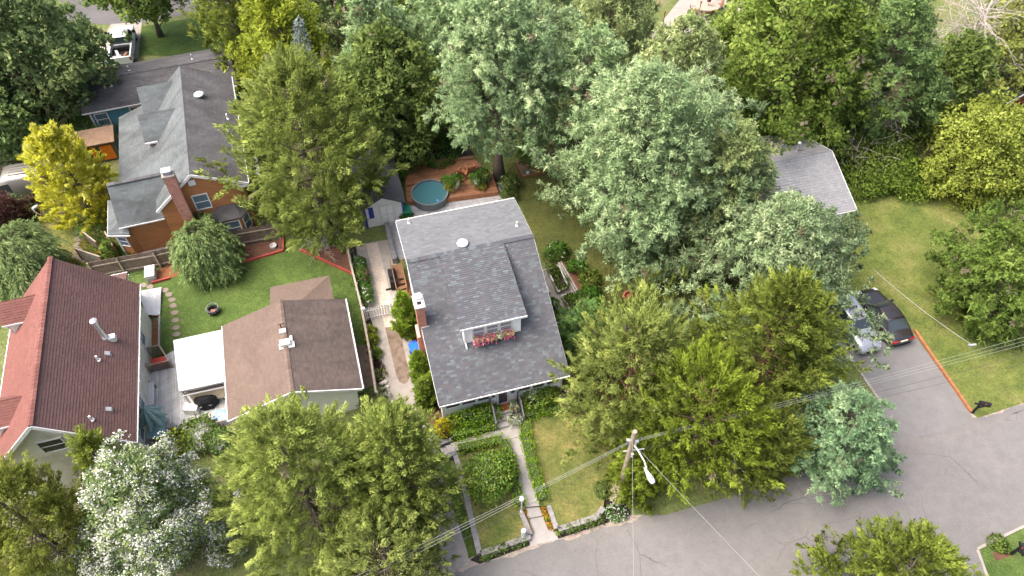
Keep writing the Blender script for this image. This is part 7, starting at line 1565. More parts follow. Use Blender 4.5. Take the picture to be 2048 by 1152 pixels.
# white pickup behind the blue house
cc = P(245, 88, 0.8); root = thing('pickup_truck', 'white pickup truck with loaded bed on the concrete drive behind the blue house', 'truck', (cc[0], cc[1], 0.032), OF.t + pi / 2 - radians(4))
pw = paint('white_truck_paint', (0.74, 0.75, 0.76), 0.0, 0.3); w = 0.96; rings = []
for x, hw, sh, fl in ((0.35, w, 1.12, 0.35), (0.9, w, 1.12, 0.35), (1.5, w, 1.1, 0.35), (2.3, w * 0.97, 1.05, 0.36), (2.7, w * 0.9, 0.98, 0.4), (2.78, w * 0.84, 0.7, 0.45)):
    half = [(hw * 0.9, fl), (hw, fl + 0.12), (hw, sh - 0.08), (hw * 0.93, sh), (0, sh + 0.05)]; rings.append([(x, y, z) for y, z in half] + [(x, -y, z) for y, z in half[-2::-1]])
loft(rings, pw, 'body', root)
mb = MB(); mb.hexa([(-0.55, -0.9, 1.1), (1.45, -0.9, 1.1), (1.45, 0.9, 1.1), (-0.55, 0.9, 1.1)], [(-0.4, -0.74, 1.72), (0.8, -0.74, 1.72), (0.8, 0.74, 1.72), (-0.4, 0.74, 1.72)]); mb.build('windows', M['car_glass'], root)
mb = MB(); mb.hexa([(-0.45, -0.76, 1.72), (0.86, -0.76, 1.72), (0.86, 0.76, 1.72), (-0.45, 0.76, 1.72)], [(-0.38, -0.66, 1.8), (0.72, -0.66, 1.8), (0.72, 0.66, 1.8), (-0.38, 0.66, 1.8)]); mb.build('roof', pw, root)
mb = MB(); mb.box(-0.6, -w, 0.4, 0.35, w, 1.1); mb.build('doors', pw, root)
for x0, x1, y0, y1 in ((-2.75, -0.62, -w, -w + 0.1), (-2.75, -0.62, w - 0.1, w), (-2.75, -2.65, -w + 0.1, w - 0.1)):
    mb = MB(); mb.box(x0, y0, 0.45, x1, y1, 1.12); mb.build('bed_side', pw, root)
mb = MB(); mb.box(-2.65, -w + 0.1, 0.5, -0.62, w - 0.1, 0.66); mb.build('bed_floor', M['black'], root)
for s in (-1, 1):
    mb = MB(); mb.box(1.1, min(s * w, s * (w + 0.22)), 1.08, 1.25, max(s * w, s * (w + 0.22)), 1.36); mb.build('mirror', M['black'], root)
    mb = MB(); mb.box(-2.77, min(s * w, s * (w - 0.14)), 0.75, -2.74, max(s * w, s * (w - 0.14)), 1.05); mb.build('taillight', M['red_light'], root)
wheels(root, (-1.75, 1.75), w, 0.38)
fr = OF.t + pi / 2 - radians(4)
def tp_(x, y, z): return (cc[0] + x * cos(fr) - y * sin(fr), cc[1] + x * sin(fr) + y * cos(fr), z)
for lab, x, y, sx, sy, sz, mt, rz in (('black toolbox in the pickup bed behind the cab', -0.85, 0, 0.2, 0.75, 0.4, M['black'], 0), ('white plank bundle in the pickup bed', -1.6, 0.3, 0.7, 0.12, 0.2, M['white_dirty'], 0.3), ('tan lumber piece in the pickup bed', -1.9, -0.3, 0.5, 0.1, 0.15, M['wood_tan'], -0.4), ('grey tarp heap at the pickup tailgate', -2.25, 0.25, 0.3, 0.4, 0.25, M['lead'], 0.2)):
    p = tp_(x, y, 0.7); mb = MB(); mb.hexa([(-sx, -sy, 0), (sx, -sy, 0), (sx, sy, 0), (-sx, sy, 0)], [(-sx * 0.9, -sy * 0.92, sz), (sx * 0.95, -sy * 0.9, sz * 0.9), (sx * 0.9, sy * 0.95, sz), (-sx * 0.92, sy * 0.9, sz * 1.05)]); o = mb.build('truck_cargo', mt, None); o.location = p; o.rotation_euler = (0, 0, fr + rz); tag(o, lab, 'cargo')

# ------------------------------------------------------------------ left yard: deck, canopy, furniture
M['roof_white'] = plain('white_membrane_roof', (0.47, 0.48, 0.49), 0.6, 0.08, 1.2, fine=0.03)
M['beige'] = plain('beige_panel', (0.50, 0.40, 0.28), 0.7, 0.1, 3)
dko = np.array([*PX(370, 780), 0.0]); DK2 = thing('pale_deck', 'whitewashed wooden deck between the red-roofed house and the cottage', 'deck', tuple(dko))
dpoly = [V3(291, 735, 0.3), V3(345, 702, 0.3), V3(440, 690, 0.3), V3(478, 850, 0.3), V3(440, 900, 0.3), V3(285, 905, 0.3)]
deck_boards(dpoly, 0.3, 0.035, 0.135, RF.t + pi / 2, M['boards_pale'], DK2, dko, 5)
mb = MB(); mb.prism([(p[0] - dko[0], p[1] - dko[1]) for p in dpoly], 0.02, 0.255); mb.build('skirt', M['wood_grey'], DK2)
# flat white canopy attached to the cottage
cor = [V3(346.5, 680.6, 2.35), V3(441, 660, 2.5), V3(449.6, 763, 2.5), V3(358, 782.7, 2.35)]
o = np.array([cor[0][0], cor[0][1], 0.3]); root = thing('patio_canopy', 'flat white roofed patio canopy with lattice valance beside the cottage', 'canopy', tuple(o)); cl = [p - o for p in cor]
mb = MB(); mb.slab(cl, 0.12); rf = mb.build('roof', M['roof_white'], root)
for f in (0.36, 0.52):
    a = cl[0] + (cl[3] - cl[0]) * f; b = cl[1] + (cl[2] - cl[1]) * f; mb = MB(); mb.beam(a + (0, 0, 0.012), b + (0, 0, 0.012), 0.05, 0.02); mb.build('seam', M['white_dirty'], rf)
for p in cl:
    q = p + (sum(cl) / 4 - p) * 0.06; mb = MB(); mb.box(q[0] - 0.06, q[1] - 0.06, 0, q[0] + 0.06, q[1] + 0.06, q[2] - 0.12); mb.build('post', M['white'], root)
a, b = cl[3] + (0, 0.1, 0), cl[2] + (0, 0.1, 0); dv_ = nrm(b - a); Lx = np.linalg.norm(b - a); mb = MB()
mb.beam(a + (0, 0, -0.16), b + (0, 0, -0.16), 0.03, 0.05); mb.beam(a + (0, 0, -0.52), b + (0, 0, -0.52), 0.03, 0.05)
for i in range(int(Lx / 0.12)):
    p = a + dv_ * i * 0.12
    for s in (0, 0.3): mb.beam(p + (0, 0, -0.5) + dv_ * s, p + (0, 0, -0.18) + dv_ * (0.3 - s), 0.012, 0.03, up=(0, -1, 0))
mb.build('lattice', M['wood_fence'], root, kind='stuff')
mb = MB(); a2 = a + dv_ * 0.3; mb.wall([a2 + (0, 0, -1.75), b + (0, 0, -1.75), b + (0, 0, -0.62), a2 + (0, 0, -0.62)], (dv_[1], -dv_[0], 0), 0.1); mb.build('counter_wall', M['beige'], root)
mb = MB(); mb.beam(a + (0, 0.05, -0.6), b + (0, 0.05, -0.6), 0.28, 0.05); mb.build('counter_top', M['white'], root)
mb = MB(); q = cl[3] + (0.0, -0.15, 0); mb.box(q[0] - 0.2, q[1] - 0.25, 0, q[0] + 0.6, q[1] + 0.3, 0.55); mb.build('white_bench_box', M['white'], root)
# black octagonal covered grill
c = P(411, 796, 0.9); root = thing('covered_grill', 'large black octagonal grill cover on the pale deck', 'grill', (c[0], c[1], 0.3), RF.t)
oc = lambda r, z, sx=1.0: [(r * sx * cos(pi / 8 + k * pi / 4), r * 0.8 * sin(pi / 8 + k * pi / 4), z) for k in range(8)]
loft([oc(0.70, 0.05), oc(0.72, 0.5), oc(0.68, 0.82), oc(0.5, 1.0), oc(0.1, 1.05)], M['black'], 'cover', root, False)
mb = MB(); mb.box(-0.1, -0.05, 1.055, 0.12, 0.06, 1.065); mb.build('label_patch', M['white'], root)
for s in (-1, 1): mb = MB(); mb.tube([(s * 0.35, -0.6, 0.62), (s * 0.3, -0.66, 0.66), (s * 0.2, -0.64, 0.7)], 0.02, 6); mb.build('strap', M['lead'], root)
# blue and white rug
rgp = [V3(424.6, 821, 0.31), V3(451.7, 818, 0.31), V3(454, 848, 0.31), V3(426, 850, 0.31)]
mr, nt, b = new_mat('blue_white_rug'); w_ = nt.nodes.new('ShaderNodeTexVoronoi'); w_.inputs['Scale'].default_value = 6; nt.links.new(objvec(nt), w_.inputs['Vector'])
nt.links.new(ramp_node(nt, w_.outputs['Distance'], [(0.30, (0.16, 0.32, 0.62)), (0.42, (0.66, 0.70, 0.74)), (0.6, (0.22, 0.38, 0.66))]).outputs['Color'], b.inputs['Base Color']); b.inputs['Roughness'].default_value = 0.95
mb = MB(); mb.prism([p[:2] for p in rgp], 0.306, 0.318); tag(mb.build('patterned_rug', mr, None, loc=(rgp[0][0], rgp[0][1], 0.306)), 'blue and white patterned rug on the pale deck', 'rug')
# long grey bench box
bp = [V3(289, 766, 0.75), V3(308, 764, 0.75), V3(308, 819, 0.75), V3(289, 815, 0.75)]; o = np.array([bp[0][0], bp[0][1], 0.3]); root = thing('deck_bench', 'long grey wooden bench along the wall of the red-roofed house', 'bench', tuple(o)); bl_ = [p - o for p in bp]
for i in range(3):
    f0, f1 = i / 3 + 0.01, (i + 1) / 3 - 0.01; mb = MB(); mb.slab([bl_[0] + (bl_[1] - bl_[0]) * f0, bl_[0] + (bl_[1] - bl_[0]) * f1, bl_[3] + (bl_[2] - bl_[3]) * f1, bl_[3] + (bl_[2] - bl_[3]) * f0], 0.04); mb.build('seat_plank', M['deck_pale'], root)
for p in bl_: q = p + (sum(bl_) / 4 - p) * 0.08; mb = MB(); mb.box(q[0] - 0.05, q[1] - 0.05, 0, q[0] + 0.05, q[1] + 0.05, q[2] - 0.04); mb.build('leg', M['wood_grey'], root)
for lab, px, py in (('terracotta pot at the end of the grey bench', 293, 763), ('small terracotta pot on the wall sill behind the bench', 283, 770)):
    c = P(px, py, 0.6); mb = MB(); mb.lathe([(0.1, 0), (0.15, 0.26), (0.13, 0.26), (0.1, 0.06)], 12, (c[0], c[1], 0.3)); tag(mb.build('flower_pot', M['pot'], None, loc=(c[0], c[1], 0.3)), lab, 'pot')
# patio table, folded umbrella, chairs
M['teal'] = plain('teal_canvas', (0.15, 0.24, 0.235), 0.85, 0.2, 6); M['teal_glass'] = glass_mat('teal_table_glass', (0.22, 0.36, 0.36), 0.15)
c = P(312, 852, 1.0); tz = 0.3; root = thing('glass_table', 'teal glass patio table under the folded umbrella', 'table', (c[0], c[1], tz), RF.t)
mb = MB(); mb.box(-0.5, -0.75, 0.7, 0.5, 0.75, 0.72); mb.build('top', M['teal_glass'], root)
for x0, y0, x1, y1 in ((-0.53, -0.78, 0.53, -0.75), (-0.53, 0.75, 0.53, 0.78), (-0.53, -0.75, -0.5, 0.75), (0.5, -0.75, 0.53, 0.75)): mb = MB(); mb.box(x0, y0, 0.69, x1, y1, 0.73); mb.build('rim', M['lead'], root)
for sx in (-1, 1):
    for sy in (-1, 1): mb = MB(); mb.beam((sx * 0.45, sy * 0.68, 0), (sx * 0.42, sy * 0.6, 0.7), 0.04, 0.04); mb.build('leg', M['lead'], root)
root = thing('folded_umbrella', 'half-folded teal patio umbrella over the glass table', 'umbrella', (c[0] - 0.1, c[1] + 0.15, tz), RF.t)
mb = MB(); mb.tube([(0, 0, 0), (0, 0, 2.35)], 0.025, 8); mb.build('pole', M['metal'], root)
vs_ = []; n = 32
for r, z in ((0.03, 2.4), (0.26, 2.2), (0.5, 1.85), (0.72, 1.4)):
    for k in range(n): a = 2 * pi * k / n; q = r * (1 + (0.34 if r > 0.1 else 0) * cos(8 * a)); vs_.append((q * cos(a), q * sin(a), z - 0.1 * cos(8 * a) * (r > 0.4)))
mb = MB(); mb.add(vs_, [(i * n + k, i * n + (k + 1) % n, (i + 1) * n + (k + 1) % n, (i + 1) * n + k) for i in range(3) for k in range(n)]); mb.build('canopy', M['teal'], root)
for i in range(8): a = 2 * pi * i / 8; mb = MB(); mb.tube([(0, 0, 2.38), (0.34 * cos(a), 0.34 * sin(a), 2.2), (0.94 * cos(a), 0.94 * sin(a), 1.32)], 0.012, 4); mb.build('rib', M['lead'], root)
def metal_chair(label, px, py, rot, col, z=0.3, group=None, name='patio_chair', s_=1.0):
    c = P(px, py, z + 0.45); root = thing(name, label, 'chair', (c[0], c[1], z), rot, group)
    mb = MB(); mb.box(-0.25 * s_, -0.25 * s_, 0.42, 0.25 * s_, 0.25 * s_, 0.45); mb.build('seat', col, root)
    mb = MB(); mb.hexa([(-0.25 * s_, 0.24 * s_, 0.45), (0.25 * s_, 0.24 * s_, 0.45), (0.25 * s_, 0.27 * s_, 0.45), (-0.25 * s_, 0.27 * s_, 0.45)], [(-0.24 * s_, 0.34 * s_, 0.92), (0.24 * s_, 0.34 * s_, 0.92), (0.24 * s_, 0.37 * s_, 0.92), (-0.24 * s_, 0.37 * s_, 0.92)]); mb.build('backrest', col, root)
    for sx in (-1, 1):
        for sy in (-1, 1): mb = MB(); mb.beam((sx * 0.26 * s_, sy * 0.24 * s_, 0), (sx * 0.24 * s_, sy * 0.22 * s_, 0.42), 0.03, 0.03); mb.build('leg', col, root)
        mb = MB(); mb.tube([(sx * 0.27 * s_, -0.22 * s_, 0.42), (sx * 0.27 * s_, -0.22 * s_, 0.64), (sx * 0.27 * s_, 0.3 * s_, 0.66)], 0.018, 5); mb.build('armrest', col, root)
    return root
metal_chair('grey metal chair at the right side of the glass table', 333, 850, RF.t - pi / 2, M['lead'])
metal_chair('grey metal chair at the far side of the glass table', 306, 829, RF.t, M['lead'])
metal_chair('grey metal chair at the near side of the glass table', 312, 872, RF.t + pi, M['wood_grey'])
# lattice enclosure with red panel
lc = [V3(275.6, 696, 1.2), V3(316, 688, 1.2), V3(338, 722, 1.0), V3(293, 733, 1.0)]; o = np.array([lc[0][0], lc[0][1], 0.0]); root = thing('lattice_enclosure', 'brown lattice bin enclosure with red lid beside the pale deck', 'enclosure', tuple(o)); ll = [p - o for p in lc]
for i in range(4):
    a, b = ll[i], ll[(i + 1) % 4]; dd = nrm(np.array([b[0] - a[0], b[1] - a[1], 0])); Lx = np.linalg.norm((b - a)[:2]); mb = MB()
    k = -0.9
    while k < Lx:
        for s in (0, 1):
            x0, x1 = (k, k + 0.9) if s == 0 else (k + 0.9, k); 
            def at_(x, f): t = min(max(x / Lx, 0), 1); return a * (1 - t) * np.array([1, 1, 0]) + b * t * np.array([1, 1, 0]) + np.array([0, 0, f])
            t0, t1 = (0 - x0) / (x1 - x0), (Lx - x0) / (x1 - x0); lo, hi = max(0, min(t0, t1)), min(1, max(t0, t1))
            if hi - lo > 0.05: mb.beam(at_(x0 + (x1 - x0) * lo, 0.1 + 0.9 * lo), at_(x0 + (x1 - x0) * hi, 0.1 + 0.9 * hi), 0.012, 0.035, up=(dd[1], -dd[0], 0))
        k += 0.13
    mb.build('lattice', M['wood_fence'], root, kind='stuff')
    mb = MB(); mb.beam(a * (1, 1, 0) + (0, 0, 1.05), b * (1, 1, 0) + (0, 0, 1.05), 0.06, 0.08); mb.build('rail', M['wood_rail'], root)
    mb = MB(); mb.box(a[0] - 0.05, a[1] - 0.05, 0, a[0] + 0.05, a[1] + 0.05, 1.12); mb.build('post', M['wood_rail'], root)
lidp = [V3(298.5, 719, 1.0), V3(327, 712, 1.0), V3(337, 723, 1.0), V3(306, 732, 1.0)]; mb = MB(); mb.slab([p - o for p in lidp], 0.05); mb.build('red_lid', plain('red_paint', (0.38, 0.035, 0.02), 0.5, 0.12, 4), root)
# bed edged with red timbers, AC box, other beds
sheet('mulch_bed', [(293, 631), (319, 629), (317, 690), (293, 690)], 0.03, M['mulch_orange'])
sheet('mulch_bed', [(488, 487), (565, 474), (566, 500), (489, 523)], 0.03, M['mulch_red']); sheet('mulch_bed', [(602, 499), (622, 493), (702, 493), (704, 546)], 0.03, M['mulch_red']); sheet('mulch_bed', [(306, 545), (338, 530), (380, 520), (352, 553), (307, 564)], 0.03, M['mulch_orange'])
def timber(label, p0, p1, h=0.22, mat=None, w=0.12):
    a, b = V3(*p0, h / 2), V3(*p1, h / 2); mb = MB(); mb.beam(a, b, w, h); tag(mb.build('edging_timber', mat or M['timber_red'], None, loc=(a[0], a[1], 0)), label, 'timber')
timber('red timber edging the bed below the weeping cherry', (488, 524), (567, 501)); timber('red timber closing the right end of the bed by the fence', (567, 499), (566, 476))
timber('red timber edging the triangular bed under the big cedar', (600, 499), (704, 547)); timber('short red timber edging the bed left of the weeping cherry', (303, 566), (340, 556))
timber('brown timber along the mulch strip beside the red-roofed house', (319.5, 630), (318, 692), 0.14, M['wood_grey'])
c = P(547, 493, 0.1); mb = MB(); mb.lathe([(0.2, 0), (0.24, 0.22), (0.19, 0.22), (0.17, 0.08), (0.01, 0.08)], 18, (c[0], c[1], 0.03)); tag(mb.build('bucket', M['white_dirty'], None, loc=(c[0], c[1], 0.03)), 'white rimmed pot in the red-edged bed by the fence', 'pot')
c = P(302, 548, 0.35); root = thing('white_box_unit', 'pale box unit standing at the left end of the short red timber', 'box', (c[0], c[1], 0.03), RF.t)  # white AC box with lid and vent panel
mb = MB(); mb.box(-0.3, -0.5, 0, 0.3, 0.5, 0.6); mb.build('body', M['white_dirty'], root); mb = MB(); mb.box(-0.33, -0.53, 0.6, 0.33, 0.53, 0.66); mb.build('lid', M['white_dirty'], root); mb = MB(); mb.box(-0.26, -0.515, 0.1, 0.26, -0.5, 0.4); mb.build('vent_panel', M['lead'], root)
# white tarp over the cellar hatch
tq = [(277.5, 581), (300, 577), (323, 575), (324, 598), (321, 628), (294, 631), (285, 614), (277, 597)]
n1, n2 = 12, 12; grid = []
A_, B_, C_, D_ = V3(276, 582, 0.6), V3(323, 574, 0.15), V3(320.5, 629, 0.15), V3(293, 631, 0.5)
rg = np.random.default_rng(4)
for i in range(n1 + 1):
    for j in range(n2 + 1):
        s, t = i / n1, j / n2; p = (A_ * (1 - s) + B_ * s) * (1 - t) + (D_ * (1 - s) + C_ * s) * t; p = p.copy(); p[2] += 0.05 * sin(7 * s + 3 * t) * sin(5 * t) + 0.03 * rg.normal() * (0 < s < 1) * (0 < t < 1) + 0.12 * sin(pi * s) * sin(pi * t); grid.append(p)
mb = MB(); mb.add(grid, [(i * (n2 + 1) + j, (i + 1) * (n2 + 1) + j, (i + 1) * (n2 + 1) + j + 1, i * (n2 + 1) + j + 1) for i in range(n1) for j in range(n2)])
tag(mb.build('white_tarp', plain('white_tarpaulin', (0.50, 0.51, 0.52), 0.6, 0.06, 3), None, loc=(A_[0], A_[1], 0.0), smooth=True), 'white tarp spread beside the wall of the red-roofed house', 'tarp')
# garden hose
c = P(302, 640, 0.05); pts = [(c[0] + (0.25 + 0.35 * f) * cos(f * 17) + f * 0.6, c[1] + (0.2 + 0.25 * f) * sin(f * 17) - f * 0.5, 0.06 + 0.02 * sin(f * 40)) for f in [i / 70 for i in range(71)]]
mb = MB(); mb.tube(pts, 0.022, 5); tag(mb.build('garden_hose', plain('green_hose', (0.03, 0.22, 0.10), 0.5), None, loc=(c[0], c[1], 0.04)), 'green garden hose coiled on the orange mulch strip', 'hose')
# stepping stones
M['flag'] = plain('flagstone', (0.22, 0.175, 0.145), 0.9, 0.2, 4, fine=0.1); rng = random.Random(17)
for i, (px, py) in enumerate(((287, 571), (301, 574), (330, 581), (338, 589.5), (344.6, 600), (346, 612), (349.5, 626), (350.5, 641), (352, 656), (353, 669))):
    c = P(px, py); n = 7; rr_ = [0.2 + 0.05 * rng.random() for _ in range(n)]; mb = MB(); mb.prism([(c[0] + rr_[k] * 1.15 * cos(2 * pi * k / n), c[1] + rr_[k] * 0.9 * sin(2 * pi * k / n)) for k in range(n)], 0.0, 0.045); tag(mb.build('stepping_stone', M['flag'], None, loc=(c[0], c[1], 0.0)), '%s stepping stone from the fence in the row across the green lawn' % ('first', 'second', 'third', 'fourth', 'fifth', 'sixth', 'seventh', 'eighth', 'ninth', 'tenth')[i], 'stepping stone', 'stepping stones on the green lawn')
for i, (px, py) in enumerate(((157, 466), (158, 478), (157, 491), (156, 503), (150, 517), (168, 519), (143, 530))):
    c = P(px, py); n = 6; rr_ = [0.28 + 0.08 * rng.random() for _ in range(n)]; mb = MB(); mb.prism([(c[0] + rr_[k] * 1.1 * cos(2 * pi * k / n + i), c[1] + rr_[k] * 0.95 * sin(2 * pi * k / n + i)) for k in range(n)], 0.0, 0.05); tag(mb.build('stepping_stone', M['flag'], None, loc=(c[0], c[1], 0.0)), '%s flagstone from the golden cypress in the path left of the trellises' % ('first', 'second', 'third', 'fourth', 'fifth', 'sixth', 'seventh')[i], 'stepping stone', 'flagstones left of the cedar house')
# fire pit
c = P(427, 622, 0.2); root = thing('fire_pit', 'round black wire fire pit on the green lawn', 'fire pit', (c[0], c[1], 0.02))
mb = MB(); mb.lathe([(0.3, 0.05), (0.36, 0.28), (0.4, 0.3), (0.4, 0.33), (0.33, 0.32), (0.26, 0.1), (0.01, 0.09)], 20); mb.build('bowl', M['black'], root)
mb = MB()
for k in range(14): a = 2 * pi * k / 14; mb.tube([(0.4 * cos(a), 0.4 * sin(a), 0.3), (0.4 * cos(a), 0.4 * sin(a), 0.55), (0.3 * cos(a), 0.3 * sin(a), 0.66)], 0.012, 4)
mb.tube([(0.4 * cos(2 * pi * k / 20), 0.4 * sin(2 * pi * k / 20), 0.56) for k in range(21)], 0.014, 5); mb.build('spark_screen', M['lead'], root, kind='stuff')
mb = MB(); mb.box(-0.16, -0.1, 0.14, 0.14, 0.08, 0.26); mb.build('ember_block', M['pot'], root)
for k in range(3): a = 2.1 * k; mb = MB(); mb.tube([(0.26 * cos(a), 0.26 * sin(a), 0.1), (0.38 * cos(a), 0.38 * sin(a), 0)], 0.02, 6); mb.build('leg', M['black'], root)
# trellises and daylilies left of the cedar house
def trellis(label, p0, p1, h):
    a, b = V3(*p0), V3(*p1); o = a; root = thing('trellis', label, 'trellis', (a[0], a[1], 0)); b = b - o; a = a - o; dd = nrm(b); L = np.linalg.norm(b)
    for q in (a, b): mb = MB(); mb.box(q[0] - 0.05, q[1] - 0.05, 0, q[0] + 0.05, q[1] + 0.05, h); mb.build('post', M['wood_tan'], root)
    mb = MB(); mb.beam(a + (0, 0, h), b + (0, 0, h), 0.08, 0.06); mb.build('rail', M['wood_rail'], root)
    mb = MB()
    for i in range(int(L / 0.11)): mb.beam(a + dd * i * 0.11 + (0, 0, 0.1), a + dd * i * 0.11 + (0, 0, h), 0.015, 0.05)
    for j in range(int(h / 0.13)): mb.beam(a + (0, 0, 0.1 + j * 0.13), b + (0, 0, 0.1 + j * 0.13), 0.02, 0.04)
    mb.build('lattice', M['wood_grey'], root, kind='stuff')
trellis('wooden lattice trellis panel at the far side of the daylilies', (183, 492), (209, 512), 1.5); trellis('wooden lattice trellis lying nearer the board fence', (166, 520), (214, 536), 1.2); trellis('tan trellis frame holding the leafy vine', (228, 494), (243, 520), 1.6)
for i, (px, py) in enumerate(((172, 490), (185, 500), (202, 506), (120, 520), (130, 523), (140, 527), (150, 530))):
    shrub('%s orange daylily clump %s' % (('upper', 'middle', 'lower', 'leftmost', 'second', 'third', 'rightmost')[i], 'beside the lattice trellis' if i < 3 else 'behind the red roof ridge'), PX(px, py, 0.3), 0.4, 0.4, 0.55, M['lf_dec'], 140 + i, 150, 0.3, 0.05, z=0.02, flowers=(M['fl_orange'], 12, 0.12), name='daylily', cat='flowers', group='daylilies %s' % ('by the trellis' if i < 3 else 'behind the red roof'), upright=0.8, stem=False)
shrub('bright leafy vine climbing the tan trellis frame', PX(219, 503, 0.9), 0.45, 0.55, 1.7, M['lf_dec_bright'], 150, 800, 0.18, 0.14, name='climbing_vine', cat='vine')
for lab, px, py, rx, h, mt, n in (('grey-green shrub in front of the van', 40, 402, 0.9, 1.0, 'lf_weep', 700), ('green hedge shrub beside the blue house window', 215, 240, 1.3, 1.5, 'lf_shrub', 1200), ('dark shrub between the blue house and the huge tree', 165, 255, 1.6, 1.6, 'lf_shrub', 1300), ('low bush under the golden cypress', 195, 455, 1.2, 0.9, 'lf_shrub', 800), ('dark green bush left of the wing of the cedar house', 250, 500, 0.8, 0.8, 'lf_shrub', 600),
        ('rounded bush at the street end of the pale deck', 400, 872, 1.1, 1.4, 'lf_dec', 1300), ('leafy bush beside the teal umbrella at the deck corner', 345, 885, 0.9, 1.2, 'lf_dec_yellow', 1000), ('dark bush filling the corner between deck lattice and cedar', 440, 880, 0.9, 1.2, 'lf_dec_dark', 900)):
    shrub(lab, PX(px, py, h * 0.5), rx, rx, h, M[mt], px + 7, n, 0.17, 0.11)
a, b = V3(440, 858, 0.3), V3(480, 850, 0.3); root = thing('deck_lattice', 'dark brown lattice screen at the street corner of the pale deck', 'screen', tuple(a)); b = b - a; dd = nrm(b); L = np.linalg.norm(b); mb = MB()
k = -0.8
while k < L:
    for s in (0, 1):
        x0, x1 = (k, k + 0.8) if s == 0 else (k + 0.8, k); t0, t1 = (0 - x0) / (x1 - x0), (L - x0) / (x1 - x0); lo, hi = max(0, min(t0, t1)), min(1, max(t0, t1))
        if hi - lo > 0.05: mb.beam(dd * (x0 + (x1 - x0) * lo) + (0, 0, 0.8 * lo), dd * (x0 + (x1 - x0) * hi) + (0, 0, 0.8 * hi), 0.012, 0.04, up=(dd[1], -dd[0], 0))
    k += 0.14
mb.build('lattice', M['wood_fence'], root, kind='stuff')
for z in (0.0, 0.82): mb = MB(); mb.beam((0, 0, z), b + (0, 0, z), 0.05, 0.07); mb.build('rail', M['wood_rail'], root)
# garden shed with orange doors by the van
gs = P(188, 292, 1.6); H9 = thing('garden_shed', 'green garden shed with bright orange doors behind the golden cypress', 'shed', (gs[0], gs[1], 0), OF.t)
mb = MB(); mb.box(-1.6, -0.1, 0, 1.5, 1.4, 1.8); mb.build('walls', plain('grey_green_paint', (0.06, 0.085, 0.07), 0.6, 0.15, 3), H9)
mb = MB(); mb.hexa([(-1.7, -0.3, 1.82), (1.6, -0.3, 1.82), (1.6, 1.5, 1.95), (-1.7, 1.5, 1.95)], [(-1.7, -0.3, 1.9), (1.6, -0.3, 1.9), (1.6, 1.5, 2.15), (-1.7, 1.5, 2.15)]); mb.build('roof', plain('tan_roll_roof', (0.20, 0.13, 0.085), 0.9, 0.25, 3), H9)
org = plain('orange_paint', (0.55, 0.16, 0.015), 0.5, 0.12, 3)
for x0, x1 in ((-1.0, -0.55), (-0.4, 0.05), (0.3, 1.2)): mb = MB(); mb.box(x0, -0.16, 0.2, x1, -0.1, 1.55); mb.build('door', org, H9)
for lab, px, py in (('orange-red brick stack at the left edge behind the van', 8, 330), ('low orange-red brick stack beside the van roof', 25, 318)):
    c = P(px, py, 0.3); root = thing('brick_stack', lab, 'bricks', (c[0], c[1], 0), OF.t)
    for i in range(4):
        for j in range(3): mb = MB(); mb.box(-0.5 + i * 0.26, -0.2, 0.1 * j, -0.26 + i * 0.26, 0.2, 0.1 * j + 0.095); mb.build('brick', M['brick'], root)

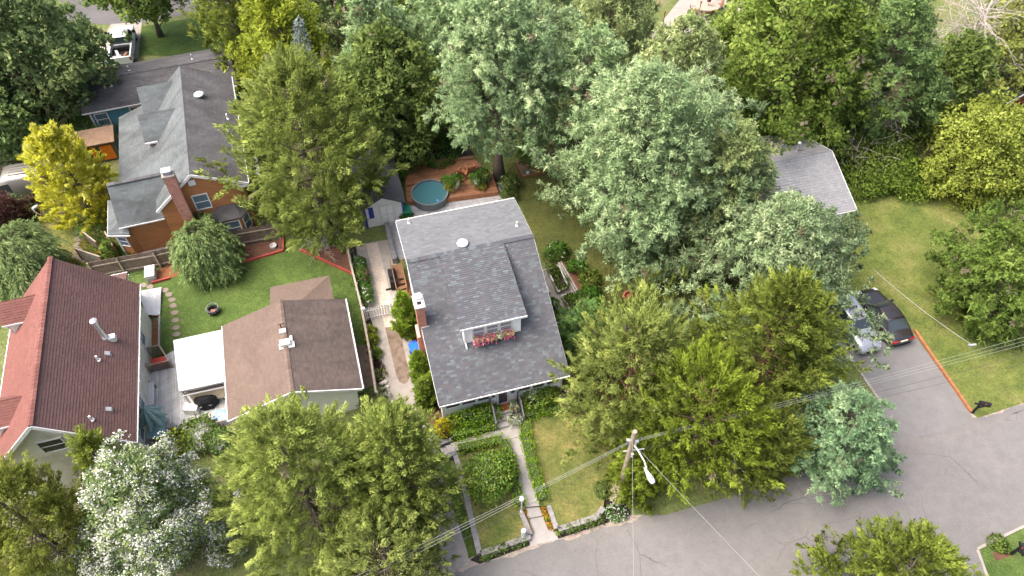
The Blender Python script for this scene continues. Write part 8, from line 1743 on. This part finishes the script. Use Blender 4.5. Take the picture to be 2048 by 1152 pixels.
# ------------------------------------------------------------------ person bending by the golden cypress
def person(label, loc, rot):
    root = thing('person', label, 'person', loc, rot)
    J = {'pel': ((0, 0, 0.92), 0.155), 'wst': ((0.10, 0, 1.05), 0.15), 'chs': ((0.32, 0, 1.22), 0.17), 'nk': ((0.50, 0, 1.33), 0.065), 'hd': ((0.58, 0, 1.36), 0.07)}
    for s, t in ((1, 'l'), (-1, 'r')):
        J['hip' + t] = ((0.0, s * 0.10, 0.86), 0.115); J['kn' + t] = ((0.10 if s > 0 else 0.04, s * 0.13, 0.48), 0.075); J['an' + t] = ((0.0 if s > 0 else -0.1, s * 0.14, 0.09), 0.05); J['to' + t] = ((0.17 if s > 0 else 0.07, s * 0.16, 0.045), 0.045)
        J['sh' + t] = ((0.38, s * 0.20, 1.25), 0.075); J['el' + t] = ((0.46, s * 0.27, 0.98), 0.052); J['wr' + t] = ((0.62, s * 0.16, 0.78), 0.036); J['pa' + t] = ((0.67, s * 0.13, 0.72), 0.035)
        for k in range(4): J['f%d%s' % (k, t)] = ((0.74 - 0.005 * abs(k - 1), s * (0.16 - 0.022 * k), 0.64 + 0.008 * abs(k - 1)), 0.009)
        J['th' + t] = ((0.69, s * 0.075, 0.685), 0.01)
    E_ = [('pel', 'wst'), ('wst', 'chs'), ('chs', 'nk'), ('nk', 'hd')]
    for t in 'lr': E_ += [('pel', 'hip' + t), ('hip' + t, 'kn' + t), ('kn' + t, 'an' + t), ('an' + t, 'to' + t), ('chs', 'sh' + t), ('sh' + t, 'el' + t), ('el' + t, 'wr' + t), ('wr' + t, 'pa' + t), ('pa' + t, 'th' + t)] + [('pa' + t, 'f%d%s' % (k, t)) for k in range(4)]
    keys = list(J); me = bpy.data.meshes.new('body'); me.from_pydata([J[k][0] for k in keys], [(keys.index(a), keys.index(b)) for a, b in E_], []); o = bpy.data.objects.new('body', me); COL.objects.link(o); o.parent = root
    sk = o.modifiers.new('skin', 'SKIN'); lay = me.skin_vertices[0].data if me.skin_vertices else None
    if lay is None:
        bpy.context.view_layer.objects.active = o; bpy.ops.mesh.customdata_skin_add(); lay = me.skin_vertices[0].data
    for i, k in enumerate(keys): lay[i].radius = (J[k][1], J[k][1]); lay[i].use_root = (k == 'pel')
    o.modifiers.new('sub', 'SUBSURF').levels = 2; o.modifiers['sub'].render_levels = 2
    # clothing colours by height and reach in the body's own frame: trousers, shirt, skin
    m, nt, b = new_mat('clothed_body'); tc = nt.nodes.new('ShaderNodeTexCoord'); sp = nt.nodes.new('ShaderNodeSeparateXYZ'); nt.links.new(tc.outputs['Object'], sp.inputs[0])
    def gt(sock, v): g = nt.nodes.new('ShaderNodeMath'); g.operation = 'GREATER_THAN'; nt.links.new(sock, g.inputs[0]); g.inputs[1].default_value = v; return g.outputs[0]
    mr_ = nt.nodes.new('ShaderNodeMath'); mr_.operation = 'ADD'; nt.links.new(sp.outputs['X'], mr_.inputs[0]); nt.links.new(sp.outputs['Z'], mr_.inputs[1])
    c1 = mixc(nt, (0.025, 0.026, 0.03), (0.42, 0.44, 0.46), gt(mr_.outputs[0], 1.03)); c2 = mixc(nt, c1, (0.45, 0.27, 0.20), gt(sp.outputs['X'], 0.485)); nt.links.new(c2, b.inputs['Base Color']); b.inputs['Roughness'].default_value = 0.8; me.materials.append(m)
    # head
    skin = plain('skin', (0.45, 0.27, 0.20), 0.6, 0.06, 6); vs_ = []; n = 14; mrow = 10; cx_ = np.array([0.63, 0, 1.37]); axd = nrm(np.array([0.62, 0, 0.78])); fw = nrm(np.array([0.78, 0, -0.62])); sdv = np.array([0, 1.0, 0])
    for i in range(mrow + 1):
        a = -pi / 2 + pi * i / mrow
        for k in range(n):
            th = 2 * pi * k / n; rx = 0.098 * (1 + 0.06 * sin(a)); q = cx_ + axd * 0.118 * sin(a) + (fw * cos(th) * rx * (1.02 if sin(a) > -0.3 else 0.92) + sdv * sin(th) * 0.078) * cos(a); vs_.append(q)
    mb = MB(); mb.add(vs_, [(i * n + k, i * n + (k + 1) % n, (i + 1) * n + (k + 1) % n, (i + 1) * n + k) for i in range(mrow) for k in range(n)]); hd_ = mb.build('head', skin, root, smooth=True)
    mb = MB(); p = cx_ + fw * 0.1; mb.add([p + axd * 0.03, p - axd * 0.025 + sdv * 0.016, p - axd * 0.025 - sdv * 0.016, p - axd * 0.02 + fw * 0.025], [(0, 1, 3), (0, 3, 2), (1, 2, 3)]); mb.build('nose', skin, hd_)
    for s in (-1, 1):
        mb = MB(); mb.stone(cx_ + sdv * s * 0.08, 0.02, 0.01, 0.03, random.Random(1)); mb.build('ear', skin, hd_); mb = MB(); mb.stone(cx_ + fw * 0.092 + sdv * s * 0.032 + axd * 0.012, 0.01, 0.012, 0.008, random.Random(2)); mb.build('eye', M['black'], hd_)
    mb = MB(); p = cx_ + fw * 0.09 - axd * 0.055; mb.beam(p - sdv * 0.022, p + sdv * 0.022, 0.008, 0.008); mb.build('mouth', plain('lips', (0.35, 0.12, 0.1), 0.6), hd_)
    hv = []
    for i in range(7):
        a = -0.15 + (pi / 2 + 0.15) * i / 6
        for k in range(n): th = 2 * pi * k / n; back = 1.0 if cos(th) < 0.3 else 0.92; q = cx_ - fw * 0.008 + axd * 0.127 * (sin(a) if cos(th) > 0.5 else sin(a) - 0.25 * cos(a)) + (fw * cos(th) * 0.104 * back + sdv * sin(th) * 0.086) * cos(a); hv.append(q)
    mb = MB(); mb.add(hv, [(i * n + k, i * n + (k + 1) % n, (i + 1) * n + (k + 1) % n, (i + 1) * n + k) for i in range(6) for k in range(n)]); mb.build('hair', plain('grey_hair', (0.22, 0.2, 0.18), 0.8, 0.2, 20), root, smooth=True)
    return root
pp = P(72, 424, 0.6); person('person in grey shirt and dark trousers bending over beside the golden cypress', (pp[0], pp[1], 0.02), radians(-25))

# ------------------------------------------------------------------ far patio at the top
sheet('far_patio', [(1300, 72), (1375, -20), (1500, -20), (1478, 35), (1400, 66), (1330, 84)], 0.05, M['concrete'])
c = P(1416, 14, 0.7); root = thing('oval_table', 'oval wooden table on the far patio at the top edge', 'table', (c[0], c[1], 0.05), radians(8))
mb = MB(); mb.lathe([(0.75, 0.68), (0.8, 0.71), (0.78, 0.74), (0.01, 0.74)], 24, sx=1.5); mb.build('top', M['wood_rail'], root)
for sx in (-1, 1):
    for sy in (-1, 1): mb = MB(); mb.box(sx * 0.7 - 0.04, sy * 0.4 - 0.04, 0, sx * 0.7 + 0.04, sy * 0.4 + 0.04, 0.7); mb.build('leg', M['wood_tan'], root)
for lab, px, py, r in (('wooden chair at the left end of the far patio table', 1388, 20, 80), ('tan wooden chair nearest the camera at the far patio table', 1413, 27, 190), ('wooden chair at the right front of the far patio table', 1430, 22, 215), ('wooden chair at the right end of the far patio table', 1437, 9, 270)):
    metal_chair(lab, px, py, radians(r), M['wood_tan'], 0.05, s_=1.25)
for lab, px, py, hh in (('brown lantern pole in a pot at the edge of the far patio', 1391, 58, 2.6), ('second brown pole at the left end of the far patio', 1322, 70, 2.2)):
    c = P(px, py); root = thing('patio_pole', lab, 'pole', (c[0], c[1], 0.05))
    mb = MB(); mb.lathe([(0.16, 0), (0.24, 0.32), (0.2, 0.32), (0.01, 0.25)], 12); mb.build('pot', M['pot'], root); mb = MB(); mb.tube([(0, 0, 0.25), (0, 0, hh)], 0.045, 8); mb.build('pole', M['wood_brown'], root); mb = MB(); mb.lathe([(0.06, 0), (0.1, 0.05), (0.08, 0.2), (0.02, 0.26)], 8, (0, 0, hh)); mb.build('finial', M['wood_brown'], root)
c = P(1416, 12, 0.75); root = thing('folded_parasol', 'folded red-brown parasol standing in the far patio table', 'umbrella', (c[0], c[1], 0.05)); mb = MB(); mb.tube([(0, 0, 0), (0, 0, 2.6)], 0.03, 8); mb.build('pole', M['wood_brown'], root); mb = MB(); mb.lathe([(0.2, 1.2), (0.16, 1.8), (0.05, 2.5), (0.02, 2.7)], 10); mb.build('canopy', plain('maroon_canvas', (0.12, 0.03, 0.03), 0.9), root)

# ------------------------------------------------------------------ bare tree, dead brush and undergrowth on the right
def bare_tree(label, loc, H, R, seed, name='bare_tree', n=60, mat=None, cat='tree', up=0.6, zmin=0.25, rr=0.02):
    root = thing(name, label, cat, loc); rg = np.random.default_rng(seed); mb = MB(); mb.tube([(0, 0, 0), (0.1, 0.05, H * 0.4), (0.0, 0.1, H * 0.9)], [rr * H, rr * 0.7 * H, 0.02], 8); mb.build('trunk', mat or M['bark_grey'], root)
    mb = MB()
    for i in range(n):
        z = H * (zmin + (0.85 - zmin) * rg.random()); a = i * 2.4 + rg.normal() * 0.3; L = R * (0.5 + 0.6 * rg.random()) * (1.15 - 0.5 * z / H); d = nrm(np.array([cos(a), sin(a), up * (0.3 + 0.9 * rg.random())])); p0 = np.array([0, 0.05, z]); pts = [p0]
        for k in range(4): d = nrm(d + rg.normal(size=3) * 0.18); pts.append(pts[-1] + d * L / 4)
        r0 = rr * H * 0.26; mb.tube(pts, [r0, r0 * 0.75, r0 * 0.5, r0 * 0.35, 0.008], 5, cap=False)
        for k in range(1, 5):
            for s in range(2):
                d2 = nrm(d + rg.normal(size=3) * 0.75); q = pts[k]; l2 = L * 0.33 * (0.5 + rg.random()); e = q + d2 * l2; d3 = nrm(d2 + rg.normal(size=3) * 0.4); mb.tube([q, e, e + d3 * l2 * 0.6], [r0 * 0.35, 0.014, 0.007], 4, cap=False)
    mb.build('branches', mat or M['bark_grey'], root); return root
bare_tree('leafless grey tree near the top right corner', at(1945, 75, 6), 10, 4.6, 1, n=70, rr=0.016)
bare_tree('tangle of grey dead branches below the dark pine clump', at(1745, 245, 1.5), 4.0, 3.2, 2, 'dead_branches', 34, M['bark_grey'], 'dead branches', 0.25, 0.05, 0.02)
bare_tree('grey dead brush beside the grey-roofed house', at(1705, 320, 0.8), 2.6, 2.4, 3, 'dead_branches', 26, M['bark_grey'], 'dead branches', 0.4, 0.05, 0.02)
bare_tree('bare dead twigs hanging from the straggly cedar by the street', at(1455, 880, 2.5), 4.0, 2.2, 4, 'dead_branches', 16, M['bark_grey'], 'dead branches', 0.1, 0.3, 0.018)
bare_tree('dry grey brush at the edge of the triangular red-edged bed', at(640, 492, 0.6), 1.3, 1.2, 5, 'dead_branches', 18, M['bark_grey'], 'dead branches', 0.3, 0.05, 0.02)
for lab, px, py, rx, h, mt, n in (('bright green wild shrub mass right of the grey roof', 1765, 335, 3.0, 2.2, 'lf_dec_bright', 4200), ('bright weedy shrub at the lawn edge beside the grey roof', 1728, 362, 2.0, 1.3, 'lf_dec_bright', 2000), ('lush low shrub between the dead brush and the ochre tree', 1818, 350, 2.5, 1.7, 'lf_dec_bright', 2800), ('large-leaved sumac above the bright shrubs', 1845, 250, 2.0, 3.0, 'lf_dec', 1600), ('dark bush behind the dead branches', 1700, 270, 2.4, 2.8, 'lf_dec_bright', 2200),
        ('leafy shrub filling the gap left of the sumac', 1790, 295, 1.8, 2.0, 'lf_dec', 1500), ('shaded shrub below the red shed', 1935, 215, 2.6, 2.2, 'lf_dec', 2000), ('shaded understorey bush left of the largest pine trunk', 860, 262, 2.4, 2.2, 'lf_shrub', 1800), ('dark understorey bush under the back pines', 1090, 300, 2.4, 2.0, 'lf_shrub', 1600), ('dark understorey bush behind the pool shed roof', 780, 268, 2.2, 2.4, 'lf_shrub', 1700), ('shrubs under the feathery pine beside the grey roof', 1490, 250, 2.6, 2.6, 'lf_dec_dark', 1800), ('shrub at the top edge right of the bare far yard', 735, 20, 2.4, 2.2, 'lf_dec', 1400),
        ('dark shrub at the right edge above the fir', 2045, 395, 1.2, 1.2, 'lf_shrub', 700), ('round boxwood left of the corner lawn mailbox', 1994, 1082, 0.45, 0.6, 'lf_dec', 420), ('second round boxwood nearer the corner lawn mailbox', 2004, 1096, 0.42, 0.55, 'lf_dec', 400), ('cedar sapling tucked behind the yellow-olive cedar by the cars', 1660, 790, 1.2, 2.0, 'lf_pine_b', 1200)):
    shrub(lab, PX(px, py, h * 0.5), rx, rx * 0.85, h, M[mt], px + 11, n, 0.24 if rx > 1.5 else 0.13, 0.14 if rx > 1.5 else 0.09)
